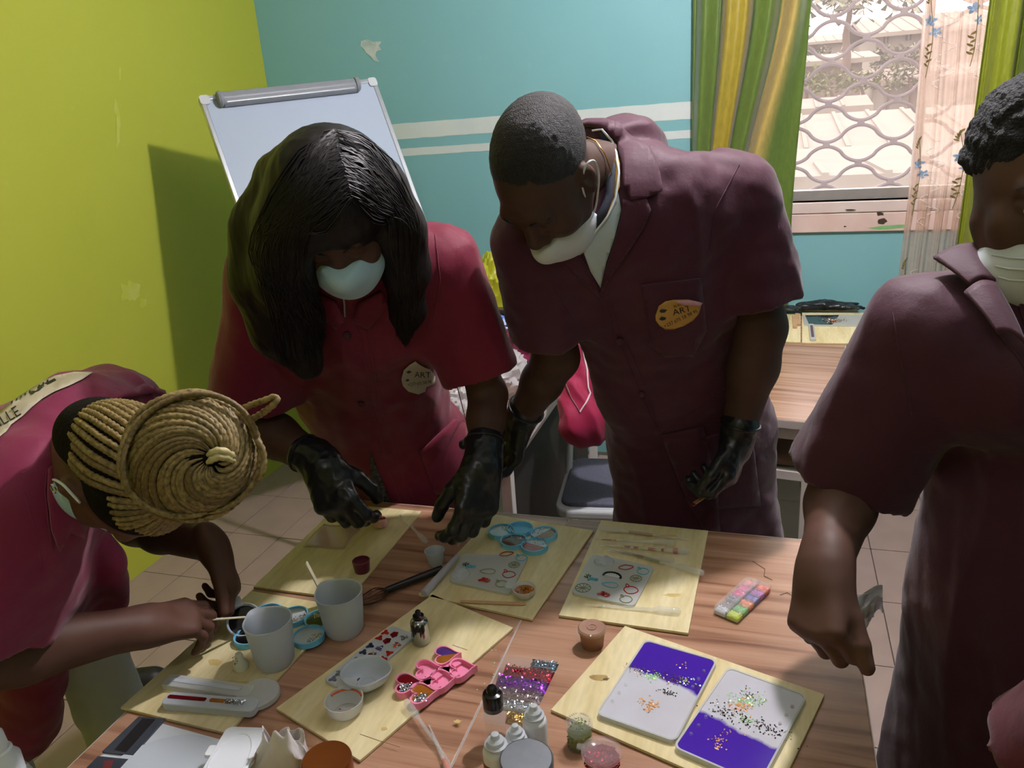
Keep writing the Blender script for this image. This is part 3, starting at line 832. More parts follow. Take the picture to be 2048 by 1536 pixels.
# ------------------------------------------------------------------ distance-field modelling for bodies and cloth
from mathutils.geometry import delaunay_2d_cdt
V3 = lambda *a: np.array(a, float)
def RC(a, b, ra, rb, flat=None, k=0.03, op='u'):
    return dict(t='rc', a=np.asarray(a, float), b=np.asarray(b, float), ra=ra, rb=rb, flat=flat, k=k, op=op)
def EL(c, r, R=None, k=0.02, op='u'):
    return dict(t='el', c=np.asarray(c, float), r=np.asarray(r, float), R=np.eye(3) if R is None else np.asarray(R, float), k=k, op=op)
def BX(c, h, R=None, rd=0.0, k=0.003, op='s'):
    return dict(t='bx', c=np.asarray(c, float), h=np.asarray(h, float), R=np.eye(3) if R is None else np.asarray(R, float), rd=rd, k=k, op=op)
def _bbox(p):
    if p['t'] == 'rc':
        r = max(p['ra'], p['rb'])
        return np.minimum(p['a'], p['b'])-r, np.maximum(p['a'], p['b'])+r
    if p['t'] == 'el':
        r = np.max(p['r']); return p['c']-r, p['c']+r
    r = np.linalg.norm(p['h']); return p['c']-r, p['c']+r
def _dist(p, X, Y, Z):
    if p['t'] == 'rc':
        a, b = p['a'], p['b']
        x, y, z = X-a[0], Y-a[1], Z-a[2]
        ba = b-a; sc = 1.0
        if p['flat'] is not None:
            n, s = p['flat']
            d = (x*n[0]+y*n[1]+z*n[2])*(1/s-1)
            x = x+d*n[0]; y = y+d*n[1]; z = z+d*n[2]
            ba = ba+n*(ba@n)*(1/s-1); sc = (1+s)/2 if s < 1 else 1.0
        L2 = max(ba@ba, 1e-12)
        t = np.clip((x*ba[0]+y*ba[1]+z*ba[2])/L2, 0, 1)
        return (np.sqrt((x-ba[0]*t)**2+(y-ba[1]*t)**2+(z-ba[2]*t)**2)-(p['ra']+(p['rb']-p['ra'])*t))*sc
    x, y, z = X-p['c'][0], Y-p['c'][1], Z-p['c'][2]
    R = p['R']
    u = x*R[0, 0]+y*R[1, 0]+z*R[2, 0]; v = x*R[0, 1]+y*R[1, 1]+z*R[2, 1]; w = x*R[0, 2]+y*R[1, 2]+z*R[2, 2]
    if p['t'] == 'el':
        r = p['r']
        k0 = np.sqrt((u/r[0])**2+(v/r[1])**2+(w/r[2])**2); k1 = np.sqrt((u/r[0]**2)**2+(v/r[1]**2)**2+(w/r[2]**2)**2)
        return k0*(k0-1)/np.maximum(k1, 1e-6)
    h = p['h']-p['rd']
    u, v, w = np.abs(u)-h[0], np.abs(v)-h[1], np.abs(w)-h[2]
    return np.sqrt(np.maximum(u, 0)**2+np.maximum(v, 0)**2+np.maximum(w, 0)**2)+np.minimum(np.maximum(np.maximum(u, v), w), 0)-p['rd']
def sdf_grid(prims, res, lo=None, hi=None):
    bb = [_bbox(p) for p in prims if p['op'] == 'u']
    l = np.min([b[0] for b in bb], 0)-3*res; h = np.max([b[1] for b in bb], 0)+3*res
    if lo is not None: l = np.maximum(l, lo)
    if hi is not None: h = np.minimum(h, hi)
    n = np.ceil((h-l)/res).astype(int)+1
    G = np.full(n, 1.0, np.float32)
    ax = [l[i]+res*np.arange(n[i]) for i in range(3)]
    for p in prims:
        b0, b1 = _bbox(p); m = p['k']+2.5*res
        i0 = np.clip(np.floor((b0-m-l)/res).astype(int), 0, n); i1 = np.clip(np.ceil((b1+m-l)/res).astype(int)+1, 0, n)
        if np.any(i1 <= i0): continue
        sl = tuple(slice(i0[i], i1[i]) for i in range(3))
        X = ax[0][sl[0]][:, None, None].astype(np.float32); Y = ax[1][sl[1]][None, :, None].astype(np.float32); Z = ax[2][sl[2]][None, None, :].astype(np.float32)
        d = _dist(p, X, Y, Z).astype(np.float32)
        g = G[sl]; k = max(p['k'], 1e-5)
        if p['op'] == 'u':
            hh = np.maximum(k-np.abs(g-d), 0)/k; G[sl] = np.minimum(g, d)-hh*hh*k*0.25
        else:
            d = -d; hh = np.maximum(k-np.abs(g-d), 0)/k; G[sl] = np.maximum(g, d)+hh*hh*k*0.25
    return G, l
def surf_nets(G, l, res):
    # open the field at the border so that every surface closes
    ins = G < 0
    n = np.array(G.shape)
    c = np.zeros(n-1, np.uint8)
    for dx in (0, 1):
        for dy in (0, 1):
            for dz in (0, 1):
                c += ins[dx:n[0]-1+dx, dy:n[1]-1+dy, dz:n[2]-1+dz]
    act = np.argwhere((c > 0) & (c < 8))
    idx = np.full(n-1, -1, np.int32); idx[act[:, 0], act[:, 1], act[:, 2]] = np.arange(len(act))
    off = np.array([(i & 1, (i >> 1) & 1, (i >> 2) & 1) for i in range(8)])
    vals = np.stack([G[act[:, 0]+o[0], act[:, 1]+o[1], act[:, 2]+o[2]] for o in off], 1)
    acc = np.zeros((len(act), 3)); cnt = np.zeros(len(act))
    for a in range(8):
        for bit in (1, 2, 4):
            b = a | bit
            if b == a: continue
            va, vb = vals[:, a], vals[:, b]
            m = (va < 0) != (vb < 0)
            t = np.where(m, va/np.where(m, va-vb, 1), 0)
            acc += np.where(m[:, None], off[a]+(off[b]-off[a])*t[:, None], 0); cnt += m
    V = l+(act+acc/cnt[:, None])*res
    quads = []
    for ax in range(3):
        o1, o2 = [(1, 2), (2, 0), (0, 1)][ax]
        s0 = [slice(0, None)]*3; s1 = [slice(0, None)]*3
        s0[ax] = slice(0, n[ax]-1); s1[ax] = slice(1, n[ax])
        A = ins[tuple(s0)]; B = ins[tuple(s1)]
        for flip, msk in ((0, A & ~B), (1, ~A & B)):
            e = np.argwhere(msk)
            e = e[(e[:, o1] > 0) & (e[:, o2] > 0) & (e[:, o1] < n[o1]-1) & (e[:, o2] < n[o2]-1)]
            if len(e) == 0: continue
            d1 = np.zeros(3, int); d1[o1] = 1; d2 = np.zeros(3, int); d2[o2] = 1
            q = np.stack([idx[tuple((e-d1-d2).T)], idx[tuple((e-d2).T)], idx[tuple(e.T)], idx[tuple((e-d1).T)]], 1)
            quads.append(q if not flip else q[:, ::-1])
    Q = np.concatenate(quads) if quads else np.zeros((0, 4), int)
    return V, Q[(Q >= 0).all(1)]
def vnormals(V, Q):
    n = np.zeros_like(V)
    fn = np.cross(V[Q[:, 2]]-V[Q[:, 0]], V[Q[:, 3]]-V[Q[:, 1]])
    for i in range(4): np.add.at(n, Q[:, i], fn)
    return n/(np.linalg.norm(n, axis=1)[:, None]+1e-12)
def smooth_mesh(V, Q, it=2, f=0.5):
    for _ in range(it):
        s = np.zeros_like(V); c = np.zeros(len(V))
        for i in range(4):
            np.add.at(s, Q[:, i], V[Q[:, (i+1) % 4]]+V[Q[:, (i+3) % 4]]); np.add.at(c, Q[:, i], 2)
        V = V+(s/np.maximum(c, 1)[:, None]-V)*f
    return V
def vnoise(P, seed=0):
    """cheap smooth noise: a sum of random plane waves, roughly -1..1"""
    r = np.random.default_rng(seed); out = np.zeros(len(P))
    for k in range(7):
        d = r.normal(size=3); d /= np.linalg.norm(d); f = r.uniform(0.7, 1.4)
        out += np.sin(P@d*6.283*f+r.uniform(0, 6.28)+1.3*np.sin(P@np.roll(d, 1)*4.1*f+k))
    return out/4.0
def ridged(P, seed=0):
    return 1-2*np.abs(vnoise(P, seed))
def sdf_mesh(prims, res, lo=None, hi=None, sm=1, disp=None):
    G, l = sdf_grid(prims, res, lo, hi)
    V, Q = surf_nets(G, l, res)
    if sm: V = smooth_mesh(V, Q, sm)
    if disp is not None:
        N = vnormals(V, Q); V = V+N*disp(V)[:, None]
        V = smooth_mesh(V, Q, 1, 0.4)
    return V, Q
def join_vq(parts):
    Vs, Qs, n = [], [], 0
    for V, Q in parts:
        Vs.append(V); Qs.append(Q+n); n += len(V)
    return np.concatenate(Vs), np.concatenate(Qs)
def sdf_obj(name, prims, res, m, parent, base=(0, 0, 0), **kw):
    V, Q = sdf_mesh(prims, res, **kw)
    o = obj(name, np_mesh(name, V-np.asarray(base), Q), m, parent)
    o['_n'] = len(V); del o['_n']
    return o, V, Q
class Drape:
    """puts flat pattern pieces, given in picture coordinates, on to a cloth surface"""
    def __init__(s, V, Q, base):
        s.b = BVHTree.FromPolygons([tuple(p) for p in V], [tuple(int(i) for i in q) for q in Q]); s.base = np.asarray(base, float); s.d = 1.5
    def hit(s, px, py, off):
        d = ray(px, py); h = s.b.ray_cast(Vector(CAM), Vector(nrm(d)))
        if h[0] is None:
            q = CAM+d*s.d; h = s.b.find_nearest(Vector(q))
        else:
            s.d = float((np.array(h[0])-CAM)@FW)
        n = np.array(h[1]); n = n if n@(CAM-np.array(h[0])) > 0 else -n
        return np.array(h[0])+n*off
    def poly(s, name, pts, m, parent, off=0.002, thick=0.002, step=14, close=True):
        P = [Vector(p) for p in pts]; n = len(P)
        # refine the outline
        out = []
        for i in range(n):
            a, b = P[i], P[(i+1) % n]; k = max(1, int((b-a).length/step))
            out += [a+(b-a)*(j/k) for j in range(k)]
        n = len(out)
        x0, x1 = min(p.x for p in out), max(p.x for p in out); y0, y1 = min(p.y for p in out), max(p.y for p in out)
        ins = []
        y = y0+step/2
        while y < y1:
            x = x0+step/2
            while x < x1:
                c = False; j = n-1
                for i in range(n):
                    if (out[i].y > y) != (out[j].y > y) and x < (out[j].x-out[i].x)*(y-out[i].y)/(out[j].y-out[i].y)+out[i].x: c = not c
                    j = i
                if c and min((Vector((x, y))-p).length for p in out) > step*0.45: ins.append(Vector((x, y)))
                x += step
            y += step
        r = delaunay_2d_cdt(out+ins, [(i, (i+1) % n) for i in range(n)], [], 1, 1e-4)
        V = [tuple(s.hit(v.x, v.y, off)-s.base) for v in r[0]]
        F = [tuple(reversed(f)) for f in r[2]]
        o = MB().add(V, F, True).build(name, m, parent)
        if thick:
            d = o.modifiers.new('solid', 'SOLIDIFY'); d.thickness = thick; d.offset = 0
        return o
    def line(s, name, pts, r, m, parent, off=0.001, step=10, n=6):
        P = []
        for i in range(len(pts)-1):
            a, b = np.array(pts[i], float), np.array(pts[i+1], float); k = max(1, int(np.linalg.norm(b-a)/step))
            P += [s.hit(*(a+(b-a)*j/k), off)-s.base for j in range(k)]
        P.append(s.hit(*pts[-1], off)-s.base)
        return MB().tube(P, r, n).build(name, m, parent)
    def text(s, name, body, cx, cy, size, ang, m, parent, off=0.003, squash=1.0, lift=0.0004):
        cu = bpy.data.curves.new('lettering', 'FONT'); cu.body = body; cu.size = 1.0; cu.align_x = 'CENTER'; cu.align_y = 'CENTER'; cu.resolution_u = 2; cu.fill_mode = 'FRONT'
        t = bpy.data.objects.new('lettering', cu); COL.objects.link(t)
        dg = bpy.context.evaluated_depsgraph_get()
        me = bpy.data.meshes.new_from_object(t.evaluated_get(dg)); bpy.data.objects.remove(t)
        ca, sa = math.cos(ang), math.sin(ang)
        for v in me.vertices:
            x, y = v.co.x*size*squash, -v.co.y*size
            v.co = Vector(s.hit(cx+x*ca-y*sa, cy+x*sa+y*ca, off+lift)-s.base)
        me.name = name; me.materials.clear(); me.materials.append(m)
        o = bpy.data.objects.new(name, me); link(o, parent); return o

# ------------------------------------------------------------------ body parts
def head_prims(C, fwd, up, s=1.0, ears=True, neck=None, nose=1.0, wx=1.0):
    f = nrm(fwd); u = nrm(np.asarray(up, float)-f*(np.asarray(up, float)@f)); r = np.cross(f, u)
    R = np.stack([r, f, u], 1)
    T = lambda x, y, z: C+R@(V3(x*wx, y, z)*s)
    e = lambda c, rr, k=0.02, op='u': EL(T(*c), V3(rr[0]*wx, rr[1], rr[2])*s, R, k*s, op)
    c = lambda a, b, ra, rb, k=0.02, op='u': RC(T(*a), T(*b), ra*s, rb*s, None, k*s, op)
    P = [e((0, -.018, .035), (.074, .096, .086)), e((0, .026, -.012), (.064, .072, .098), .03), e((0, .03, -.075), (.053, .058, .05), .03),
         c((0, .07, -.104), (0, .066, -.100), .023, .023, .02)]
    for q in (-1, 1):
        P += [e((q*.043, .058, -.035), (.026, .028, .03), .02), c((q*.052, .0, -.04), (q*.036, .04, -.098), .02, .018, .02)]
    P += [c((-.034, .084, .022), (.034, .084, .022), .014, .014, .015)]
    for q in (-1, 1):
        P += [e((q*.032, .103, .0), (.02, .016, .013), .012, 's'), e((q*.0315, .081, -.001), (.0145, .0135, .011), .004)]
        P += [c((q*.018, .0915, .0035), (q*.045, .085, .0015), .003, .003, .003)]
    P += [c((0, .090, .008), (0, .108*nose, -.036), .009, .0155, .012)]
    for q in (-1, 1): P += [e((q*.0155, .098*nose, -.042), (.0115, .012, .0095), .007)]
    P += [c((-.021, .090, -.070), (.021, .090, -.070), .0085, .0085, .008), c((-.018, .088, -.083), (.018, .088, -.083), .0095, .0095, .008)]
    if ears:
        for q in (-1, 1):
            P += [e((q*.077, -.008, -.008), (.010, .019, .032), .008), e((q*.086, -.002, -.004), (.007, .010, .018), .005, 's'), e((q*.075, -.002, -.036), (.009, .009, .011), .006)]
    if neck is not None:
        P += [RC(T(0, -.03, -.05), neck, .056*s, .062*s, None, .03)]
    return P, T, R
FL = ((.044, .027, .021), (.049, .031, .022), (.045, .029, .021), (.035, .022, .019))
def hand_prims(Wp, D, N, side, curl, thumb=(0.6, 0.5, 0.5, 0.4, 0.3), s=1.0, spread=0.08, fat=1.0, wrist_r=.027):
    """Wp wrist, D towards the knuckles, N out of the palm, side +1 / -1 picks the thumb's side.
    curl: four triples of bend angles. thumb: (sideways, along, palmwards, bend1, bend2). returns prims and finger tip data"""
    D = nrm(D); N = nrm(np.asarray(N, float)-D*(np.asarray(N, float)@D)); S = np.cross(D, N)*side
    P = []; tips = []
    kx = (.031, .0105, -.0105, -.030); ky = (.090, .094, .089, .079)
    for i in range(4):
        K = Wp+D*ky[i]*s+S*kx[i]*s
        P.append(RC(Wp+S*kx[i]*0.55*s+D*.004, K, wrist_r*0.62*s*fat, .0125*s*fat, (N, .95), .016*s))
        a = spread*(1.5-i)
        d = nrm(D*math.cos(a)+S*math.sin(a)); cur = K; ang = 0.0
        r0 = (.0100, .0103, .0098, .0086)[i]*s*fat
        for j in range(3):
            ang += curl[i][j]
            dd_ = d*math.cos(ang)+N*math.sin(ang)
            nx = cur+dd_*FL[i][j]*s
            P.append(RC(cur, nx, r0*(1-.09*j), r0*(1-.09*(j+1)), None, .004*s))
            P.append(EL(cur, (r0*(1.04-.09*j),)*3, None, .003*s))
            cur = nx
        tips.append((cur, dd_, nrm(N*math.cos(ang)-d*math.sin(ang))))
    tb = Wp+D*.022*s+S*.022*s+N*.004*s
    td = nrm(S*thumb[0]+D*thumb[1]+N*thumb[2])
    axis = nrm(np.cross(td, nrm(N*0.5-S)))
    cur = tb; ang = 0.0; nb = nrm(np.cross(axis, td))
    for j, (L, r) in enumerate(((.047, .0145), (.036, .0118), (.028, .0105))):
        if j: ang += thumb[2+j]
        dd_ = td*math.cos(ang)+nb*math.sin(ang)
        nx = cur+dd_*L*s
        P.append(RC(cur, nx, r*s*fat, (.0122, .0108, .0092)[j]*s*fat, None, (.014 if j == 0 else .004)*s))
        cur = nx
    tips.append((cur, dd_, nrm(np.cross(dd_, axis))))
    P.append(RC(Wp-D*.02, Wp+D*.02*s, wrist_r*fat, wrist_r*fat, (N, .78), .02*s))
    return P, tips
def sleeve(a, b, t, ra, rb, op_r=0.85, deep=0.05):
    """loose short sleeve along the upper arm from a to b, cut square and hollowed at fraction t"""
    a = np.asarray(a, float); b = np.asarray(b, float); d = nrm(b-a); h = a+(b-a)*t
    x = nrm(np.cross(d, (0.3, 0.2, 1))); R = np.stack([x, np.cross(d, x), d], 1)
    return [RC(a, a+(b-a)*(t+.12), ra, rb, None, .03), BX(h+d*0.12, (.16, .16, .12), R, 0, .002), RC(h-d*deep, h+d*.05, rb*op_r*.9, rb*op_r, None, .004, 's')]

M_SKIN = {}
def skin_mat(name, c, c2, rough=0.55):
    m = mat(name, c, rough, noise=(9, 0.6, c2), bump=(220, 0.12, 0.0008), spec=0.28, sss=0.05)
    return m
SK1 = skin_mat('dark_brown_skin', srgb(92, 62, 50), srgb(74, 48, 38))
SK2 = skin_mat('deep_brown_skin', srgb(84, 58, 48), srgb(66, 44, 36))
SK3 = skin_mat('umber_skin', srgb(76, 55, 46), srgb(60, 42, 35))
SK4 = skin_mat('warm_brown_skin', srgb(88, 62, 52), srgb(72, 50, 42))
def cloth_mat(name, c, c2, rough=0.62, sheen=0.15):
    m = mat(name, c, rough, noise=(5, 0.6, c2), bump=(26, 0.35, 0.006), spec=0.3, sheen=sheen)
    nt = m.node_tree; N = nt.nodes; L = nt.links
    # fine weave on top of the soft folds
    tc = [n for n in N if n.type == 'TEX_COORD'][0]; bp = [n for n in N if n.type == 'BUMP'][0]
    w = N.new('ShaderNodeTexNoise'); w.inputs['Scale'].default_value = 700; L.new(tc.outputs['Object'], w.inputs['Vector'])
    b2 = N.new('ShaderNodeBump'); b2.inputs['Strength'].default_value = 0.25; b2.inputs['Distance'].default_value = 0.001
    L.new(w.outputs['Fac'], b2.inputs['Height']); L.new(bp.outputs['Normal'], b2.inputs['Normal'])
    L.new(b2.outputs['Normal'], N['Principled BSDF'].inputs['Normal'])
    return m
C_RED = cloth_mat('crimson_cotton', srgb(112, 20, 47), srgb(98, 16, 41))
C_PLUM = cloth_mat('plum_cotton', srgb(70, 25, 45), srgb(60, 20, 39))
C_BURG = cloth_mat('burgundy_cotton', srgb(128, 34, 68), srgb(112, 28, 60))
C_PURP = cloth_mat('purple_plum_cotton', srgb(68, 27, 45), srgb(58, 22, 39))
M_GLOVE = mat('black_nitrile', srgb(24, 25, 29), 0.32, noise=(20, .4, srgb(34, 36, 42)), bump=(60, 0.35, 0.003), spec=0.5)
M_MASKB = mat('blue_mask_fabric', srgb(176, 208, 222), 0.8, noise=(40, .3, srgb(160, 196, 214)))
M_MASKW = mat('white_mask_fabric', srgb(206, 212, 220), 0.8, noise=(40, .3, srgb(194, 202, 212)))
M_STRAP = mat('white_elastic', srgb(216, 222, 226), 0.7, noise=(60, .2, srgb(200, 206, 210)))
M_HAIRB = mat('black_hair', srgb(22, 19, 19), 0.34, noise=(30, .5, srgb(34, 28, 26)), spec=0.5)
M_BTN = mat('plum_button', srgb(70, 26, 44), 0.35, noise=(40, .3, srgb(54, 20, 34)))
M_INK = mat('black_ink', srgb(22, 24, 24), 0.6, noise=(60, .3, srgb(34, 36, 36)))
def folds(dirn, seed, amp=0.004, scale=5.0, stretch=0.25, amp2=0.0018):
    """cloth relief: ridges running along dirn plus small crumple"""
    d = nrm(dirn)
    def f(V):
        P = V-np.outer(V@d, d)*(1-stretch)
        return amp*ridged(P*scale, seed)+amp2*vnoise(V*16, seed+3)
    return f
def mask_prims(T, R, s=1.0, low=0.0):
    f, u = R[:, 1], R[:, 2]
    e = lambda c, rr, k=.015, op='u': EL(T(*c), V3(*rr)*s, R, k*s, op)
    P = [e((0, .040, -.072-low), (.066, .072, .056)), e((0, .084, -.044-low), (.034, .048, .034), .02), e((0, .062, -.095), (.040, .042, .036), .02)]
    P += [BX(T(0, -.06, -.06), (.12*s, .078*s, .12*s), R, 0, .004), BX(T(0, .05, .032-low), (.12*s, .12*s, .05*s), R, 0, .004)]
    return P
def straps(T, name, m, parent, base, low=0.0, sides=(-1, 1), s=1.0):
    for q in sides:
        pts = [T(q*.064, .022, -.030-low), T(q*.074, .008, -.004), T(q*.086, -.012, .022), T(q*.090, -.026, .016), T(q*.088, -.030, -.006), T(q*.082, -.020, -.038), T(q*.066, .010, -.085), T(q*.055, .026, -.100)]
        # smooth through the points
        out = []
        for i in range(len(pts)-1):
            p0 = pts[max(i-1, 0)]; p1 = pts[i]; p2 = pts[i+1]; p3 = pts[min(i+2, len(pts)-1)]
            for j in range(6):
                t = j/6
                out.append(0.5*((2*p1)+(-p0+p2)*t+(2*p0-5*p1+4*p2-p3)*t*t+(-p0+3*p1-3*p2+p3)*t**3)-base)
        out.append(pts[-1]-base)
        MB().tube(out, 0.0019*s, 6).build(name, m, parent)
def nail(tip, parent, base, m, s=1.0):
    c, d, up = tip
    f = nrm(d); u = nrm(-np.asarray(up)); u = nrm(u-f*(u@f)); r = np.cross(f, u)
    Mx = Matrix(((r[0], f[0], u[0], c[0]-base[0]), (r[1], f[1], u[1], c[1]-base[1]), (r[2], f[2], u[2], c[2]-base[2]), (0, 0, 0, 1)))
    def g(a, b):
        x = (a-.5)*.013*s; y = (b-.62)*.016*s
        return tuple(Mx @ Vector((x*(0.75+0.5*b*(1-b)), y+.002*s, .0098*s-22*x*x/s)))
    MB().grid(g, 7, 7).build('nail', m, parent, solid=0.0008)
M_NAIL = mat('finger_nail', srgb(176, 138, 124), 0.3, noise=(50, .3, srgb(150, 116, 104)))
def legs(person, base, hipL, hipR, footL, footR, m, shoe_m, r=.075, name='trousers', toe=V3(0, -1, 0)):
    P = [RC(hipL, hipR, r*1.25, r*1.25, None, .05)]
    for h, f in ((hipL, footL), (hipR, footR)):
        kn = (h+f)/2+V3(0, 0, .02)+toe*.02
        an = f+V3(0, 0, .07)
        P += [RC(h, kn, r, r*.78, None, .04), RC(kn, an, r*.78, r*.72, None, .03)]
    o, V, Q = sdf_obj(name, P, .010, m, person, base, sm=2, disp=folds((0, 0, 1), 5, .002))
    for f in (footL, footR):
        S = [RC(f+V3(0, 0, .045)-toe*.04, f+V3(0, 0, .035)+toe*.15, .042, .036, (V3(0, 0, 1), .8), .02), BX(f+V3(0, 0, -.05), (.3, .3, .05), None, 0, .002)]
        sdf_obj('shoe', S, .006, shoe_m, person, base)
    return V, Q
def spline(pts, n):
    P = np.array(pts, float); out = []
    m = len(P)-1
    for k in range(n):
        t = k/(n-1)*m; i = min(int(t), m-1); t -= i
        p0, p1, p2, p3 = P[max(i-1, 0)], P[i], P[i+1], P[min(i+2, m)]
        out.append(0.5*((2*p1)+(-p0+p2)*t+(2*p0-5*p1+4*p2-p3)*t*t+(-p0+3*p1-3*p2+p3)*t**3))
    return np.array(out)
# ------------------------------------------------------------------ people
J = atd
def hand(Wp, D, N, Td, curl, **kw):
    D = nrm(D); N = nrm(np.asarray(N, float)-D*(np.asarray(N, float)@D))
    side = 1 if np.cross(D, N)@np.asarray(Td, float) > 0 else -1
    return hand_prims(Wp, D, N, side, curl, **kw)
def glove_obj(person, base, Wp, elbow, prims, label=None, m=None):
    d = nrm(elbow-Wp)
    P = prims+[RC(Wp-d*.01, Wp+d*.045, .036, .041, None, .01)]
    o, V, Q = sdf_obj('glove', P, .0026, m or M_GLOVE, person, base, sm=2, disp=lambda V: .0009*ridged(V*26, 11))
    MB().tube([Wp+d*.048-base+.042*(math.cos(a)*nrm(np.cross(d, (0, 0.2, 1)))+math.sin(a)*nrm(np.cross(d, np.cross(d, (0, 0.2, 1))))) for a in np.linspace(0, 6.283, 28)[:-1]], .003, 6, closed=True).build('cuff_roll', m or M_GLOVE, o)
    return o
def body_obj(person, base, parts, m):
    V, Q = join_vq(parts)
    return obj('body', np_mesh('body', V-base, Q), m, person)
def button(dr, px, py, m, parent, r=.0085):
    c = dr.hit(px, py, .004); n = nrm(dr.hit(px, py, .01)-c)
    q = Vector(n).to_track_quat('Z', 'Y').to_matrix().to_4x4()
    Mx = Matrix.Translation(Vector(c-dr.base)) @ q
    return MB().lathe([(r*.3, -.002), (r, -.002), (r, .001), (r*.8, .0018), (r*.6, .0008), (r*.2, .0008)], 16, Mx).build('button', m, parent)
def seam(dr, pts, parent, m=None, r=.0012, name='seam'):
    return dr.line(name, pts, r, m or parent.data.materials[0], parent, .0004)

# ---------------------------------------------------------------- the man
def the_man():
    base = V3(-.15, 1.93, 0)
    P = empty('person', base, 'person with cropped hair in plum coat bending forward, watch on wrist', 'person')
    shL, elL, wrL = J(1478, 385, 1.60), J(1522, 655, 1.68), J(1476, 868, 1.77)
    shR, elR, wrR = J(1070, 480, 1.56), J(1112, 715, 1.72), J(1037, 845, 1.86)
    neck = J(1222, 345, 1.58); mid = (shL+shR)/2
    hip = V3(-.165, 1.87, .86); waist = V3(-.205, 1.76, 1.07); hem = V3(-.15, 1.90, .52)
    front = nrm(np.cross(hip-mid, shL-shR)); front = front if front@(CAM-mid) > 0 else -front
    fl = lambda s: (front, s)
    fl2 = (nrm(V3(.25, -.95, -.1)), .66)
    coat = sleeve(shR+V3(0, 0, -.01), elR, .74, .088, .092)+sleeve(shL+V3(0, 0, -.005), elL, .80, .085, .093)
    coat += [RC(shR*.85+shL*.15, shL*.85+shR*.15, .082, .082, None, .05), RC(J(1235, 345, 1.62), neck+V3(.02, .03, -.02), .115, .085, None, .06),
             RC(mid+V3(0, .01, -.06), waist, .185, .165, fl(.62), .06), RC(J(1330, 470, 1.60), J(1350, 620, 1.68), .12, .13, fl(.6), .06), RC(waist, hip, .165, .185, fl2, .06), RC(hip, hem, .195, .22, (nrm(V3(.25, -.95, 0)), .72), .06),
             BX(hem+V3(0, 0, -.15), (.5, .5, .15), None, 0, .004)]
    fd = folds((0.12, .3, -1), 21, .0055, 4.6, .25, .0022)
    co, V, Q = sdf_obj('coat', coat, .0065, C_PLUM, P, base, sm=2, disp=fd)
    dr = Drape(V, Q, base)
    # head
    fwd, up = camv(-.30, -.94, .08), camv(-.48, .22, .85)
    C = J(1090, 350, 1.405)
    hp, T, R = head_prims(C, fwd, up, 1.02, True, neck)
    arms = []
    hl, tips = hand(wrL, camv(-.22, -.95, .12), camv(-.8, .05, -.35), camv(-.3, -.2, .9), ((.5, .9, .6), (.7, 1.0, .6), (.8, 1.0, .6), (.9, 1.0, .6)), thumb=(.35, .85, .25, .2, .3), s=1.08, fat=1.22)
    hr, tr = hand(wrR, camv(-.28, -.93, .0), camv(-.7, .1, .5), camv(.5, -.2, -.8), ((.5, .6, .5),)*4, s=1.05, fat=1.2)
    aL = [RC(shL, elL, .055, .050, None, .02), RC(elL, elL+(wrL-elL)*.35, .052, .053, None, .02), RC(elL+(wrL-elL)*.35, wrL, .053, .034, None, .02), RC(wrL, wrL+nrm(camv(-.22, -.95, .12))*.03, .033, .03, None, .01)]
    aR = [RC(shR, elR, .052, .048, None, .02), RC(elR, elR+(wrR-elR)*.35, .048, .045, None, .02), RC(elR+(wrR-elR)*.35, wrR, .045, .032, None, .02), RC(wrR, wrR+nrm(camv(-.28, -.93, 0))*.03, .033, .03, None, .01)]
    tors = [RC(neck, mid, .06, .07, None, .04), RC(shR, shL, .06, .06, None, .04), RC(mid, waist, .10, .10, None, .04), RC(waist, hip, .1, .1, None, .04)]
    body_obj(P, base, [sdf_mesh(hp+[RC(neck, mid, .062, .07, None, .03)], .0034), sdf_mesh(aL, .005), sdf_mesh(aR, .005), sdf_mesh(tors, .012)], SK3)
    # cropped hair
    H = [EL(T(0, -.022, .042), V3(.0775, .0985, .0865)*1.02, R, .01), BX(T(0, .115, -.03), (.12, .052, .075), R, .0, .01), BX(T(0, .03, -.1), (.12, .16, .075), R, 0, .01)]
    sdf_obj('hair', H, .0034, mat('cropped_black_hair', srgb(22, 20, 20), 0.6, noise=(420, .8, srgb(44, 41, 42)), bump=(520, 1.0, .004)), P, base, sm=1, disp=lambda V: .0008*vnoise(V*90, 3))
    # eyebrows
    for q in (-1, 1):
        MB().tube([T(q*(.016+.034*t), .100-.016*t*t, .020+.006*math.sin(3*t)) for t in np.linspace(0, 1, 7)]-base, [.002, .003, .0032, .0032, .003, .0024, .0012], 6).build('eyebrow', M_HAIRB, P)
    # mask pulled below the nose
    mk, _, _ = sdf_obj('face_mask', mask_prims(T, R, 1.05, .034), .0028, M_MASKW, P, base, sm=2)
    straps(T, 'ear_loop', M_STRAP, mk, base, .03)
    # gloves, watch
    gl = glove_obj(P, base, wrL+nrm(camv(-.22, -.95, .12))*.022, elL, hl)
    gl.name = 'glove'
    glove_obj(P, base, wrR, elR, hr)
    wd = nrm(elL-wrL); wc = wrL+wd*.004
    wt = empty('wristwatch', wc, 'brown leather wristwatch with orange dial on the man\'s wrist', 'watch')
    x = nrm(np.cross(wd, FW)); zf = nrm(np.cross(x, wd)); zf = zf if zf@(CAM-wc) > 0 else -zf
    fz = nrm(zf*.93+x*(-.1)); 
    Mx = Matrix(((x[0], wd[0], zf[0], 0), (x[1], wd[1], zf[1], 0), (x[2], wd[2], zf[2], 0), (0, 0, 0, 1)))
    M_LEA = mat('brown_leather', srgb(120, 84, 58), 0.5, noise=(60, .5, srgb(96, 64, 44)))
    st = MB(); n = 30
    Vv = []
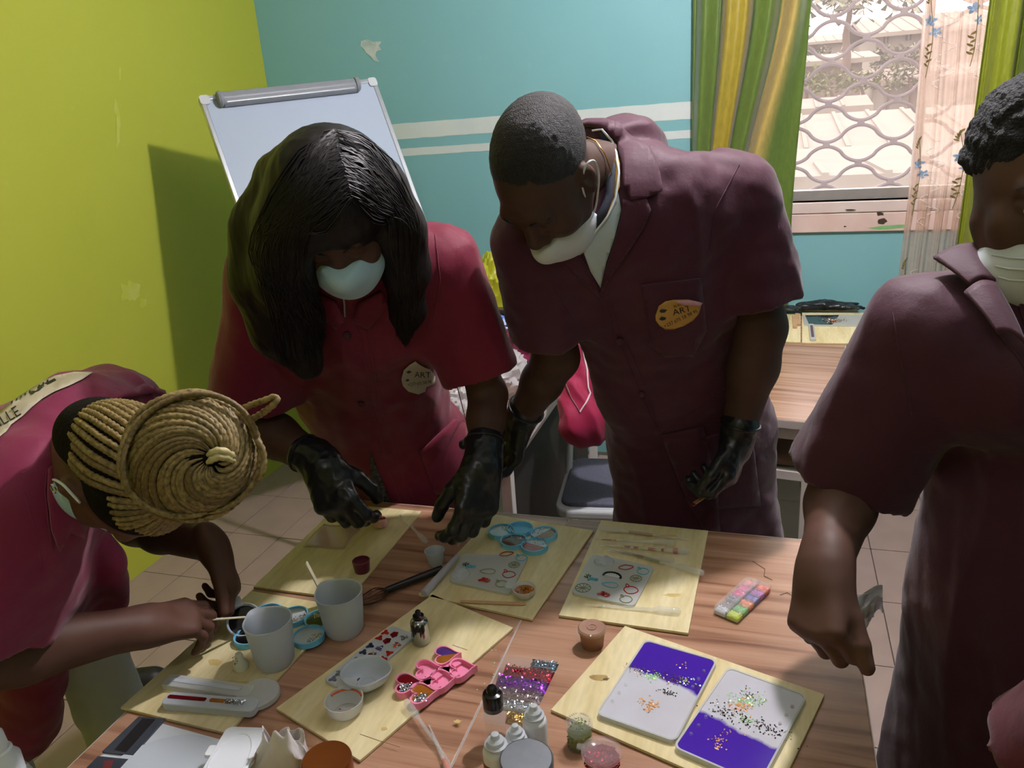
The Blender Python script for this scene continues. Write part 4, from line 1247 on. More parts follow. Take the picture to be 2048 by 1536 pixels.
    for k in range(n):
        a = 2*math.pi*k/n
        for yy in (-.011, .011):
            for rr in (.0365, .0395): Vv.append(Mx @ Vector((rr*math.cos(a), yy, rr*math.sin(a))))
    st.add(Vv, [f for k in range(n) for f in (((k*4), (k*4+2), ((k+1) % n*4+2), ((k+1) % n*4)), ((k*4+1), ((k+1) % n*4+1), ((k+1) % n*4+3), (k*4+3)), (k*4, (k+1) % n*4, (k+1) % n*4+1, k*4+1), (k*4+2, k*4+3, (k+1) % n*4+3, (k+1) % n*4+2))], True)
    st.build('strap', M_LEA, wt)
    Mz = Mx @ Matrix.Translation((0, 0, .040))
    MB().lathe([(.019, -.006), (.021, -.003), (.021, .003), (.0185, .0055), (.0165, .0045)], 32, Mz, cap1=False).build('case', mat('dark_steel', srgb(60, 56, 62), .3, .8, noise=(30, .3, srgb(84, 80, 84))), wt)
    dl = MB().lathe([(.0002, .0040), (.0168, .0040)], 32, Mz, False, False).build('dial', mat('dark_dial', srgb(52, 34, 34), .4, noise=(90, .5, srgb(80, 48, 40))), wt)
    M_OR = mat('orange_print', srgb(226, 120, 80), .4, noise=(60, .3, srgb(240, 160, 110)))
    for cx, cy in ((-.006, .003), (.006, .003), (0, -.007)):
        MB().tube([Mz @ Vector((cx+.0042*math.cos(a), cy+.0042*math.sin(a), .0045)) for a in np.linspace(0, 6.283, 17)[:-1]], .0007, 4, closed=True).build('subdial', M_OR, dl)
    for k in range(12):
        a = 2*math.pi*k/12; MB().bar(Mz @ Vector((.0125*math.cos(a), .0125*math.sin(a), .0046)), Mz @ Vector((.0155*math.cos(a), .0155*math.sin(a), .0046)), .0011, .0006, up=tuple(zf)).build('hour_mark', M_OR, dl)
    MB().bar(Mz @ Vector((0, 0, .005)), Mz @ Vector((.009, -.006, .005)), .0012, .0005, up=tuple(zf)).build('hand', M_STRAP, dl)
    MB().bar(Mz @ Vector((0, 0, .0054)), Mz @ Vector((-.006, -.009, .0054)), .001, .0005, up=tuple(zf)).build('hand', M_STRAP, dl)
    # shirt in the open collar, collar and lapels
    M_SH = mat('pale_blue_shirt', srgb(184, 200, 210), .8, noise=(30, .3, srgb(170, 188, 200)), bump=(40, .2, .003))
    M_NAVY = mat('navy_rib', srgb(34, 38, 54), .8, noise=(60, .3, srgb(26, 30, 44)))
    M_MUST = mat('mustard_rib', srgb(182, 146, 58), .8, noise=(60, .3, srgb(166, 130, 50)))
    sh = dr.poly('shirt', [(1160, 486), (1190, 452), (1216, 420), (1236, 380), (1242, 420), (1230, 470), (1212, 525), (1201, 574), (1180, 540)], M_SH, P, .003, .002, 9)
    dr.poly('neck_band', [(1200, 268), (1213, 276), (1226, 300), (1232, 340), (1228, 395), (1212, 432), (1185, 466), (1160, 487), (1166, 474), (1190, 440), (1208, 400), (1216, 350), (1212, 305)], M_NAVY, sh, .007, .004, 8)
    dr.poly('neck_stripe', [(1216, 270), (1230, 290), (1240, 330), (1240, 375), (1228, 412), (1205, 448), (1178, 478), (1163, 487), (1186, 464), (1212, 430), (1228, 395), (1232, 345), (1228, 305)], M_MUST, sh, .006, .004, 8)
    dr.line('neck_piping', [(1190, 266), (1206, 264), (1222, 282), (1234, 312), (1238, 352), (1232, 398), (1214, 434), (1186, 468)], .0022, M_STRAP, sh, .0085, 8)
    dr.poly('collar', [(1146, 258), (1175, 246), (1208, 246), (1238, 254), (1262, 280), (1300, 300), (1316, 345), (1322, 384), (1290, 398), (1262, 404), (1246, 376), (1244, 330), (1234, 290), (1212, 262), (1180, 256)], C_PLUM, co, .007, .006, 11)
    dr.poly('lapel', [(1262, 404), (1290, 398), (1300, 420), (1285, 455), (1250, 510), (1222, 548), (1203, 580), (1208, 545), (1222, 500), (1236, 455), (1246, 400)], C_PLUM, co, .006, .005, 10)
    dr.poly('lapel', [(1112, 478), (1146, 492), (1172, 530), (1196, 575), (1198, 590), (1165, 560), (1125, 520)], C_PLUM, co, .005, .004, 10)
    for pts in ([(1203, 580), (1225, 650), (1262, 740), (1300, 830), (1322, 868)], [(1215, 590), (1240, 660), (1280, 745), (1322, 868), (1340, 930), (1372, 1000)], [(1322, 868), (1400, 815), (1450, 780)], [(1478, 330), (1430, 420), (1418, 500)], [(1418, 500), (1380, 540)], [(1050, 500), (1100, 560), (1150, 640)]):
        seam(dr, pts, co)
    for px, py in ((1240, 680), (1283, 787)): button(dr, px, py, M_BTN, co)
    pk = dr.poly('chest_pocket', [(1282, 570), (1400, 556), (1412, 660), (1385, 710), (1330, 712), (1300, 690)], C_PLUM, co, .003, .003, 14)
    seam(dr, [(1282, 570), (1400, 556)], pk)
    pk2 = dr.poly('side_pocket', [(1382, 880), (1500, 850), (1520, 1010), (1400, 1020)], C_PLUM, co, .003, .003, 18)
    # jeans showing between the coat flaps
    dr.poly('coat_flap', [(1322, 868), (1405, 850), (1430, 960), (1440, 1060), (1410, 1060), (1375, 1000)], C_PLUM, co, .005, .004, 16)
    # badge
    M_BADGE = mat('ochre_sticker', srgb(186, 142, 62), .5, noise=(14, .4, srgb(198, 160, 88)))
    bd = dr.poly('badge', [(1310, 628), (1316, 610), (1330, 600), (1345, 597), (1372, 597), (1398, 603), (1399, 612), (1395, 625), (1384, 638), (1366, 649), (1345, 656), (1330, 656), (1318, 648), (1311, 638)], M_BADGE, co, .0055, .001, 7)
    dr.poly('peeled_corner', [(1344, 597), (1372, 597), (1400, 603), (1396, 609), (1370, 608), (1355, 603)], mat('sticker_back', srgb(206, 158, 172), .6, noise=(30, .2, srgb(190, 146, 160))), bd, .009, .001, 6)
    dr.text('lettering', 'ART', 1361, 618, 17, -.26, M_INK, bd, .0066, 1.15)
    dr.text('lettering', 'BLAC', 1353, 608, 7, -.26, M_INK, bd, .0066)
    dr.text('lettering', '+237 675 58 98 95', 1359, 634, 9.6, -.45, M_INK, bd, .0066, .98)
    M_TEALI = mat('teal_ink', srgb(34, 58, 62), .6, noise=(40, .3, srgb(28, 44, 50)))
    dr.poly('emblem', [(1317, 618), (1322, 615), (1333, 616), (1328, 622), (1320, 622)], M_TEALI, bd, .0066, 0, 4)
    dr.poly('emblem', [(1317, 635), (1322, 630), (1331, 632), (1328, 637), (1322, 638)], M_TEALI, bd, .0066, 0, 4)
    ck = [T(-.05, -.075, -.12), T(-.02, -.098, -.13), T(.03, -.09, -.14), T(.065, -.055, -.15), T(.075, -.02, -.17)]
    dN = Drape(*sdf_mesh([RC(T(0, -.03, -.05), neck, .058, .064, None, .03), RC(neck, mid, .064, .07, None, .03)], .006), base)
    dN.line('necklace', [(1168, 275), (1190, 285), (1208, 310), (1220, 345), (1219, 375)], .0013, mat('gold_chain', srgb(176, 130, 60), .3, .9, noise=(300, .6, srgb(120, 84, 36))), P, .003, 5)
    legs(P, base, hip+V3(.09, .0, -.02), hip+V3(-.09, -.02, -.02), V3(-.05, 1.99, 0), V3(-.26, 1.93, 0), mat('dark_denim', srgb(38, 44, 62), .8, noise=(60, .4, srgb(30, 34, 50))), mat('black_shoe', srgb(30, 28, 28), .5, noise=(20, .3, srgb(44, 40, 40))))
    # the stick in his hand
    sk = MB().bar(J(1384, 1010, 1.755), J(1440, 972, 1.80), .0095, .0022).build('craft_stick', mat('bare_birch', srgb(196, 158, 118), .6, noise=(30, .5, srgb(176, 136, 98))), None, .0004)
    tag(sk, 'short wooden stick in the man\'s gloved left hand', 'stick')
    MB().bar(J(1383.5, 1010.5, 1.7535), J(1388, 1007.5, 1.757), .0102, .0030).build('red_tip', mat('red_resin_tip', srgb(130, 30, 26), .2, noise=(30, .3, srgb(100, 20, 18))), sk)
the_man()

# ---------------------------------------------------------------- the woman with long hair
def long_hair_woman():
    base = V3(-.95, 1.80, 0)
    P = empty('person', base, 'person in crimson coat with long black hair leaning over a board', 'person')
    shR, elR, wrR = J(530, 560, 1.63), J(508, 845, 1.80), J(640, 925, 1.70)
    shL, elL, wrL = J(880, 530, 1.65), J(976, 790, 1.76), J(966, 925, 1.68)
    mid = (shL+shR)/2; neck = J(690, 520, 1.56)
    waist = J(735, 770, 1.94); hip = V3(-.915, 1.77, .80); hem = V3(-.93, 1.80, .50)
    front = nrm(np.cross(hip-mid, shL-shR)); front = front if front@(CAM-mid) > 0 else -front
    fl = lambda s: (front, s)
    coat = sleeve(shR, elR, .80, .085, .098)+sleeve(shL, elL, .82, .083, .084)
    coat += [RC(shR*.85+shL*.15, shL*.85+shR*.15, .082, .082, None, .05), RC(J(690, 500, 1.66), neck, .11, .075, None, .06),
             RC(mid+V3(0, .02, -.07), waist, .175, .165, fl(.68), .06), RC(J(640, 640, 1.70), J(780, 640, 1.73), .085, .085, None, .06),
             RC(waist, hip, .165, .185, (nrm(V3(.2, -.97, 0)), .68), .06), RC(hip, hem, .185, .215, (nrm(V3(.2, -.97, 0)), .70), .06), BX(hem+V3(0, 0, -.15), (.5, .5, .15), None, 0, .004)]
    co, V, Q = sdf_obj('coat', coat, .0065, C_RED, P, base, sm=2, disp=folds((.1, .2, -1), 33, .006, 4.4, .25, .002))
    dr = Drape(V, Q, base)
    fwd, up = camv(.12, -.88, .44), camv(-.08, .46, .88)
    C = J(672, 430, 1.42)
    hp, T, R = head_prims(C, fwd, up, 1.0, True, neck, .84)
    dR, dL = camv(.42, -.86, .25), camv(-.12, -.95, .25)
    hr, tr = hand(wrR, dR, camv(.35, -.30, -.85), camv(.9, .3, .2), ((.55, .75, .5), (.7, .9, .5), (.8, .9, .5), (.9, .9, .5)), thumb=(.55, .75, .45, .35, .4), s=1.10, fat=1.3)
    hl, tl = hand(wrL, dL, camv(-.55, -.2, -.8), camv(-.85, -.2, .5), ((.35, .75, .5), (.5, .85, .5), (.6, .9, .5), (.7, .9, .5)), thumb=(.45, .8, .45, .3, .35), s=1.12, fat=1.25)
    aR = [RC(shR, elR, .05, .046, None, .02), RC(elR, elR+(wrR-elR)*.35, .048, .048, None, .02), RC(elR+(wrR-elR)*.35, wrR, .048, .032, None, .02), RC(wrR, wrR+dR*.03, .031, .028, None, .01)]
    aL = [RC(shL, elL, .045, .040, None, .02), RC(elL, elL+(wrL-elL)*.35, .041, .040, None, .02), RC(elL+(wrL-elL)*.35, wrL, .040, .030, None, .02), RC(wrL, wrL+dL*.03, .031, .028, None, .01)]
    tors = [RC(neck, mid, .055, .065, None, .04), RC(shR, shL, .055, .055, None, .04), RC(mid, waist, .10, .10, None, .04), RC(waist, hip, .1, .1, None, .04)]
    body_obj(P, base, [sdf_mesh(hp, .0036), sdf_mesh(aR, .005), sdf_mesh(aL, .005), sdf_mesh(tors, .012)], SK2)
    mk, _, _ = sdf_obj('face_mask', mask_prims(T, R, 1.10, -.004), .0028, M_MASKB, P, base, sm=2)
    straps(T, 'ear_loop', M_STRAP, mk, base, .0)
    for q in (-1, 1):
        MB().tube([T(q*(.016+.034*t), .100-.016*t*t, .020+.006*math.sin(3*t)) for t in np.linspace(0, 1, 7)]-base, [.002, .003, .0032, .0032, .003, .0024, .0012], 6).build('eyebrow', M_HAIRB, P)
    glove_obj(P, base, wrR, elR, hr); glove_obj(P, base, wrL, elL, hl)
    # hair: cap, side curtains, strands
    H = [EL(T(0, -.015, .045), V3(.104, .118, .104), R, .02), EL(T(0, -.07, .0), V3(.105, .075, .11), R, .03)]
    lt = [J(560, 360, 1.44), J(530, 460, 1.45), J(528, 560, 1.47), J(560, 660, 1.52), J(612, 735, 1.60)]
    lt2 = [J(610, 380, 1.36), J(580, 460, 1.37), J(575, 550, 1.41), J(596, 640, 1.49), J(624, 735, 1.57)]
    rt = [J(770, 380, 1.43), J(798, 460, 1.46), J(812, 540, 1.51), J(815, 620, 1.58), J(804, 700, 1.66)]
    for ch, rs in ((lt, (.045, .052, .052, .045, .020)), (lt2, (.045, .046, .042, .034, .016)), (rt, (.040, .040, .036, .026, .010))):
        for i in range(4): H.append(RC(ch[i], ch[i+1], rs[i], rs[i+1], None, .05))
    # keep the face open
    H += [EL(T(.008, .125, -.040), V3(.046, .07, .075), R, .012, 's')]
    hm = mat('long_black_hair', srgb(15, 13, 14), 0.48, noise=(14, .5, srgb(30, 22, 20)), spec=.3)
    axis = camv(.12, -.95, .0)
    ho, HV, HQ = sdf_obj('hair', H, .0042, hm, P, base, sm=2, disp=lambda V:     .0010*ridged((V-np.outer(V@axis, axis)*.93)*24, 8)+.0006*vnoise((V-np.outer(V@axis, axis)*.93)*70, 9))
    dh = Drape(HV, HQ, base); rnd = random.Random(5)
    st = MB()
    for k in range(300):
        t = rnd.random()**1.3; sx, sy = 668+34*t+rnd.uniform(-4, 4), 262+135*t
        if rnd.random() < .6:
            xs = rnd.uniform(508, 610); xe = rnd.uniform(560, 655); ye = rnd.uniform(610, 755)
            pts = [(sx, sy), (sx-(sx-xs)*.45, sy+20+50*rnd.random()), (xs+12, 430+40*t), (xs, 530), (xe-12, ye-60), (xe, ye)]
        else:
            xs = rnd.uniform(780, 836); xe = rnd.uniform(795, 836); ye = rnd.uniform(600, 700)
            pts = [(sx, sy), (sx+(xs-sx)*.5, sy+15+40*rnd.random()), (xs-8, 410+40*t), (xs, 500), (xe, ye-50), (xe, ye)]
        c = spline([(p[0], p[1], 0) for p in pts], 16)
        st.tube([dh.hit(q[0], q[1], .0015+.002*rnd.random())-base for q in c], [.0014*min(1, (16-i)/6) for i in range(16)], 4)
    so = st.build('strands', hm, ho); so['kind'] = 'stuff'
    # coat details
    for pts in ([(708, 610), (728, 700), (742, 800), (775, 930), (800, 1000)], [(720, 612), (742, 700), (760, 800), (800, 940), (830, 1002)], [(870, 470), (880, 560), (868, 640)], [(905, 770), (935, 850), (945, 930)]):
        seam(dr, pts, co)
    for px, py in ((694, 668), (722, 805)): button(dr, px, py, M_BTN, co)
    dr.poly('hip_pocket', [(838, 902), (905, 838), (930, 850), (948, 960), (920, 985), (870, 985)], C_RED, co, .006, .006, 13)
    dr.poly('collar', [(640, 585), (672, 600), (690, 640), (672, 655), (640, 625)], C_RED, co, .006, .005, 10)
    dr.poly('collar', [(705, 640), (716, 604), (760, 580), (775, 610), (735, 655)], C_RED, co, .006, .005, 10)
    dr.line('zip_pendant', [(686, 590), (688, 605), (690, 628)], .003, mat('pewter', srgb(130, 126, 124), .3, .9, noise=(60, .4, srgb(90, 86, 84))), co, .008, 5)
    bd = dr.poly('badge', [(801, 755), (806, 737), (818, 726), (830, 719), (842, 727), (858, 736), (867, 751), (866, 766), (850, 772), (848, 781), (834, 787), (815, 780), (804, 768)], mat('pale_sticker', srgb(190, 186, 168), .5, noise=(14, .4, srgb(176, 172, 158))), co, .005, .001, 7)
    dr.text('lettering', 'ART', 842, 746, 17, .05, M_INK, bd, .0062, 1.0)
    dr.text('lettering', '+237 675 58 98', 836, 763, 9, -.12, M_INK, bd, .0062, .80)
    M_TI = MATS['teal_ink']
    dr.poly('emblem', [(810, 740), (816, 736), (820, 739), (815, 743)], M_TI, bd, .0062, 0, 4); dr.poly('emblem', [(808, 756), (813, 753), (817, 756), (812, 759)], M_TI, bd, .0062, 0, 4)
    dr.poly('dark_trouser_gap', [(740, 900), (752, 930), (775, 985), (782, 1004), (760, 1004), (742, 960)], mat('patterned_black', srgb(30, 28, 30), .8, noise=(90, .9, srgb(90, 90, 92))), co, .003, .001, 10)
    legs(P, base, hip+V3(.085, 0, -.02), hip+V3(-.085, 0, -.02), V3(-.86, 1.84, 0), V3(-1.04, 1.84, 0), mat('black_trousers', srgb(30, 28, 32), .8, noise=(60, .4, srgb(44, 42, 46))), MATS['black_shoe'])
    sk = MB().bar(J(946, 1032, 1.655), J(915, 1092, 1.66), .009, .0022).build('craft_stick', MATS['bare_birch'], None, .0004)
    tag(sk, 'brown wooden stick pinched in the long haired woman\'s left glove', 'stick')
long_hair_woman()
# ---------------------------------------------------------------- the woman standing at the right edge
def standing_woman():
    base = V3(.48, 1.27, 0)
    P = empty('person', base, 'person standing at the right edge in purple plum coat and pale mask, fist with tissue', 'person')
    shR, elR, wrR = J(1850, 668, 1.17), J(1692, 965, 1.28), J(1650, 1135, 1.14)
    shL = V3(.66, 1.42, 1.31)
    mid = (shL+shR)/2; neck = J(2080, 590, 1.25)
    waist = V3(.47, 1.29, 1.05); hip = V3(.475, 1.27, .85); hem = V3(.48, 1.27, .42)
    front = nrm(V3(-.45, -.9, 0))
    fl = lambda s: (front, s)
    coat = sleeve(shR+V3(.0, 0, -.005), elR, .97, .092, .100)+sleeve(shL, V3(.76, 1.38, 1.03), .95, .09, .10)
    coat += [RC(shR*.8+shL*.2, shL*.85+shR*.15, .088, .085, None, .05), RC(J(2095, 690, 1.27), neck, .10, .072, None, .05),
             RC(mid+V3(0, 0, -.08), waist, .20, .205, fl(.72), .06), RC(J(2010, 760, 1.12), J(2120, 760, 1.1), .095, .095, None, .06),
             RC(waist, hip, .205, .225, fl(.78), .06), RC(hip, hem, .225, .26, fl(.8), .06), BX(hem+V3(0, 0, -.15), (.6, .6, .15), None, 0, .004)]
    co, V, Q = sdf_obj('coat', coat, .0065, C_PURP, P, base, sm=2, disp=folds((.1, .1, -1), 51, .006, 4.2, .22, .002))
    dr = Drape(V, Q, base)
    fwd, up = camv(-.20, -.40, .89), camv(-.06, .91, .40)
    C = J(2056, 388, 1.09)
    hp, T, R = head_prims(C, fwd, up, .93, False, neck, 1.0, .92)
    dH = nrm(J(1630, 1262, 1.10)-wrR)
    hr, tips = hand(wrR, dH, camv(.75, -.1, -.5), camv(.45, -.2, .85), ((1.15, 1.3, .9), (1.2, 1.35, .9), (1.25, 1.35, .9), (1.3, 1.35, .9)), thumb=(.30, .80, .34, .12, .12), s=1.02, fat=1.16, wrist_r=.030)
    aR = [RC(shR, elR, .055, .052, None, .02), RC(elR, elR+(wrR-elR)*.3, .052, .05, None, .02), RC(elR+(wrR-elR)*.3, wrR, .050, .033, None, .02)]+hr
    aL = [RC(shL, V3(.76, 1.38, 1.03), .055, .05, None, .02), RC(V3(.76, 1.38, 1.03), V3(.72, 1.25, .82), .05, .033, None, .02)]
    hl, _ = hand(V3(.72, 1.25, .82), (-.1, -.3, -.95), (-1, 0, 0), (0, -1, 0), ((.4, .5, .3),)*4)
    tors = [RC(neck, mid, .06, .07, None, .04), RC(shR, shL, .06, .06, None, .04), RC(mid, waist, .11, .11, None, .04), RC(waist, hip, .11, .11, None, .04)]
    body_obj(P, base, [sdf_mesh(hp, .0032), sdf_mesh(aR, .0030, sm=2), sdf_mesh(aL+hl, .005), sdf_mesh(tors, .012)], SK4)
    nail(tips[4], P, base, M_NAIL)
    # eye whites and irises
    for q in (-1, 1):
        c = T(q*.0315, .0885, -.003)-base
        e = MB().lathe([(.0001, .006), (.0035, .0055), (.006, .0035), (.0072, 0)], 16, Matrix.Translation(Vector(c)) @ Vector(R[:, 1]).to_track_quat('Z', 'Y').to_matrix().to_4x4(), False, False).build('eye', mat('eye_white', srgb(190, 180, 170), .25, noise=(30, .2, srgb(180, 166, 156))), P)
        c2 = T(q*.0315, .0885+.0062, -.004)-base
        MB().lathe([(.0001, .0006), (.0034, .0001)], 14, Matrix.Translation(Vector(c2)) @ Vector(R[:, 1]).to_track_quat('Z', 'Y').to_matrix().to_4x4(), False, False).build('iris', mat('dark_iris', srgb(26, 18, 16), .2, noise=(60, .3, srgb(40, 28, 22))), e)
        MB().tube([T(q*(.016+.036*t), .104-.018*t*t, .022+.008*math.sin(3*t)) for t in np.linspace(0, 1, 7)]-base, [.002, .0032, .0036, .0034, .003, .0024, .0012], 6).build('eyebrow', M_HAIRB, P)
    mk, _, _ = sdf_obj('face_mask', mask_prims(T, R, 1.0, .030), .0026, M_MASKW, P, base, sm=2)
    straps(T, 'ear_loop', M_STRAP, mk, base, .028, (-1,))
    dm = Drape(*[np.concatenate([np.array([v.co[:] for v in mk.data.vertices])+base]), np.array([p.vertices[:] for p in mk.data.polygons])], base)
    for k in range(3):
        y = 512+22*k
        dm.line('pleat', [(1985+6*k, y-2), (2020, y+4), (2060, y+6), (2100, y+6)], .0013, M_MASKW, mk, .0006, 8)
    # short natural hair
    H = [EL(T(0, -.03, .072), V3(.072, .100, .090), R, .02), EL(T(0, -.075, .02), V3(.066, .056, .084), R, .03), BX(T(0, .135, -.03), (.14, .062, .11), R, .02, .02), BX(T(0, .06, -.11), (.14, .16, .12), R, .02, .02)]
    sdf_obj('hair', H, .004, mat('natural_black_hair', srgb(24, 23, 27), .8, noise=(160, .6, srgb(40, 38, 44)), bump=(220, 1.0, .012)), P, base, sm=1, disp=lambda V: .0035*vnoise(V*38, 4)+.002*vnoise(V*95, 5))
    # collar wings and placket
    def wing(pts, name='collar'):
        P4 = [J(*p) for p in pts]
        def g(u, v):
            a = P4[0]*(1-u)+P4[1]*u; b = P4[3]*(1-u)+P4[2]*u
            q = a*(1-v)+b*v+UP*.008*math.sin(math.pi*u)-FW*.004*math.sin(math.pi*v)
            return tuple(q-base)
        return MB().grid(g, 14, 10).build(name, C_PURP, co, solid=.004)
    wing([(1972, 488, 1.13), (1866, 515, 1.125), (1940, 572, 1.07), (1990, 566, 1.06)])
    wing([(1990, 566, 1.055), (1928, 585, 1.05), (1995, 668, 1.00), (2052, 690, .985)], 'lapel')
    dr.poly('collar', [(2030, 600), (2048, 610), (2090, 640), (2120, 700), (2060, 690)], C_PURP, co, .006, .005, 14)
    for pts in ([(1785, 625), (1800, 720), (1815, 790), (1822, 830)], [(1990, 660), (2040, 720), (2080, 800)]): seam(dr, pts, co)
    legs(P, base, V3(.57, 1.30, .80), V3(.39, 1.26, .80), V3(.57, 1.33, 0), V3(.38, 1.28, 0), MATS['black_trousers'], MATS['black_shoe'])
    # crumpled tissue in the fist
    rnd = np.random.default_rng(3)
    c = J(1703, 1212, 1.12)
    tz = tag(MB().build('tissue', None), 'crumpled white tissue sticking out of the standing woman\'s fist', 'tissue'); bpy.data.objects.remove(tz)
    def ts(u, v):
        p = J(1690+75*u, 1180+62*v+10*math.sin(5*u), 1.13+.02*math.sin(7*u+3*v)+.012*math.sin(11*v))
        p = p+np.array([0, 0, .012*math.sin(9*u)*v])
        return tuple(p)
    t1 = MB().grid(ts, 22, 16)
    def ts2(u, v):
        return tuple(J(1688+60*u, 1192+50*v-8*u, 1.115+.018*math.cos(6*u+2*v)+.01*math.sin(9*v)))
    t1.grid(ts2, 18, 14)
    to = t1.build('tissue', mat('tissue_paper', srgb(222, 214, 212), .8, noise=(30, .3, srgb(206, 200, 200)), bump=(50, .4, .003)), None, solid=.0006)
    tag(to, 'crumpled white tissue sticking out of the standing woman\'s fist', 'tissue')
    MB().grid(lambda u, v: tuple(J(1650+18*u+4*v, 1245+28*v, 1.085+.006*math.sin(4*u+5*v))), 8, 10).build('tissue_corner', MATS['tissue_paper'], to, solid=.0006)
standing_woman()

# ---------------------------------------------------------------- the woman with the braided bun
def braid_mesh(P, r, pitch, n=8, seed=0):
    """a plaited strand along the points: chevron lobes around the tube"""
    P = np.asarray(P, float)
    T = np.gradient(P, axis=0); T /= np.linalg.norm(T, axis=1)[:, None]+1e-12
    s = np.concatenate([[0], np.cumsum(np.linalg.norm(np.diff(P, axis=0), axis=1))])
    m = len(P)
    u = nrm(np.cross(T[0], (0.2, 0.4, 1))); V = np.zeros((m*n, 3))
    th = np.linspace(0, 2*np.pi, n, endpoint=False); tt = (th+np.pi) % (2*np.pi)-np.pi
    for i in range(m):
        u = nrm(u-T[i]*(u@T[i])); w = np.cross(T[i], u)
        taper = min(1, (m-i)/10, (i+4)/8)
        rr = r*taper*(0.80+0.34*np.abs(np.sin(np.pi*s[i]/pitch+np.abs(tt)*1.1)))
        V[i*n:(i+1)*n] = P[i]+(np.outer(np.cos(th), u)+np.outer(np.sin(th), w))*rr[:, None]
    a = np.arange(m-1)[:, None]*n+np.arange(n)[None, :]; b = np.arange(m-1)[:, None]*n+(np.arange(n)[None, :]+1) % n
    Q = np.stack([a, b, b+n, a+n], -1).reshape(-1, 4)
    return V, Q
def resample(P, step):
    P = np.asarray(P, float); d = np.linalg.norm(np.diff(P, axis=0), axis=1); s = np.concatenate([[0], np.cumsum(d)])
    k = max(6, int(s[-1]/step)); t = np.linspace(0, s[-1], k)
    return np.stack([np.interp(t, s, P[:, i]) for i in range(3)], 1)
def braided_woman():
    base = V3(-1.42, .97, 0)
    P = empty('person', base, 'person bent over the desk with blond braids in a large bun, burgundy coat', 'person')
    shR, elR, wrR = J(34, 1010, 1.17), J(-70, 1322, 1.17), J(282, 1254, 1.335)
    shL, elL, wrL = J(225, 830, 1.50), J(275, 1045, 1.72), J(424, 1092, 1.55)
    mid = (shR+shL)/2; neck = J(142, 918, 1.33); hip = V3(-1.45, .98, .93)
    front = nrm(np.cross(shL-shR, hip-mid)); front = front if front[2] < 0 else -front
    fl = lambda s: (front, s)
    coat = sleeve(shR, elR, .80, .088, .105)+sleeve(shL, elL, .62, .085, .098)
    dcl = nrm(V3(-.35, -.93, 0))
    coat += [RC(shR*.85+shL*.15, shL*.85+shR*.15, .085, .085, None, .05), RC(mid+(hip-mid)*.1, neck, .105, .078, None, .06),
             RC(mid+(hip-mid)*.12, hip, .175, .185, fl(.70), .06), RC(hip+V3(-.02, 0, 0), hip+V3(-.08, -.06, -.30), .17, .15, (nrm(V3(1, .1, 0)), .8), .06),
             RC(J(75, 1110, 1.29), J(35, 1380, 1.42), .105, .09, (dcl, .55), .06), RC(J(35, 1380, 1.42), J(0, 1500, 1.43), .09, .06, (dcl, .55), .05),
             RC(J(135, 1150, 1.38), J(150, 1220, 1.44), .075, .07, (dcl, .6), .05), RC(J(215, 1120, 1.34), J(236, 1195, 1.40), .035, .022, (dcl, .5), .05)]
    co, V, Q = sdf_obj('coat', coat, .0062, C_BURG, P, base, sm=2, disp=folds((.5, -.1, -.85), 71, .007, 4.8, .25, .0024))
    dr = Drape(V, Q, base)
    fwd, up = camv(-.05, -.85, -.50), camv(.85, -.25, .50)
    C = J(250, 948, 1.11)
    hp, T, R = head_prims(C, fwd, up, .90, True, neck)
    dRh = nrm(J(385, 1234, 1.405)-wrR)
    hr, tr = hand(wrR, dRh, camv(.1, -.62, -.75), camv(0, .75, -.6), ((.32, .5, .3), (.40, .6, .35), (.55, .7, .4), (.65, .8, .4)), thumb=(.20, .85, .62, .15, .15), s=.98, fat=1.10, spread=.015, wrist_r=.029)
    dLh = camv(.48, -.86, .05)
    hl, tl = hand(wrL, dLh, camv(-.80, -.45, .25), camv(-.1, -.2, .95), ((.55, 1.1, .7), (.85, 1.25, .7), (1.0, 1.25, .7), (1.1, 1.2, .7)), thumb=(.40, .84, .14, .15, .1), s=.98, fat=1.10, wrist_r=.029)
    aR = [RC(shR, elR, .052, .050, None, .02), RC(elR, elR+(wrR-elR)*.3, .052, .050, None, .02), RC(elR+(wrR-elR)*.3, wrR, .050, .031, None, .02)]+hr
    aL = [RC(shL, elL, .05, .046, None, .02), RC(elL, elL+(wrL-elL)*.35, .048, .046, None, .02), RC(elL+(wrL-elL)*.35, wrL, .045, .031, None, .02)]+hl
    tors = [RC(neck, mid, .058, .07, None, .04), RC(shR, shL, .058, .058, None, .04), RC(mid, hip, .11, .11, None, .04)]
    body_obj(P, base, [sdf_mesh(hp, .0036), sdf_mesh(aR, .0030, sm=2), sdf_mesh(aL, .0030, sm=2), sdf_mesh(tors, .012)], SK1)
    nail(tl[4], P, base, M_NAIL); 
    mk, _, _ = sdf_obj('face_mask', mask_prims(T, R, .98, .008), .003, M_MASKB, P, base, sm=2)
    straps(T, 'ear_loop', M_STRAP, mk, base, 0)
    er = T(.086, -.004, -.045)
    MB().tube([er-base+R[:, 1]*.006*math.cos(a)+R[:, 2]*.006*math.sin(a) for a in np.linspace(0, 6.283, 17)[:-1]], .0013, 6, closed=True).build('earring', mat('silver', srgb(210, 210, 214), .2, 1.0, noise=(30, .2, srgb(190, 190, 196))), P)
    # dark roots
    H = [EL(T(0, -.02, .042), V3(.079, .099, .086)*.90, R, .01), EL(T(0, -.052, -.035), V3(.064, .060, .085)*.90, R, .03), BX(T(0, .12, -.02), (.12, .045, .075), R, .0, .012), BX(T(0, .06, -.105), (.12, .085, .105), R, 0, .012)]
    Cb = J(386, 910, 1.015); ax = camv(.34, .02, .94)
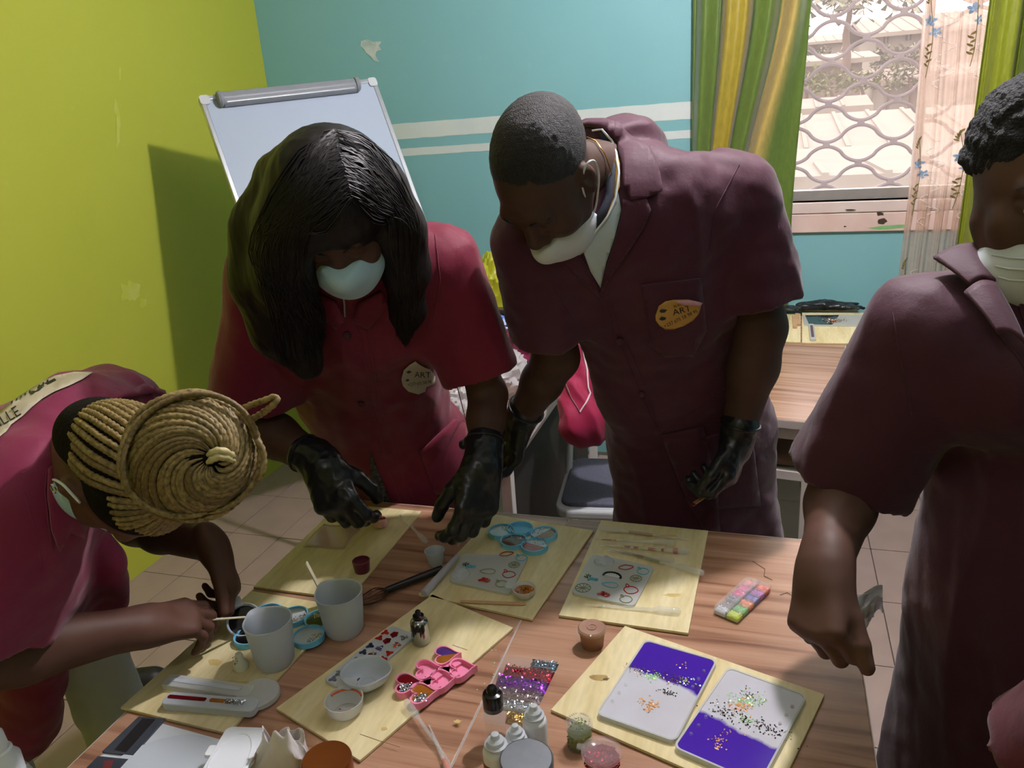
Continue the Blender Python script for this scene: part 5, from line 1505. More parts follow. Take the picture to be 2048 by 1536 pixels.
    H += [EL(Cb+ax*.004, (.065, .065, .034), np.stack([nrm(RT-ax*(RT@ax)), np.cross(ax, nrm(RT-ax*(RT@ax))), ax], 1), .02), RC(Cb, C, .05, .05, None, .02)]
    ho, _, _ = sdf_obj('hair', H, .004, mat('matte_dark_roots', srgb(20, 17, 16), .85, noise=(120, .6, srgb(34, 28, 24)), bump=(200, .6, .003), spec=.1), P, base, sm=1)
    mats = [mat('honey_braid', srgb(156, 133, 84), .55, noise=(160, .9, srgb(84, 66, 38)), bump=(400, .3, .002)), mat('dark_honey_braid', srgb(128, 106, 64), .55, noise=(220, .8, srgb(84, 64, 38)), bump=(400, .3, .002)), mat('pale_braid', srgb(206, 192, 140), .5, noise=(200, .5, srgb(170, 150, 100)))]
    rnd = random.Random(12)
    e1 = nrm(RT-ax*(RT@ax)); e2 = np.cross(ax, e1); RB = .073
    def strand(pts, r=.0038, mi=None, pitch=.0085, n=8):
        Pp = resample(spline(pts, 60), .0021)
        Vv, Qq = braid_mesh(Pp, r, pitch, n)
        return obj('braid', np_mesh('braid', Vv-base, Qq), mats[mi if mi is not None else (0 if rnd.random() < .72 else 1)], ho)
    def dome(rho, a, lift=0.0):
        t = min(1, rho/RB)
        return Cb+e1*(rho*math.cos(a)+.026*(1-t))+e2*(rho*math.sin(a)-.002*(1-t))+ax*(.050*math.sqrt(max(0, 1-t*t*.96))+lift)
    NS = 46
    for k in range(NS):
        a0 = 2*math.pi*k/NS+rnd.uniform(-.03, .03); pts = []
        sw = 2.5+rnd.uniform(-.2, .2)
        for j in range(11):
            t = j/10
            rho = RB*(1-t)**0.85*(.99)+.010
            pts.append(dome(rho, a0-sw*t**1.1, lift=.004*math.sin(3.1*t)-.002*(k % 2)))
        strand(pts)
    for k in range(16):
        # wraps round the side of the bun
        a0 = rnd.uniform(0, 6.28); h0 = .030-.0046*k; pts = []
        for j in range(13):
            a = a0-j*.30
            rho = RB+.004+.004*math.sin(2*a+k)-(.006 if k > 11 else 0)
            pts.append(Cb+e1*rho*math.cos(a)+e2*rho*math.sin(a)+ax*(h0+.004*math.sin(a*2+k)))
        strand(pts)
    # the pale knot in the middle
    for q in range(2):
        strand([Cb+e1*.016+e2*(-.008+.009*q)+ax*.044, Cb+e1*.030+e2*(.000+.008*q)+ax*.053, Cb+e1*.046+e2*(-.004+.006*q)+ax*.048, Cb+e1*.056+e2*(-.018)+ax*.036], .0046, 2)
    # strands drawn from the hairline up to the bun
    def scalp(phi, lat):
        d = V3(math.sin(phi)*math.cos(lat), math.cos(phi)*math.cos(lat), math.sin(lat))
        return d
    for k in range(46):
        phi = 2*math.pi*k/46+rnd.uniform(-.03, .03)
        fr = math.cos(phi)     # 1 in front, -1 at the nape
        lat0 = math.radians(36 if fr > .55 else (24 if fr > -.25 else (-28 if fr > -.6 else -60)))
        pts = []
        for j in range(8):
            t = j/7; lat = lat0+(math.radians(72)-lat0)*t
            d = scalp(phi, lat)
            q_ = V3(0, -.02, .042)+d*V3(.0805, .1005, .0875)*1.005
            if lat < 0: q_ = q_+V3(0, -.012, -.018)*(-lat/.6)
            pts.append(T(*q_))
        pts.append(pts[-1]*.4+(Cb-ax*.02)*.6)
        strand(pts, .0044)
    strand([J(450, 838, 1.03), J(490, 815, 1.02), J(525, 802, 1.01), J(548, 794, 1.01), J(554, 799, 1.01), J(543, 813, 1.01), J(515, 832, 1.02), J(480, 850, 1.03)], .0042, 0)
    strand([J(500, 860, 1.02), J(520, 888, 1.01), J(528, 915, 1.01), J(522, 950, 1.01), J(494, 980, 1.03)], .0038, 0)
    strand([J(152, 955, 1.09), J(164, 965, 1.07), J(180, 980, 1.06)], .0028, 0)
    # coat details: collar, back print
    dr.poly('collar', [(330, 797), (300, 790), (240, 800), (205, 822), (172, 868), (155, 905), (108, 930), (96, 935), (150, 880), (180, 830), (220, 800), (280, 775), (320, 785)], C_BURG, co, .008, .006, 11)
    dr.poly('lapel', [(152, 905), (150, 960), (152, 1010), (160, 1075), (132, 1060), (112, 1100), (100, 1060), (92, 1000), (94, 940), (110, 928)], C_BURG, co, .007, .006, 12)
    seam(dr, [(94, 938), (90, 980), (96, 1040), (104, 1100)], co); seam(dr, [(48, 985), (70, 1060), (84, 1140)], co)
    M_PRINT = mat('beige_print', srgb(196, 184, 158), .7, noise=(20, .4, srgb(182, 170, 144)))
    bp = dr.poly('back_print', [(-30, 850), (0, 826), (40, 796), (80, 770), (112, 754), (150, 747), (186, 748), (165, 762), (140, 774), (110, 786), (86, 800), (66, 816), (48, 834), (24, 852), (14, 866), (-10, 884), (-40, 905)], M_PRINT, co, .003, .001, 9)
    dr.poly('print_stroke', [(60, 790), (80, 776), (112, 760), (116, 764), (90, 778), (66, 794)], M_INK, bp, .0042, 0, 5)
    for k in range(9):
        x = 24+k*9; y = 812-k*5.5
        dr.poly('print_stroke', [(x, y), (x+3.5, y-1.5), (x+4.5, y-6), (x+1, y-5)], M_INK, bp, .0042, 0, 4)
    dr.text('print_lettering', 'ILLE', 20, 838, 30, -.55, M_INK, bp, .0040, 1.0)
    # trousers
    M_PALE = mat('pale_grey_trousers', srgb(214, 216, 214), .8, noise=(14, .4, srgb(196, 200, 200)), bump=(40, .4, .004))
    legs(P, base, V3(-1.40, 1.09, .86), V3(-1.44, .87, .86), V3(-1.44, 1.16, 0), V3(-1.47, .84, 0), M_PALE, MATS['black_shoe'], .088, toe=V3(1, .1, 0))
    return tr, tl, wrL, dLh
P1T = braided_woman()
# ------------------------------------------------------------------ things on the work desks
ZB = TOP+BT
def zp(px, py, z=ZB): return atz(px, py, z)
def clear_mat(name, col, a=0.3, rough=0.12):
    m = mat(name, col, rough, alpha=a, noise=(20, .2, col), spec=.6); return m
def frost_mat(name, col, col2, tr=.35, through=.25, rough=.45):
    m = bpy.data.materials.new(name); m.use_nodes = True
    N = m.node_tree.nodes; L = m.node_tree.links; b = N['Principled BSDF']
    b.inputs['Roughness'].default_value = rough
    tc = N.new('ShaderNodeTexCoord'); n = N.new('ShaderNodeTexNoise'); n.inputs['Scale'].default_value = 25
    L.new(tc.outputs['Object'], n.inputs['Vector'])
    mx = N.new('ShaderNodeMix'); mx.data_type = 'RGBA'; mx.inputs[6].default_value = col; mx.inputs[7].default_value = col2
    L.new(n.outputs['Fac'], mx.inputs[0]); L.new(mx.outputs[2], b.inputs['Base Color'])
    tl = N.new('ShaderNodeBsdfTranslucent'); tl.inputs[0].default_value = col
    tp = N.new('ShaderNodeBsdfTransparent')
    m1 = N.new('ShaderNodeMixShader'); m1.inputs[0].default_value = tr; L.new(b.outputs[0], m1.inputs[1]); L.new(tl.outputs[0], m1.inputs[2])
    m2 = N.new('ShaderNodeMixShader'); m2.inputs[0].default_value = through; L.new(m1.outputs[0], m2.inputs[1]); L.new(tp.outputs[0], m2.inputs[2])
    L.new(m2.outputs[0], N['Material Output'].inputs['Surface'])
    return m
M_SIL = frost_mat('frosted_silicone', srgb(222, 228, 238), srgb(212, 220, 232), .22, .10)
M_SIL2 = frost_mat('clear_silicone', srgb(236, 240, 242), srgb(226, 232, 236), .12, .42, .25)
M_CLR = frost_mat('clear_plastic', srgb(236, 236, 234), srgb(226, 228, 228), .3, .85, .10)
M_BLUE = mat('sky_blue_silicone', srgb(120, 198, 236), .45, noise=(20, .3, srgb(106, 188, 230)))
M_PINK = mat('pink_silicone', srgb(240, 142, 178), .45, noise=(20, .3, srgb(232, 130, 168)))
M_BIRCH = mat('craft_birch', srgb(214, 204, 176), .6, noise=(40, .5, srgb(196, 184, 152)))
def resin(name, c, c2=None, rough=.12):
    return mat(name, c, rough, noise=(60, .5, c2 or c), coat=.5)
R_AMB = resin('amber_resin', srgb(156, 96, 34), srgb(126, 70, 22)); R_BRN = resin('brown_resin', srgb(110, 66, 34), srgb(84, 48, 26)); R_RED = resin('red_resin', srgb(178, 42, 26), srgb(140, 28, 18))
R_WHT = resin('milky_resin', srgb(206, 216, 222), srgb(190, 202, 212)); R_GRN = resin('green_resin', srgb(92, 104, 44), srgb(66, 80, 30)); R_BLK = resin('black_resin', srgb(16, 15, 18), srgb(24, 22, 26))
R_WINE = resin('wine_resin', srgb(110, 20, 26), srgb(84, 12, 18)); R_PUR = resin('violet_resin', srgb(74, 44, 160), srgb(64, 34, 146)); R_IND = resin('indigo_resin', srgb(76, 50, 120), srgb(60, 40, 100))
R_NAVY = resin('navy_resin', srgb(36, 42, 86), srgb(28, 32, 66)); R_SLATE = resin('slate_resin', srgb(112, 118, 140), srgb(96, 102, 124)); R_ORG = resin('orange_resin', srgb(216, 92, 40), srgb(200, 76, 30))
R_SKY = resin('blue_outline_resin', srgb(96, 176, 204), srgb(110, 190, 210)); R_OLV = resin('olive_outline_resin', srgb(128, 134, 96), srgb(140, 150, 110))
def glit(name, c, metal=.9):
    return mat(name, c, .22, metal, noise=(900, .8, tuple(min(1, v*1.6) for v in c[:3])+(1,)))
G_SIL = glit('silver_glitter', srgb(196, 200, 206)); G_GLD = glit('gold_glitter', srgb(200, 160, 70)); G_RED = glit('red_glitter', srgb(160, 34, 50)); G_PUR = glit('purple_glitter', srgb(120, 40, 160)); G_BLK = glit('black_glitter', srgb(40, 34, 30), .6)
G_GRN = glit('green_glitter', srgb(112, 132, 50)); G_MINT = mat('mint_sequin', srgb(170, 232, 160), .25, .2, noise=(300, .5, srgb(220, 250, 190))); G_ORG = mat('peach_sequin', srgb(250, 182, 120), .25, .2, noise=(300, .5, srgb(255, 214, 160))); G_TEAL = glit('teal_glitter', srgb(110, 140, 160)); G_ROSE = glit('rose_glitter', srgb(160, 140, 146)); G_BRN = mat('brown_sequin', srgb(84, 62, 40), .3, .4, noise=(300, .5, srgb(120, 92, 60)))
def flakes(inside, n, z0, z1, size, seed, mb=None, hexa=False):
    """n little flakes; inside(rnd) -> (x,y)"""
    rnd = random.Random(seed); mb = mb or MB()
    for _ in range(n):
        x, y = inside(rnd); z = rnd.uniform(z0, z1); a = rnd.uniform(0, 6.28); t1, t2 = rnd.uniform(-.5, .5), rnd.uniform(-.5, .5)
        k = 6 if hexa else 4; s = size*rnd.uniform(.7, 1.2)
        mb.add([(x+s*math.cos(a+6.283*i/k), y+s*math.sin(a+6.283*i/k), z+s*(t1*math.cos(a+6.283*i/k)+t2*math.sin(a+6.283*i/k))) for i in range(k)], [tuple(range(k))])
    return mb
def indisc(cx, cy, r, a0=None, a1=None):
    def f(rnd):
        a = rnd.uniform(0, 6.283) if a0 is None else rnd.uniform(a0, a1)
        q = r*math.sqrt(rnd.random()); return cx+q*math.cos(a), cy+q*math.sin(a)
    return f
def stuff(o): o['kind'] = 'stuff'; return o
def halfdisc(cx, cy, r, ang, off=0.0, n=20):
    """part of a disc on one side of a chord"""
    h = math.acos(max(-1, min(1, off)))
    return [(cx+r*math.cos(ang-h+2*h*k/n), cy+r*math.sin(ang-h+2*h*k/n)) for k in range(n+1)]

# blue disc moulds
def disc_mould(label, wells, R=.0295, h=.011, z=ZB):
    P = [zp(w[0], w[1], z+.008) for w in wells]; c = sum(P)/len(P)
    T = empty('disc_mould', (c[0], c[1], z), label, 'mould', 'blue silicone disc moulds')
    for i, (w, p) in enumerate(zip(wells, P)):
        x, y = p[0]-c[0], p[1]-c[1]
        Mx = Matrix.Translation((x, y, 0))
        o = MB().lathe([(R, 0), (R, h), (R-.0028, h), (R-.0034, .0035), (.0005, .0035)], 40, Mx, True, False).build('well', M_BLUE, T)
        for j in range(i):
            q = P[j]; d = math.hypot(q[0]-p[0], q[1]-p[1])
            if d < 2.35*R: MB().bar((x*.54+(q[0]-c[0])*.46, y*.54+(q[1]-c[1])*.46, .0045), (x*.46+(q[0]-c[0])*.54, y*.46+(q[1]-c[1])*.54, .0045), .018, .009).build('web', M_BLUE, T)
        fill = w[2]
        if fill:
            m1, m2, g, ang = fill
            MB().lathe([(.0004, .0074), (R-.0033, .0074)], 36, Mx, False, False).build('resin_fill', m1, o)
            if m2: MB().add([(a, b, .0077) for a, b in halfdisc(x, y, R-.0034, ang, .15)], [tuple(range(21))]).build('second_colour', m2, o)
            if g: stuff(flakes(indisc(x+.006*math.cos(ang), y+.006*math.sin(ang), R*.75, ang-1.3, ang+1.3), 90, .0079, .0095, .0011, i+3).build('glitter', g, o))
    return T
disc_mould('blue disc mould next to the long haired woman\'s left glove', [(1040, 1057, None), (1088, 1067, (R_AMB, R_WHT, G_SIL, 2.6)), (1027, 1081, (R_BRN, None, G_SIL, 1.2)), (1069, 1091, (R_RED, R_WHT, G_SIL, 1.3)), (1003, 1062, (R_WHT, None, G_SIL, 1))])
disc_mould('blue disc mould on the braided woman\'s board beside the white cup', [(535, 1226, (R_BRN, R_WHT, G_SIL, -1.9)), (586, 1232, (R_WHT, None, G_GLD, -.4)), (640, 1238, (R_GRN, None, G_SIL, 2.5)), (617, 1271, (R_WHT, None, G_GLD, -.2)), (500, 1272, (R_BLK, None, None, 0))])

# silicone beakers
def beaker(label, px, py, r0, r1, h, spout, z):
    c = zp(px, py, z); T = empty('silicone_cup', (c[0], c[1], z), label, 'cup', 'frosted silicone mixing cups')
    mb = MB(); n = 48
    prof = [(.004, .004, 0), (r0*.9, .004, 0), (r0-.0025, .012, 0), ((r0+r1)/2-.003, h*.5, 0), (r1-.0035, h*.92, .5), (r1-.001, h, 1), (r1+.002, h+.001, 1), (r1, h*.92, .5), ((r0+r1)/2, h*.5, 0), (r0, .008, 0), (r0-.005, 0, 0), (.004, 0, 0)]
    V = []
    for r, zz, k in prof:
        for i in range(n):
            a = 2*math.pi*i/n; d = math.cos(a-spout); b = k*(.010*max(0, d)**14-.002*max(0, -d))
            V.append(((r+b)*math.cos(a), (r+b)*math.sin(a), zz))
    m = len(prof)
    mb.add(V, [(j*n+i, j*n+(i+1) % n, ((j+1) % m)*n+(i+1) % n, ((j+1) % m)*n+i) for j in range(m) for i in range(n)], True)
    mb.build('cup_wall', M_SIL, T)
    return T
beaker('frosted silicone cup standing on the braided woman\'s board', 552, 1325, .034, .041, .088, 2.7, ZB)
beaker('frosted silicone cup on the desk with a wooden stick in it', 690, 1262, .036, .043, .085, 2.7, TOP)
def flat_stick(label, a, b, w, t, m, name='craft_stick', group=None):
    a = np.array(a, float); b = np.array(b, float); L_ = np.linalg.norm(b-a)
    x = nrm(b-a); zv = np.array([0, 0, 1.0]); zv = nrm(zv-x*(zv@x)); y = np.cross(zv, x)
    Mx = Matrix(((x[0], y[0], zv[0], a[0]), (x[1], y[1], zv[1], a[1]), (x[2], y[2], zv[2], a[2]), (0, 0, 0, 1)))
    o = MB().prism(rrect(L_, w, w*.48, 6, L_/2, 0), -t/2, t/2, Mx).build(name, m, None, .0003)
    return tag(o, label, 'stick', group)
flat_stick('wooden craft stick leaning in the silicone cup', J(612, 1124, 1.545), J(678, 1252, 1.60), .0165, .002, M_BIRCH)
flat_stick('used brown craft stick lying on the board by the amber cup', zp(920, 1203, ZB+.002), zp(1052, 1208, ZB+.002), .009, .002, MATS['bare_birch'])
flat_stick('thin pale stick stirring the black resin', J(424, 1239, 1.445), J(492, 1234, 1.50), .006, .002, M_BIRCH)

# held cup of black resin
c = J(488, 1240, 1.515); T = empty('resin_cup', c, 'small plastic cup of black resin tilted in the braided woman\'s fingers', 'cup')
ax_ = nrm(camv(.12, .55, .82)); q = Vector(ax_).to_track_quat('Z', 'Y').to_matrix().to_4x4()
MB().lathe([(.004, -.030), (.022, -.028), (.030, .002), (.0325, .003), (.031, .004), (.0285, .001), (.0285, -.004), (.001, -.005)], 36, q, True, False).build('cup_wall', M_SIL, T)
MB().lathe([(.0004, -.0035), (.0288, -.0035)], 36, q, False, False).build('resin', R_BLK, T)
MB().prism([(-.012, 0), (.012, 0), (.010, .018), (0, .024), (-.010, .018)], -.001, .001, q @ Matrix.Rotation(.1, 4, 'Z') @ Matrix.Translation((-.008, .028, .003))).build('tab', M_SIL, T, .0005)
o = MB().tube([q @ Vector((.006, -.026, -.002)), q @ Vector((.009, -.034, -.006)), q @ Vector((.010, -.038, -.018)), q @ Vector((.010, -.040, -.028))], [.008, .008, .005, .004], 10).build('pour', R_BLK, T)

# loose white cap, pen moulds
c = zp(483, 1336); o = MB().lathe([(.0125, 0), (.0135, .003), (.0125, .012), (.008, .018), (.0062, .030), (.0045, .032), (.001, .032)], 24).build('bottle_cap', mat('white_cap_plastic', srgb(222, 222, 206), .4, noise=(20, .3, srgb(206, 206, 190))), None, loc=(c[0], c[1], ZB))
tag(o, 'small white dropper cap standing alone on the stained board', 'cap')
flk = stuff(flakes(lambda r: (r.uniform(-.006, .006), r.uniform(-.013, -.006)), 14, .014, .03, .0012, 5).build('black_specks', M_INK, o))
def bar_mould(label, a, b, w, h, m=M_SIL2, end=0.0):
    a = zp(*a); b = zp(*b); c = (a+b)/2; L_ = np.linalg.norm(b-a); ang = math.atan2(b[1]-a[1], b[0]-a[0])
    T = empty('pen_mould', (c[0], c[1], ZB), label, 'mould', None, ang)
    MB().prism(rrect(L_, w, w*.3, 4), 0, h).build('slab', m, T, .002)
    return T, L_
T, L_ = bar_mould('empty clear silicone comb mould with a round end', (332, 1368), (505, 1392), .030, .011)
MB().prism(circle(.036, 30, L_/2+.012, 0), 0, .010).build('round_end', M_SIL2, T, .002)
MB().bar((-L_/2+.012, 0, .0112), (L_/2-.02, 0, .0112), .008, .002).build('groove', M_SIL, T)
T, L_ = bar_mould('clear pen mould filled with wine, gold and silver resin', (333, 1408), (516, 1424), .030, .014, M_SIL)
MB().prism(rrect(L_*.42, .008, .003, 3, -L_*.26, .002), .0142, .0152).build('wine_resin', R_WINE, T)
MB().prism(rrect(L_*.26, .008, .003, 3, .02*1, .002), .0142, .0152).build('gold_resin', R_AMB, T)
stuff(flakes(lambda r: (r.uniform(L_*.16, L_*.36), r.uniform(-.003, .007)), 170, .0146, .0165, .0015, 9).build('silver_flakes', G_SIL, T))

# whisk
T = empty('whisk', tuple(zp(780, 1172, TOP)), 'small whisk with copper brown wires and black handle on the desk', 'whisk')
ba = np.array(T.location)
hA, hB = zp(772, 1181, TOP+.012), zp(884, 1138, TOP+.014)
MB().tube([hA-ba, hA*.8+hB*.2-ba, hB-ba], [.0065, .0075, .0085], 12).build('handle', mat('black_plastic', srgb(28, 26, 26), .4, noise=(20, .3, srgb(40, 38, 38))), T)
tipw = zp(716, 1208, TOP+.014); axw = nrm(tipw-hA); sdw = nrm(np.cross(axw, (0, 0, 1))); upw = np.cross(sdw, axw); Lw = np.linalg.norm(tipw-hA)
M_WIRE = mat('copper_brown_wire', srgb(96, 58, 44), .35, .5, noise=(40, .4, srgb(70, 42, 34)))
for k in range(5):
    a = math.pi*k/5; pts = []
    for j in range(25):
        t = 2*math.pi*j/24
        r = .026*math.sin(t)*(0.75+.25*math.cos(t)); l = Lw*(1-math.cos(t))/2
        pts.append(hA+axw*l+(sdw*math.cos(a)+upw*math.sin(a)*.48)*r-ba)
    MB().tube(pts, .0013, 6).build('wire', M_WIRE, T)

# earring mould tray
qc = [zp(*p) for p in ((648, 1362), (785, 1254), (832, 1276), (694, 1392))]
c = sum(qc)/4; ex = nrm((qc[1]-qc[0])+(qc[2]-qc[3])); ang = math.atan2(ex[1], ex[0]); LX = (np.linalg.norm(qc[1]-qc[0])+np.linalg.norm(qc[2]-qc[3]))/2; ey = np.array([-ex[1], ex[0], 0]); LY = abs(((qc[0]+qc[1])/2-(qc[2]+qc[3])/2)@ey)
T = empty('earring_mould', (c[0], c[1], ZB), 'milky silicone earring mould with many small coloured shapes', 'mould', None, ang)
MB().prism(rrect(LX, LY, .012, 5), 0, .006).build('slab', frost_mat('milky_silicone', srgb(230, 234, 238), srgb(220, 226, 232), .1, .2), T, .0012)
def loc2(px, py, z=ZB+.006):
    p = zp(px, py, z)-c; return p@ex, p@ey
def blob(n, r, seed, sq=1.0):
    rr = random.Random(seed); return [(r*(1+.35*math.sin(3*t+seed)+.12*rr.uniform(-1, 1))*math.cos(t), sq*r*(1+.35*math.sin(3*t+seed))*math.sin(t)) for t in [6.283*k/n for k in range(n)]]
shapes = [(1440, 160, R_RED, 'b'), (1320, 270, R_RED, 'b'), (1620, 200, R_WINE, 'k'), (1470, 330, R_WINE, 'k'), (1820, 270, G_SIL, 'g'), (1680, 410, R_ORG, 'g'), (1130, 430, R_NAVY, 'b'), (990, 560, R_NAVY, 'b'), (1320, 480, R_IND, 'g'), (1170, 620, R_WINE, 'g'), (1520, 580, R_RED, 'b'), (1390, 700, R_RED, 'b'), (840, 720, R_SLATE, 'b'), (700, 830, R_SLATE, 'b'), (1030, 790, R_WHT, 'g'), (890, 910, R_WHT, 'g'), (1230, 840, R_GRN, 'g'), (1060, 950, R_GRN, 'd'), (490, 1000, R_SLATE, 'g'), (370, 1110, R_SLATE, 'b'), (710, 1090, R_ORG, 'd'), (540, 1220, R_ORG, 'd'), (830, 1120, R_NAVY, 'd'), (680, 1290, R_NAVY, 'd')]
for i, (X, Y, m, k) in enumerate(shapes):
    x, y = loc2(630+X/10.24, 1250+Y/10.24)
    if k == 'k': poly = [(-.009, -.004), (0, -.008), (.009, -.003), (.006, .006), (-.004, .007)]
    elif k == 'd': poly = [(.0085*math.cos(t)*(1-.2*math.sin(t)), .0058*math.sin(t)) for t in [6.283*j/18 for j in range(18)]]
    else: poly = blob(20, .0062, i)
    o = MB().prism([(x+a, y+b) for a, b in poly], .0055, .0072).build('cast_shape', m, T, .0004)
    if k == 'g': stuff(flakes(indisc(x, y, .008), 26, .0073, .0085, .0011, i).build('glitter', G_SIL, o))

# leaf cup, drop cup
cc = zp(735, 1372); T = empty('leaf_cup', (cc[0], cc[1], ZB), 'pale leaf shaped silicone pouring cup on the earring mould\'s end', 'cup')
tip = zp(786, 1346, ZB+.026); tip = np.array([tip[0]-cc[0], tip[1]-cc[1]]); an = math.atan2(tip[1], tip[0]); LT = np.linalg.norm(tip)
def leaf(u, v):
    t = 2*math.pi*u; R_ = .037*(1+(LT/.037-1)*max(0, math.cos(t))**6+.18*max(0, -math.cos(t))**3-.06*math.cos(2*t))
    r = R_*(.25+.75*v**.6); z = .0045+.028*v**1.7
    return (r*math.cos(t+an), r*math.sin(t+an)*1, z)
MB().grid(leaf, 48, 10, True, True).build('bowl', M_SIL, T, solid=.0022)
MB().prism(circle(.012, 20), .003, .0062).build('bowl_floor', M_SIL, T)
cc = zp(692, 1424); T = empty('drop_cup', (cc[0], cc[1], ZB), 'round translucent cup with orange drips inside on the yellow board', 'cup')
MB().lathe([(.001, .0015), (.020, .0015), (.027, .010), (.0295, .026), (.0315, .0265), (.031, .025), (.0285, .008), (.021, 0), (.001, 0)], 40, None, False, False).build('bowl', M_SIL2, T)
MB().prism(rrect(.036, .026, .012, 5, -.014, .036), .0235, .0255).build('tab', M_SIL2, T, .0006)
rg = MB().tube([(.0278*math.cos(a), .0278*math.sin(a), .0215) for a in np.linspace(.7, 2.9, 20)], .0016, 6); rg.build('orange_drip', R_ORG, T)
for x, y, r in ((-.006, -.006, .0028), (.003, -.004, .0022), (.006, .004, .0025), (-.012, .002, .0015), (.011, -.009, .0014), (-.002, -.014, .0012), (-.014, -.008, .001)):
    MB().lathe([(r, .0016), (r*.7, .0028), (r*.1, .003)], 14, Matrix.Translation((x, y, 0)), False, True).build('orange_drop', R_ORG, T)

# pink heart mould
def heart(s, n=36):
    out = []
    for k in range(n):
        t = 2*math.pi*k/n; x = 16*math.sin(t)**3; y = 13*math.cos(t)-5*math.cos(2*t)-2*math.cos(3*t)-math.cos(4*t)
        out.append((x*s/16, (y+2)*s/16))
    return out
hs_ = [(895, 1312, R_IND, R_AMB), (858, 1340, None, None), (926, 1338, None, None), (888, 1360, None, None), (818, 1368, R_WINE, G_SIL), (848, 1388, R_AMB, G_SIL)]
HP = [zp(a, b, ZB+.008) for a, b, _, _ in hs_]; c = sum(HP)/6
T = empty('heart_mould', (c[0], c[1], ZB), 'pink silicone mould of six hearts, three of them filled', 'mould')
hdir = math.atan2(*(zp(905, 1340)-zp(880, 1352))[1::-1])
for i, ((a, b, m1, m2), p) in enumerate(zip(hs_, HP)):
    Mx = Matrix.Translation((p[0]-c[0], p[1]-c[1], 0)) @ Matrix.Rotation(hdir+math.radians(62), 4, 'Z')
    hO, hI = heart(.0262), heart(.0228); n = 36
    V = [(x, y, 0) for x, y in hO]+[(x, y, .012) for x, y in hO]+[(x, y, .012) for x, y in hI]+[(x, y, .003) for x, y in hI]
    V = [tuple(Mx @ Vector(v)) for v in V]
    o = MB().add(V, [(k*n+j, k*n+(j+1) % n, (k+1)*n+(j+1) % n, (k+1)*n+j) for k in range(3) for j in range(n)]+[tuple(range(3*n, 4*n)), tuple(reversed(range(n)))], False).build('heart_well', M_PINK, T)
    for pl in o.data.polygons:
        if len(pl.vertices) > 4: pl.use_smooth = False
    MB().lathe([(.0022, .003), (.0022, .011), (.0012, .0118)], 12, Mx @ Matrix.Translation((0, .013, 0))).build('peg', M_PINK, o)
    if m1:
        MB().add([tuple(Mx @ Vector((x*.995, y*.995, .0098))) for x, y in hI], [tuple(range(n))]).build('resin_fill', m1, o)
        if m2 is G_SIL:
            stuff(flakes(lambda r: tuple((Mx @ Vector((r.uniform(-.0195, -.001), r.uniform(-.006, .015), 0)))[:2]), 200, .0100, .0118, .0013, i).build('glitter', m2, o))
        else:
            MB().add([tuple(Mx @ Vector((x, y, .0100))) for x, y in hI if x < .001], [tuple(range(len([1 for x, y in hI if x < .001])))]).build('second_colour', m2, o)
    for j in range(i):
        q = HP[j]
        if math.hypot(q[0]-p[0], q[1]-p[1]) < .062: MB().bar(((p[0]-c[0])*.7+(q[0]-c[0])*.3, (p[1]-c[1])*.7+(q[1]-c[1])*.3, .004), ((p[0]-c[0])*.3+(q[0]-c[0])*.7, (p[1]-c[1])*.3+(q[1]-c[1])*.7, .004), .014, .008).build('web', M_PINK, T)

# dropper bottles
def bottle(label, px, py, r, h, capm, bodym, z=TOP, kind='drop', lab=None):
    c = zp(px, py, z); T = empty('dropper_bottle', (c[0], c[1], z), label, 'bottle')
    MB().lathe([(r*.9, 0), (r, .002), (r, h*.62), (r*.92, h*.68), (r*.62, h*.73), (r*.6, h*.76)], 32).build('flask', bodym, T)
    if kind == 'drop':
        MB().lathe([(r*.82, h*.74), (r*.82, h*.78), (r*.62, h*.80), (r*.60, h*.87), (r*.34, h*.91), (r*.28, h*.99), (r*.2, h*1.0)], 28).build('nozzle_cap', capm, T)
    elif kind == 'dome':
        MB().lathe([(r*.93, h*.60), (r*.95, h*.84), (r*.86, h*.88), (r*.55, h*.90), (r*.52, h*.97), (r*.36, h*1.0), (r*.05, h*1.005)], 28).build('dome_cap', capm, T)
    else:
        MB().lathe([(r*.58, h*.74), (r*.62, h*.76), (r*.62, h*.84), (r*.36, h*.86), (r*.30, h*.97), (r*.16, h*1.0)], 24).build('dropper_cap', capm, T)
    if lab:
        MB().lathe([(r*1.012, h*.08), (r*1.012, h*.46)], 32, None, False, False).build('label', lab, T)
    return T, c
M_WCAP = frost_mat('white_translucent_cap', srgb(216, 220, 224), srgb(206, 212, 218), .3, .1)
M_BCAP = mat('glossy_black_cap', srgb(18, 17, 18), .15, noise=(20, .3, srgb(28, 26, 28)))
M_SILV = mat('mirror_silver', srgb(190, 192, 198), .15, .9, noise=(18, .6, srgb(90, 92, 98)))
T, c = bottle('silver dropper bottle smeared with black ink on the yellow board', 843, 1284, .0165, .068, M_BCAP, M_SILV, ZB, 'tall')
for k in range(5):
    a = -1.9+k*.28; MB().tube([(.0168*math.cos(a), .0168*math.sin(a), .046-.004*(k % 2)), (.0170*math.cos(a+.05), .0170*math.sin(a+.05), .034), (.0168*math.cos(a-.02), .0168*math.sin(a-.02), .022+.006*(k % 3))], [.003, .0025, .001], 6).build('ink_run', M_INK, T)
bottle('clear bottle with a glossy black domed cap behind the glitter packet', 993, 1478, .0165, .098, M_BCAP, M_CLR, TOP, 'dome')
lb, c = bottle('white dropper bottle with a dark red label at the front edge', 998, 1556, .020, .080, M_WCAP, mat('white_bottle', srgb(222, 224, 226), .3, noise=(20, .2, srgb(206, 210, 214))), TOP, 'drop', mat('dark_red_label', srgb(120, 22, 26), .4, noise=(20, .4, srgb(96, 16, 20))))
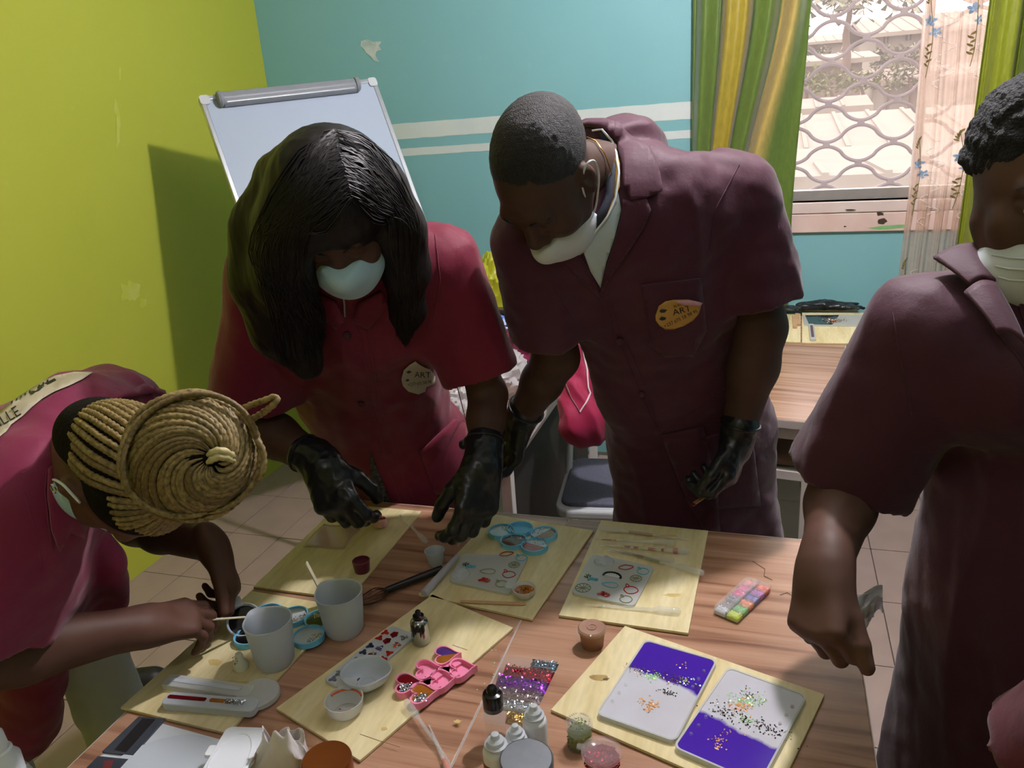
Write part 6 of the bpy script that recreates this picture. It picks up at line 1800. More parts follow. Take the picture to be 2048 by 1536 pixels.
MB().add([(.0205*math.cos(a)*1, .0205*math.sin(a), z) for a, z in [(-1.15+.16*math.cos(t), .022+.012*math.sin(t)) for t in np.linspace(0, 6.283, 17)[:-1]]], [tuple(range(16))]).build('label_seal', M_STRAP, lb)
bottle('white dropper bottle half hidden behind the silver jar', 1036, 1526, .017, .070, M_WCAP, MATS['white_bottle'], TOP)
bottle('white dropper bottle standing over the gold glitter end of the packet', 1073, 1494, .0185, .078, M_WCAP, MATS['white_bottle'], TOP)

# jars
def jar(label, px, py, r, h, m, lidm, z=TOP, lid_h=.012, name='jar'):
    c = zp(px, py, z); T = empty(name, (c[0], c[1], z), label, 'jar')
    MB().lathe([(r*.94, 0), (r*.97, .003), (r*.97, h-lid_h)], 40).build('body', m, T)
    MB().lathe([(r, h-lid_h), (r*1.01, h-.003), (r*.985, h-.0008), (r*.96, h), (r*.94, h-.0008), (r*.9, h-.0008)], 40).build('lid', lidm, T)
    return T
M_ALU2 = mat('brushed_tin', srgb(150, 154, 160), .35, .85, noise=(40, .4, srgb(128, 132, 140)))
M_COP = mat('copper_lid', srgb(150, 84, 40), .28, .7, noise=(14, .4, srgb(124, 64, 28)))
jar('round brushed silver tin among the dropper bottles', 1058, 1585, .0375, .062, M_ALU2, M_ALU2, TOP, .018)
jar('jar with a shiny copper brown lid at the front edge', 668, 1600, .0345, .075, mat('amber_glass', srgb(130, 70, 30), .1, noise=(10, .3, srgb(110, 56, 22)), trans=.4), M_COP, TOP, .028)
jar('orange lidded jar half out of the picture beside the copper lid', 748, 1640, .034, .050, MATS['amber_glass'], mat('orange_lid', srgb(196, 104, 36), .35, .3, noise=(14, .4, srgb(176, 88, 28))), TOP, .02)
# copper pigment pot with hinged lid
c = zp(1185, 1290, TOP); T = empty('pigment_pot', (c[0], c[1], TOP), 'small clear pot of copper brown pigment with a hinged lid', 'pot')
M_PIG = mat('copper_pigment', srgb(150, 108, 84), .6, .1, noise=(30, .4, srgb(128, 88, 66)))
MB().lathe([(.019, 0), (.0195, .002), (.0225, .030)], 36).build('pot', M_PIG, T)
MB().lathe([(.0228, .030), (.0248, .031), (.0248, .036), (.0225, .0385), (.018, .0375), (.001, .037)], 36, None, False, False).build('lid', mat('dusty_lid', srgb(166, 128, 110), .3, noise=(30, .5, srgb(140, 100, 80)), coat=.4), T)
MB().box(-.030, -.022, -.006, .006, .018, .036).build('hinge', M_CLR, T, .001, rz=.5)
MB().tube([(.008*math.cos(a), .008*math.sin(a), .0378) for a in np.linspace(0, 6.28, 20)[:-1]], .0008, 5, closed=True).build('lid_ring', MATS['dusty_lid'], T)
# glitter jars
c = zp(1160, 1490, TOP); T = empty('glitter_jar', (c[0], c[1], TOP), 'small clear jar of green glitter with a printed lid', 'jar')
MB().lathe([(.0185, 0), (.019, .002), (.019, .036)], 32).build('jar_wall', M_CLR, T)
MB().lathe([(.0175, .003), (.0175, .026)], 28).build('glitter_fill', G_GRN, T)
stuff(flakes(lambda r: tuple(np.array([math.cos(a := r.uniform(0, 6.28)), math.sin(a)])*.0180), 160, .004, .027, .0012, 4).build('glitter', G_GRN, T))
ld = MB().lathe([(.0202, .030), (.0205, .032), (.0205, .042), (.0195, .044), (.001, .044)], 36, None, False, False).build('lid', M_CLR, T)
stuff(flakes(indisc(0, 0, .011), 50, .0400, .0430, .0014, 8).build('glitter', G_GRN, ld))
def ring_text(body, r, z, size, a0, parent, m):
    cu = bpy.data.curves.new('lettering', 'FONT'); cu.size = size; cu.align_x = 'CENTER'; cu.resolution_u = 1
    for i, ch in enumerate(body):
        if ch == ' ': continue
        cu.body = ch; t = bpy.data.objects.new('lettering', cu); COL.objects.link(t)
        me = bpy.data.meshes.new_from_object(t.evaluated_get(bpy.context.evaluated_depsgraph_get())); bpy.data.objects.remove(t)
        a = a0-i*size*.78/r
        me.transform(Matrix.Translation((r*math.cos(a), r*math.sin(a), z)) @ Matrix.Rotation(a-math.pi/2, 4, 'Z'))
        obj('lettering', me, m, parent)
ring_text('CAUTIONS', .0145, .0445, .0052, -.75, ld, M_INK)
ring_text('KEEP AWAY FROM', .0145, .0445, .0042, 2.7, ld, M_INK)
c = zp(1205, 1552, TOP); T = empty('glitter_pot', (c[0], c[1], TOP), 'clear lidded pot of red glitter at the front edge of the desk', 'pot')
MB().lathe([(.021, 0), (.022, .002), (.0255, .040)], 32).build('pot_wall', M_CLR, T)
MB().lathe([(.0200, .002), (.0240, .034)], 28).build('glitter_fill', G_RED, T)
stuff(flakes(indisc(0, 0, .0235), 260, .034, .037, .0016, 14).build('glitter', G_RED, T))
stuff(flakes(lambda r: tuple(np.array([math.cos(a := r.uniform(0, 6.28)), math.sin(a)])*.0245), 120, .020, .036, .0016, 15).build('glitter', G_RED, T))
MB().lathe([(.0262, .040), (.0290, .041), (.0290, .0455), (.0265, .048), (.0245, .0465), (.001, .0455)], 36, None, False, False).build('lid', frost_mat('pink_tinged_lid', srgb(224, 200, 206), srgb(214, 186, 194), .2, .78, .12), T)
MB().prism(rrect(.012, .010, .003, 3, -.031, .004), .041, .044).build('lid_tab', M_CLR, T, .0005)

# twelve-compartment sequin box
a, b, d = zp(1417, 1232, TOP), zp(1502, 1155, TOP), zp(1466, 1246, TOP)
ex = nrm(b-a); ang = math.atan2(ex[1], ex[0]); LX = .128; LY = .050
c = (zp(1440, 1238, TOP+.006)+zp(1528, 1166, TOP+.006))/2
T = empty('sequin_box', (c[0], c[1], TOP), 'clear twelve compartment box of bright sequins on the right desk', 'box', None, ang)
MB().prism(rrect(LX, LY, .010, 5), 0, .0018).build('base', M_CLR, T)
for i in range(7):
    MB().box(-LX/2+LX*i/6-.0006, -LX/2+LX*i/6+.0006, -LY/2+.001, LY/2-.001, .0018, .015).build('divider', M_CLR, T)
for y in (-LY/2+.0006, 0, LY/2-.0006): MB().box(-LX/2, LX/2, y-.0006, y+.0006, .0018, .015).build('divider', M_CLR, T)
MB().prism(rrect(LX+.002, LY+.002, .011, 5), .0152, .0170).build('lid', M_CLR, T)
MB().box(-LX/2+.004, LX/2-.004, -.004, .004, .0170, .0182).build('lid_rib', M_CLR, T)
cols = [[srgb(206, 226, 66), srgb(120, 196, 110), srgb(240, 140, 84), srgb(120, 110, 180), srgb(190, 110, 190), srgb(246, 120, 90)], [srgb(214, 218, 222), srgb(150, 138, 140), srgb(156, 150, 164), srgb(236, 110, 160), srgb(240, 140, 180), srgb(250, 176, 170)]]
for r in range(2):
    for i in range(6):
        x0, x1 = -LX/2+LX*i/6+.001, -LX/2+LX*(i+1)/6-.001; y0, y1 = (-LY/2+.001, -.001) if r == 0 else (.001, LY/2-.001)
        m = mat('sequins_%d%d' % (r, i), cols[r][i], .35, .1, noise=(500, .8, tuple(min(1, v*1.25+.03) for v in cols[r][i][:3])+(1,)))
        o = MB().box(x0, x1, y0, y1, .0018, .0095).build('sequins', m, T, .001)
        stuff(flakes(lambda q: (q.uniform(x0+.001, x1-.001), q.uniform(y0+.001, y1-.001)), 46, .0095, .0125, .0015, 100+r*6+i, None, True).build('loose_sequins', m, o))

# packet of six glitter bands
qc = [zp(*p, TOP+.002) for p in ((1003, 1312), (1119, 1325), (1053, 1462), (962, 1442))]
c = sum(qc)/4
T = empty('glitter_packet', (c[0], c[1], TOP), 'clear plastic packet with six bands of coloured glitter', 'packet')
Lq = [q-c for q in qc]
def bil(u, v): return (Lq[0]*(1-u)+Lq[1]*u)*(1-v)+(Lq[3]*(1-u)+Lq[2]*u)*v
def film(u, v):
    p = bil(u, v); return (p[0], p[1], .0085+.0022*math.sin(u*9+v*4)*math.sin(v*31))
MB().grid(film, 24, 40).build('film', frost_mat('crinkled_film', srgb(216, 208, 206), srgb(206, 198, 196), .1, .90, .2), T)
MB().grid(lambda u, v: (bil(u, v)[0], bil(u, v)[1], .0008), 6, 10).build('film', MATS.get('x') or M_CLR, T)
bands = [(.02, .13, G_TEAL, .55, 1.0), (.15, .30, G_RED, .12, 1.0), (.31, .48, G_PUR, .05, 1.0), (.49, .63, G_ROSE, .10, 1.0), (.65, .79, G_SIL, .20, 1.0), (.82, .95, G_GLD, .50, .98)]
for i, (v0, v1, m, u0, u1) in enumerate(bands):
    def body(u, v, s=1):
        t = math.sin(math.pi*v)**.5*min(1, math.sin(math.pi*min(max(u, .0), 1))*3)**.5
        p = bil(u0+(u1-u0)*u, v0+(v1-v0)*v); return (p[0], p[1], .0012+.0058*t)
    o = MB().grid(body, 18, 10).build('glitter_band', m, T)
    def ins(r):
        p = bil(u0+(u1-u0)*r.uniform(.03, .97), v0+(v1-v0)*r.uniform(.08, .92)); return p[0], p[1]
    stuff(flakes(ins, 230, .0062, .0082, .0014, 60+i).build('glitter', m, o))

# purple and white tray moulds
def tray(label, cs, split, flip, gl_, seed):
    q = [zp(*p, ZB+.006) for p in cs]; c = sum(q)/4
    ex = nrm(q[1]-q[0]+q[2]-q[3]); ey = np.array([-ex[1], ex[0], 0]); ang = math.atan2(ex[1], ex[0])
    LX = (np.linalg.norm(q[1]-q[0])+np.linalg.norm(q[2]-q[3]))/2; LY = abs((q[3]-q[0]+q[2]-q[1])@ey)/2
    T = empty('tray_mould', (c[0], c[1], ZB), label, 'mould', 'purple and white tray moulds', ang)
    h = .009; O = rrect(LX, LY, .012, 5); I = rrect(LX-.006, LY-.006, .010, 5); n = len(O)
    V = [(x, y, 0) for x, y in O]+[(x, y, h) for x, y in O]+[(x, y, h) for x, y in I]+[(x, y, .003) for x, y in I]
    rim = MB().add(V, [(k*n+j, k*n+(j+1) % n, (k+1)*n+(j+1) % n, (k+1)*n+j) for k in range(3) for j in range(n)]+[tuple(range(3*n, 4*n))], False).build('rim', M_SIL2, T)
    # poured surface with its own two colours
    m = bpy.data.materials.new('poured_resin_'+str(seed)); m.use_nodes = True; N = m.node_tree.nodes; L = m.node_tree.links; b = N['Principled BSDF']
    b.inputs['Roughness'].default_value = .12; b.inputs['Coat Weight'].default_value = .3
    tc = N.new('ShaderNodeTexCoord'); nz = N.new('ShaderNodeTexNoise'); nz.inputs['Scale'].default_value = 26; nz.inputs['Detail'].default_value = 5; L.new(tc.outputs['Object'], nz.inputs['Vector'])
    sp = N.new('ShaderNodeSeparateXYZ'); L.new(tc.outputs['Object'], sp.inputs[0])
    m1 = N.new('ShaderNodeMath'); m1.operation = 'MULTIPLY_ADD'; m1.inputs[1].default_value = 1.0; L.new(sp.outputs['Y'], m1.inputs[0])
    m0 = N.new('ShaderNodeMath'); m0.operation = 'MULTIPLY_ADD'; m0.inputs[1].default_value = .030; m0.inputs[2].default_value = -.015; L.new(nz.outputs['Fac'], m0.inputs[0]); L.new(m0.outputs[0], m1.inputs[2])
    m3 = N.new('ShaderNodeMath'); m3.operation = 'MULTIPLY_ADD'; m3.inputs[1].default_value = split[1]; L.new(sp.outputs['X'], m3.inputs[0]); L.new(m1.outputs[0], m3.inputs[2])
    mr = N.new('ShaderNodeMapRange'); mr.inputs['From Min'].default_value = split[0]-.004; mr.inputs['From Max'].default_value = split[0]+.004
    if flip: mr.inputs['To Min'].default_value, mr.inputs['To Max'].default_value = 1, 0
    L.new(m3.outputs[0], mr.inputs['Value'])
    nz2 = N.new('ShaderNodeTexNoise'); nz2.inputs['Scale'].default_value = 14; L.new(tc.outputs['Object'], nz2.inputs['Vector'])
    wh = N.new('ShaderNodeMix'); wh.data_type = 'RGBA'; wh.inputs[6].default_value = srgb(212, 214, 224); wh.inputs[7].default_value = srgb(192, 190, 196); L.new(nz2.outputs['Fac'], wh.inputs[0])
    mx = N.new('ShaderNodeMix'); mx.data_type = 'RGBA'; mx.inputs[7].default_value = srgb(70, 38, 158); L.new(wh.outputs[2], mx.inputs[6]); L.new(mr.outputs['Result'], mx.inputs[0]); L.new(mx.outputs[2], b.inputs['Base Color'])
    sf = MB().add([(x, y, .0075) for x, y in I], [tuple(range(n))]).build('poured_resin', m, T)
    for k, (px, py, sx, sy, nn, gm, sz) in enumerate(gl_):
        p = zp(px, py, ZB+.0078)-c; cx, cy = p@ex, p@ey
        stuff(flakes(lambda r: (cx+r.gauss(0, sx), cy+r.gauss(0, sy)), nn, .0078, .0084, sz, seed*10+k, None, True).build('sequins', gm, sf))
    # pegs along one side
    for k in range(3):
        for sx in (-1, 1):
            MB().lathe([(.0028, .0075), (.0026, .0105), (.001, .011)], 12, Matrix.Translation((sx*(LX/2-.012-.002*k), (LY*.32-.022*k)*(1 if sx > 0 else -1), 0))).build('peg', M_CLR, rim)
    return T
tray('tray mould with violet resin at its far end and milky resin near', [(1190, 1425), (1345, 1490), (1441, 1320), (1292, 1285)], (.018, .12), False,
     [(1305, 1352, .010, .006, 60, G_MINT, .0013), (1345, 1357, .020, .007, 110, G_BRN, .0011), (1375, 1362, .006, .005, 24, G_MINT, .0014), (1298, 1410, .008, .008, 60, G_ORG, .0016), (1335, 1385, .008, .004, 40, G_BLK, .0012), (1370, 1330, .006, .006, 8, G_ORG, .0014), (1275, 1340, .010, .006, 40, G_BRN, .0011)], 1)
tray('tray mould with milky resin at its far end and violet resin near', [(1345, 1500), (1520, 1570), (1616, 1396), (1456, 1333)], (-.020, .05), True,
     [(1482, 1412, .008, .008, 70, G_ORG, .0015), (1505, 1400, .010, .008, 60, G_MINT, .0014), (1500, 1392, .010, .008, 50, G_BRN, .0012), (1455, 1425, .016, .008, 70, G_BLK, .0012), (1520, 1450, .026, .008, 110, G_BLK, .0012), (1492, 1440, .008, .005, 30, G_MINT, .0014), (1440, 1478, .006, .006, 18, G_ORG, .0014), (1438, 1494, .004, .004, 10, G_ORG, .0014), (1455, 1463, .010, .004, 8, G_ORG, .0013), (1470, 1400, .010, .006, 30, G_MINT, .0013)], 2)

# fruit moulds
def outline(T, fn, cx, cy, rot, s, m, r=.0011, z=.0064, name='outline'):
    P = []
    for k in range(28):
        x, y = fn(2*math.pi*k/28); x, y = x*s, y*s
        P.append((cx+x*math.cos(rot)-y*math.sin(rot), cy+x*math.sin(rot)+y*math.cos(rot), z))
    MB().tube(P, r, 5, closed=True).build(name, m, T)
f_leaf = lambda t: (1.15*math.cos(t)+.15*math.cos(3*t), .72*math.sin(t)*(1-.1*math.cos(t)))
f_pear = lambda t: (1.15*math.cos(t), (.62+.22*math.cos(t))*math.sin(t))
f_circ = lambda t: (math.cos(t), math.sin(t))
f_appl = lambda t: ((1+.12*math.cos(2*t))*math.cos(t), (1-.08*math.sin(t))*math.sin(t))
def fruit_mould(label, cs, items, pebble, key):
    q = [zp(*p, ZB+.004) for p in cs]; c = sum(q)/4
    ex = nrm(q[1]-q[0]+q[2]-q[3]); ey = np.array([-ex[1], ex[0], 0]); ang = math.atan2(ex[1], ex[0])
    T = empty('fruit_mould', (c[0], c[1], ZB), label, 'mould', 'clear fruit pendant moulds', ang)
    loc = [((p-c)@ex, (p-c)@ey) for p in q]
    # rounded slab through the four corners
    pts = []
    for i in range(4):
        p0, p1, p2 = np.array(loc[i-1]), np.array(loc[i]), np.array(loc[(i+1) % 4])
        a, b = p1+nrm(p0-p1)*.012, p1+nrm(p2-p1)*.012
        for k in range(6):
            t = k/5; pts.append(tuple((1-t)**2*a+2*t*(1-t)*p1+t*t*b))
    a2 = sum(pts[i][0]*pts[(i+1) % len(pts)][1]-pts[(i+1) % len(pts)][0]*pts[i][1] for i in range(len(pts)))
    if a2 < 0: pts = pts[::-1]
    MB().prism(pts, 0, .006).build('slab', frost_mat('clear_mould_'+key, srgb(240, 244, 244), srgb(232, 238, 240), .08, .42, .18), T, .001)
    for (px, py, kind, m, s) in items:
        p = zp(px, py, ZB+.006)-c; x, y = p@ex, p@ey
        if kind == 'leaf': outline(T, f_leaf, x, y, .5, s, m)
        elif kind == 'pear': outline(T, f_pear, x, y, .1, s, m)
        elif kind == 'apple':
            outline(T, f_appl, x, y, 0, s, m); outline(T, f_leaf, x-s*.9, y+s*.9, 2.2, s*.35, m)
        elif kind == 'ring':
            outline(T, f_circ, x, y, 0, s, m); outline(T, f_leaf, x-s*.9, y+s*.7, 2.4, s*.3, m)
        elif kind == 'wheel':
            outline(T, f_circ, x, y, 0, s, m, .0009)
            for k in range(5):
                a = math.pi*k/5; MB().tube([(x-s*math.cos(a), y-s*math.sin(a), .0064), (x+s*math.cos(a), y+s*math.sin(a), .0064)], .0008, 5).build('segment', m, T)
        elif kind == 'fish':
            o = MB().prism([(x+a, y+b) for a, b in blob(22, s*.62, 3, .8)], .0058, .0072).build('cast_shape', m, T)
            stuff(flakes(indisc(x+s*.5, y-s*.1, s*.55), 40, .0072, .0085, .0014, 4).build('glitter', m, o))
            for k in range(9):
                MB().tube([(x+s*.75+s*.42*math.cos(t+k*.7)*.4+s*.35*math.cos(k*.7), y-s*.05+s*.35*math.sin(k*.7)+s*.17*math.sin(t+k*.7), .0066) for t in np.linspace(0, 6.283, 11)[:-1]], .0006, 4, closed=True).build('scale', m, o)
        elif kind == 'melon':
            MB().tube([(x+s*math.cos(t), y+s*.72*math.sin(t), .0066) for t in np.linspace(-.2, 3.34, 22)], .0024, 6).build('rind', R_BLK, T)
            MB().add([(x+s*.85*math.cos(t), y+s*.60*math.sin(t), .0066) for t in np.linspace(0, math.pi, 18)], [tuple(range(18))]).build('flesh', M_STRAP, T)
            for k in range(4): MB().lathe([(.0010, .0066), (.0006, .0074)], 8, Matrix.Translation((x-s*.4+s*.27*k, y+s*.28, 0))).build('seed', R_SLATE, T)
        elif kind == 'grape':
            mb = MB()
            for k in range(9): mb.lathe([(.0030, .0055), (.0024, .0078), (.0005, .0086)], 10, Matrix.Translation((x+s*.35*(k % 4)-s*.3, y-s*.26*(k//4), 0)), False, True)
            mb.build('grapes', R_SKY, T)
            stuff(flakes(indisc(x-s*.75, y+s*.2, s*.5), 40, .0068, .0085, .0014, 6).build('glitter', G_GRN, T))
    p = zp(*pebble, ZB+.006)-c; x, y = p@ex, p@ey
    MB().lathe([(.021, .006), (.019, .0085), (.010, .0105), (.001, .011)], 28, Matrix.Translation((x, y, 0))).build('ridged_dome', M_SIL2, T)
    for k in range(10):
        yy = -.016+.0036*k; w = math.sqrt(max(0, .019**2-yy**2)); MB().tube([(x-w, y+yy, .0075), (x, y+yy, .0112), (x+w, y+yy, .0075)], .0008, 5).build('ridge', M_SIL, T)
    return T
S1 = .0115
fruit_mould('clear fruit mould among the pipettes with a black and white melon slice', [(1183, 1108), (1310, 1134), (1268, 1214), (1142, 1187)], [(1252, 1135, 'leaf', R_RED, S1), (1286, 1143, 'ring', R_SKY, S1), (1224, 1153, 'melon', R_BLK, .018), (1272, 1157, 'wheel', R_OLV, S1), (1184, 1157, 'grape', R_SKY, .014), (1220, 1170, 'pear', R_SKY, .014), (1166, 1176, 'wheel', R_OLV, .015), (1262, 1180, 'apple', R_RED, .0125), (1204, 1188, 'fish', R_RED, .013), (1252, 1199, 'ring', R_OLV, S1)], (1208, 1123), 'a')
fruit_mould('clear fruit mould below the blue disc mould beside the small amber cup', [(925, 1108), (1058, 1112), (1020, 1190), (897, 1163)], [(1013, 1108, 'leaf', R_RED, S1), (1043, 1116, 'ring', R_SKY, S1), (1028, 1130, 'wheel', R_OLV, S1), (940, 1132, 'grape', R_SKY, .014), (975, 1143, 'pear', R_OLV, .014), (1018, 1149, 'apple', R_RED, .012), (966, 1160, 'fish', R_RED, .013), (1003, 1168, 'ring', R_OLV, S1)], (920, 1150), 'b')

# amber cup
cc = zp(1049, 1192); T = empty('amber_cup', (cc[0], cc[1], ZB), 'small translucent cup with amber resin on the middle board', 'cup')
MB().lathe([(.001, .0015), (.014, .0015), (.019, .010), (.0215, .019), (.023, .0195), (.0222, .018), (.0205, .008), (.015, 0), (.001, 0)], 36, None, False, False).build('bowl', M_SIL2, T)
MB().lathe([(.0004, .0125), (.0198, .0125)], 32, None, False, False).build('resin', R_AMB, T)
stuff(flakes(indisc(0, 0, .016), 60, .0126, .0140, .0013, 4).build('glitter', glit('copper_glitter', srgb(180, 100, 50)), T))
MB().prism(rrect(.020, .022, .009, 4, -.031, .006), .016, .018).build('tab', M_SIL2, T, .0005)

# pipettes
M_PIP = frost_mat('pipette_plastic', srgb(236, 238, 238), srgb(228, 232, 232), .05, .72, .08)
def pipette(label, a, b, z=ZB, fill=None, zA=None, zB_=None, s=1.0):
    """bulb end a, thin tip b, picture points on the board"""
    A = zp(a[0], a[1], (zA or z)+.0065*s); B = zp(b[0], b[1], (zB_ or z)+.003)
    T = empty('pipette', tuple(A), label, 'pipette', 'clear plastic pipettes')
    d = B-A; L_ = np.linalg.norm(d)
    R = [(0, .001), (.01, .0048), (.03, .0062), (.22, .0064), (.25, .0058), (.285, .0034), (.62, .0031), (.70, .0024), (.97, .0011), (1, .0009)]
    MB().tube([d*t for t, r in R], [r*s for t, r in R], 14).build('tube', M_PIP, T)
    for k, (t0, t1, m) in enumerate(fill or ()):
        f = lambda t: np.interp(t, [x for x, _ in R], [y for _, y in R])*s*.8
        MB().tube([d*t for t in np.linspace(t0, t1, 5)], [f(t) for t in np.linspace(t0, t1, 5)], 10).build('residue', m, T)
    return T
pipette('topmost pipette at the back edge of the board, amber in its tip', (1197, 1056), (1375, 1079), fill=[(.35, .62, R_AMB)])
pipette('second pipette from the back with red drops near its tip', (1350, 1086), (1188, 1078), fill=[(.72, .76, R_RED), (.78, .9, R_RED)])
pipette('pipette spotted with five red drops along its length', (1378, 1104), (1196, 1089), fill=[(.12, .17, R_RED), (.27, .30, R_RED), (.36, .44, R_RED), (.55, .60, R_RED), (.64, .70, R_RED)])
pipette('short pipette crossing under the brown one', (1350, 1122), (1215, 1100), fill=[(.66, .78, R_OLV)], s=.9)
pipette('long pipette with brown residue whose bulb hangs over the board edge', (1409, 1147), (1218, 1096), zA=ZB+.002, fill=[(.62, .74, R_BRN), (.45, .6, R_OLV)])
pipette('clear pipette lying below the fruit mould', (1362, 1223), (1168, 1209), fill=[(.80, .84, R_WHT)])
pipette('pipette leaning from the heart mould over the board edge', (812, 1402), (903, 1530), zA=ZB+.004, zB_=TOP+.003)
pipette('pipette with orange residue at the front edge of the desk', (905, 1560), (858, 1450), z=TOP, fill=[(.02, .35, R_ORG)], s=1.1)
pipette('clear pipette between the long haired woman\'s gloves', (853, 1084), (800, 1030), z=TOP+.01)

# wine pot, red lipped pot and film on the far left board
c = zp(725, 1142); T = empty('wine_pot', (c[0], c[1], ZB), 'small dark magenta pot on the far left board', 'pot')
MB().lathe([(.015, 0), (.016, .002), (.0185, .024), (.019, .026), (.0175, .027), (.0165, .022), (.001, .021)], 32, None, True, False).build('pot', mat('magenta_plastic', srgb(116, 36, 66), .35, noise=(20, .3, srgb(100, 28, 56))), T)
MB().lathe([(.0004, .0225), (.0165, .0225)], 28, None, False, False).build('pigment', mat('wine_pigment', srgb(96, 26, 44), .6, noise=(30, .4, srgb(80, 20, 36))), T)
c = zp(762, 1052); T = empty('pink_pot', (c[0], c[1], ZB), 'pale pink pot with a red slot under the right glove', 'pot')
MB().lathe([(.012, 0), (.016, .003), (.017, .014), (.015, .018), (.001, .018)], 28, None, True, False).build('pot', mat('pale_pink_plastic', srgb(226, 176, 178), .35, noise=(20, .3, srgb(216, 160, 164))), T)
MB().prism(rrect(.026, .007, .003, 4), .0178, .0195).build('red_slot', R_RED, T, rz=.5)
q = [zp(*p) for p in ((606, 1096), (648, 1048), (720, 1060), (690, 1098))]
c = sum(q)/4
o = MB().grid(lambda u, v: tuple(((q[0]*(1-u)+q[3]*u)*(1-v)+(q[1]*(1-u)+q[2]*u)*v)-c+np.array([0, 0, .003+.003*math.sin(6*u+4*v)])), 14, 12).build('plastic_film', frost_mat('pink_film', srgb(222, 206, 200), srgb(226, 180, 170), .2, .5, .2), None, solid=.0005, loc=(c[0], c[1], ZB))
tag(o, 'crumpled clear film packet on the far left board', 'packet')
# white rod and small white cup by the left glove
a, b = zp(846, 1190, TOP+.012), zp(915, 1112, TOP+.030)
o = MB().tube([np.zeros(3), (b-a)*.03, (b-a)*.5, (b-a)], [.004, .0085, .0075, .0055], 14).build('stirring_rod', frost_mat('white_silicone_rod', srgb(206, 206, 216), srgb(196, 190, 204), .3, .1), None, loc=tuple(a))
tag(o, 'white silicone stirring rod below the left glove', 'rod')
c = zp(872, 1128, TOP); T = empty('measuring_cup', (c[0], c[1], TOP), 'tiny white measuring cup beside the long haired woman\'s left glove', 'cup')
MB().lathe([(.014, 0), (.015, .002), (.020, .032), (.022, .0335), (.0205, .034), (.018, .030), (.0135, .004), (.001, .004)], 32, None, True, False).build('cup_wall', M_SIL, T)

M_TISS = frost_mat('thin_tissue', srgb(232, 226, 228), srgb(220, 216, 220), .45, .06, .8)
for o_ in bpy.data.objects:
    if o_.name.startswith('tissue') and o_.type == 'MESH': o_.data.materials[0] = M_TISS
# white lid, scale, paper, pump bottle
zs = TOP+.028
sA, sB = zp(272, 1431, zs), zp(452, 1452, zs)
ex = nrm(zp(275, 1430, zs)-zp(170, 1540, zs)); 
M_WPL = mat('white_gloss_plastic', srgb(214, 220, 226), .3, noise=(10, .2, srgb(204, 210, 218)))
cs_ = np.array([sA[0]+.115, sA[1]-.125]); 
T = empty('kitchen_scale', (cs_[0], cs_[1], TOP), 'white kitchen scale with two dark display panels at the front left', 'scale', None, math.radians(-4))
MB().prism(rrect(.23, .24, .022, 6), .004, .026).build('body', M_WPL, T, .006, seg=3)
for sx in (-1, 1):
    for sy in (-1, 1): MB().lathe([(.008, 0), (.008, .005)], 14, Matrix.Translation((sx*.09, sy*.095, 0))).build('foot', M_BCAP, T)
MB().prism([(.02+.105*math.cos(t), .0+.112*math.sin(t)) for t in np.linspace(0, 6.283, 49)[:-1]], .026, .0285).build('weighing_plate', mat('pale_plate', srgb(204, 212, 222), .25, noise=(6, .3, srgb(194, 204, 216))), T, .001)
M_DISP = mat('dark_display', srgb(58, 62, 70), .15, noise=(8, .5, srgb(84, 90, 98)))
Tm = T.matrix_basis.inverted() if False else (Matrix.Translation(Vector(T.location)) @ Matrix.Rotation(math.radians(-4), 4, 'Z')).inverted()
def spx(px, py, z): return tuple(Tm @ Vector(zp(px, py, z)))
for k, pts in enumerate((((204, 1503), (277, 1433), (331, 1437), (266, 1510)), ((172, 1536), (196, 1512), (256, 1518), (205, 1575), (135, 1575)))):
    zz = TOP+.0292
    d_ = MB().prism([spx(*p, zz)[:2] for p in pts][::-1], .0262, .0292).build('display', M_DISP, T)
    if k == 0:
        MB().prism([spx(*p, zz)[:2] for p in ((228, 1500), (285, 1437), (311, 1439), (252, 1505))][::-1], .0292, .0296).build('screen', mat('lcd_glass', srgb(40, 38, 40), .1, noise=(8, .3, srgb(56, 52, 52))), d_)
    else:
        MB().prism([spx(*p, zz)[:2] for p in ((208, 1522), (228, 1520), (222, 1536), (204, 1545))][::-1], .0292, .0296).build('red_mark', mat('dim_red_print', srgb(110, 50, 54), .4, noise=(30, .3, srgb(90, 40, 44))), d_)
# tilted lid of a wipe box
q = [zp(386, 1550, TOP+.060), zp(462, 1434, TOP+.040), zp(528, 1484, TOP+.040), zp(480, 1600, TOP+.060)]
c = sum(q)/4; ex = nrm(q[1]-q[0]+q[2]-q[3]); nz_ = nrm(np.cross(ex, q[3]-q[0]+q[2]-q[1])); nz_ = nz_ if nz_[2] > 0 else -nz_; ey = np.cross(nz_, ex)
T = empty('wipe_container', tuple(c), 'bright white plastic lid with an oval ridge lying on the scale', 'lid')
Mx = Matrix(((ex[0], ey[0], nz_[0], 0), (ex[1], ey[1], nz_[1], 0), (ex[2], ey[2], nz_[2], 0), (0, 0, 0, 1)))
MB().prism(rrect(.135, .062, .012, 5), -.003, .003, Mx).build('plate', mat('bright_white_plastic', srgb(236, 240, 246), .35, noise=(10, .1, srgb(228, 232, 240))), T, .001)
MB().tube([Mx @ Vector((-.012+.062*math.cos(t), .0255*math.sin(t), .003)) for t in np.linspace(0, 6.283, 41)[:-1]], .0018, 6, closed=True).build('oval_ridge', MATS['bright_white_plastic'], T)
MB().prism(rrect(.024, .012, .004, 4, .01, .035), -.003, .0025, Mx).build('latch', MATS['bright_white_plastic'], T, .001)
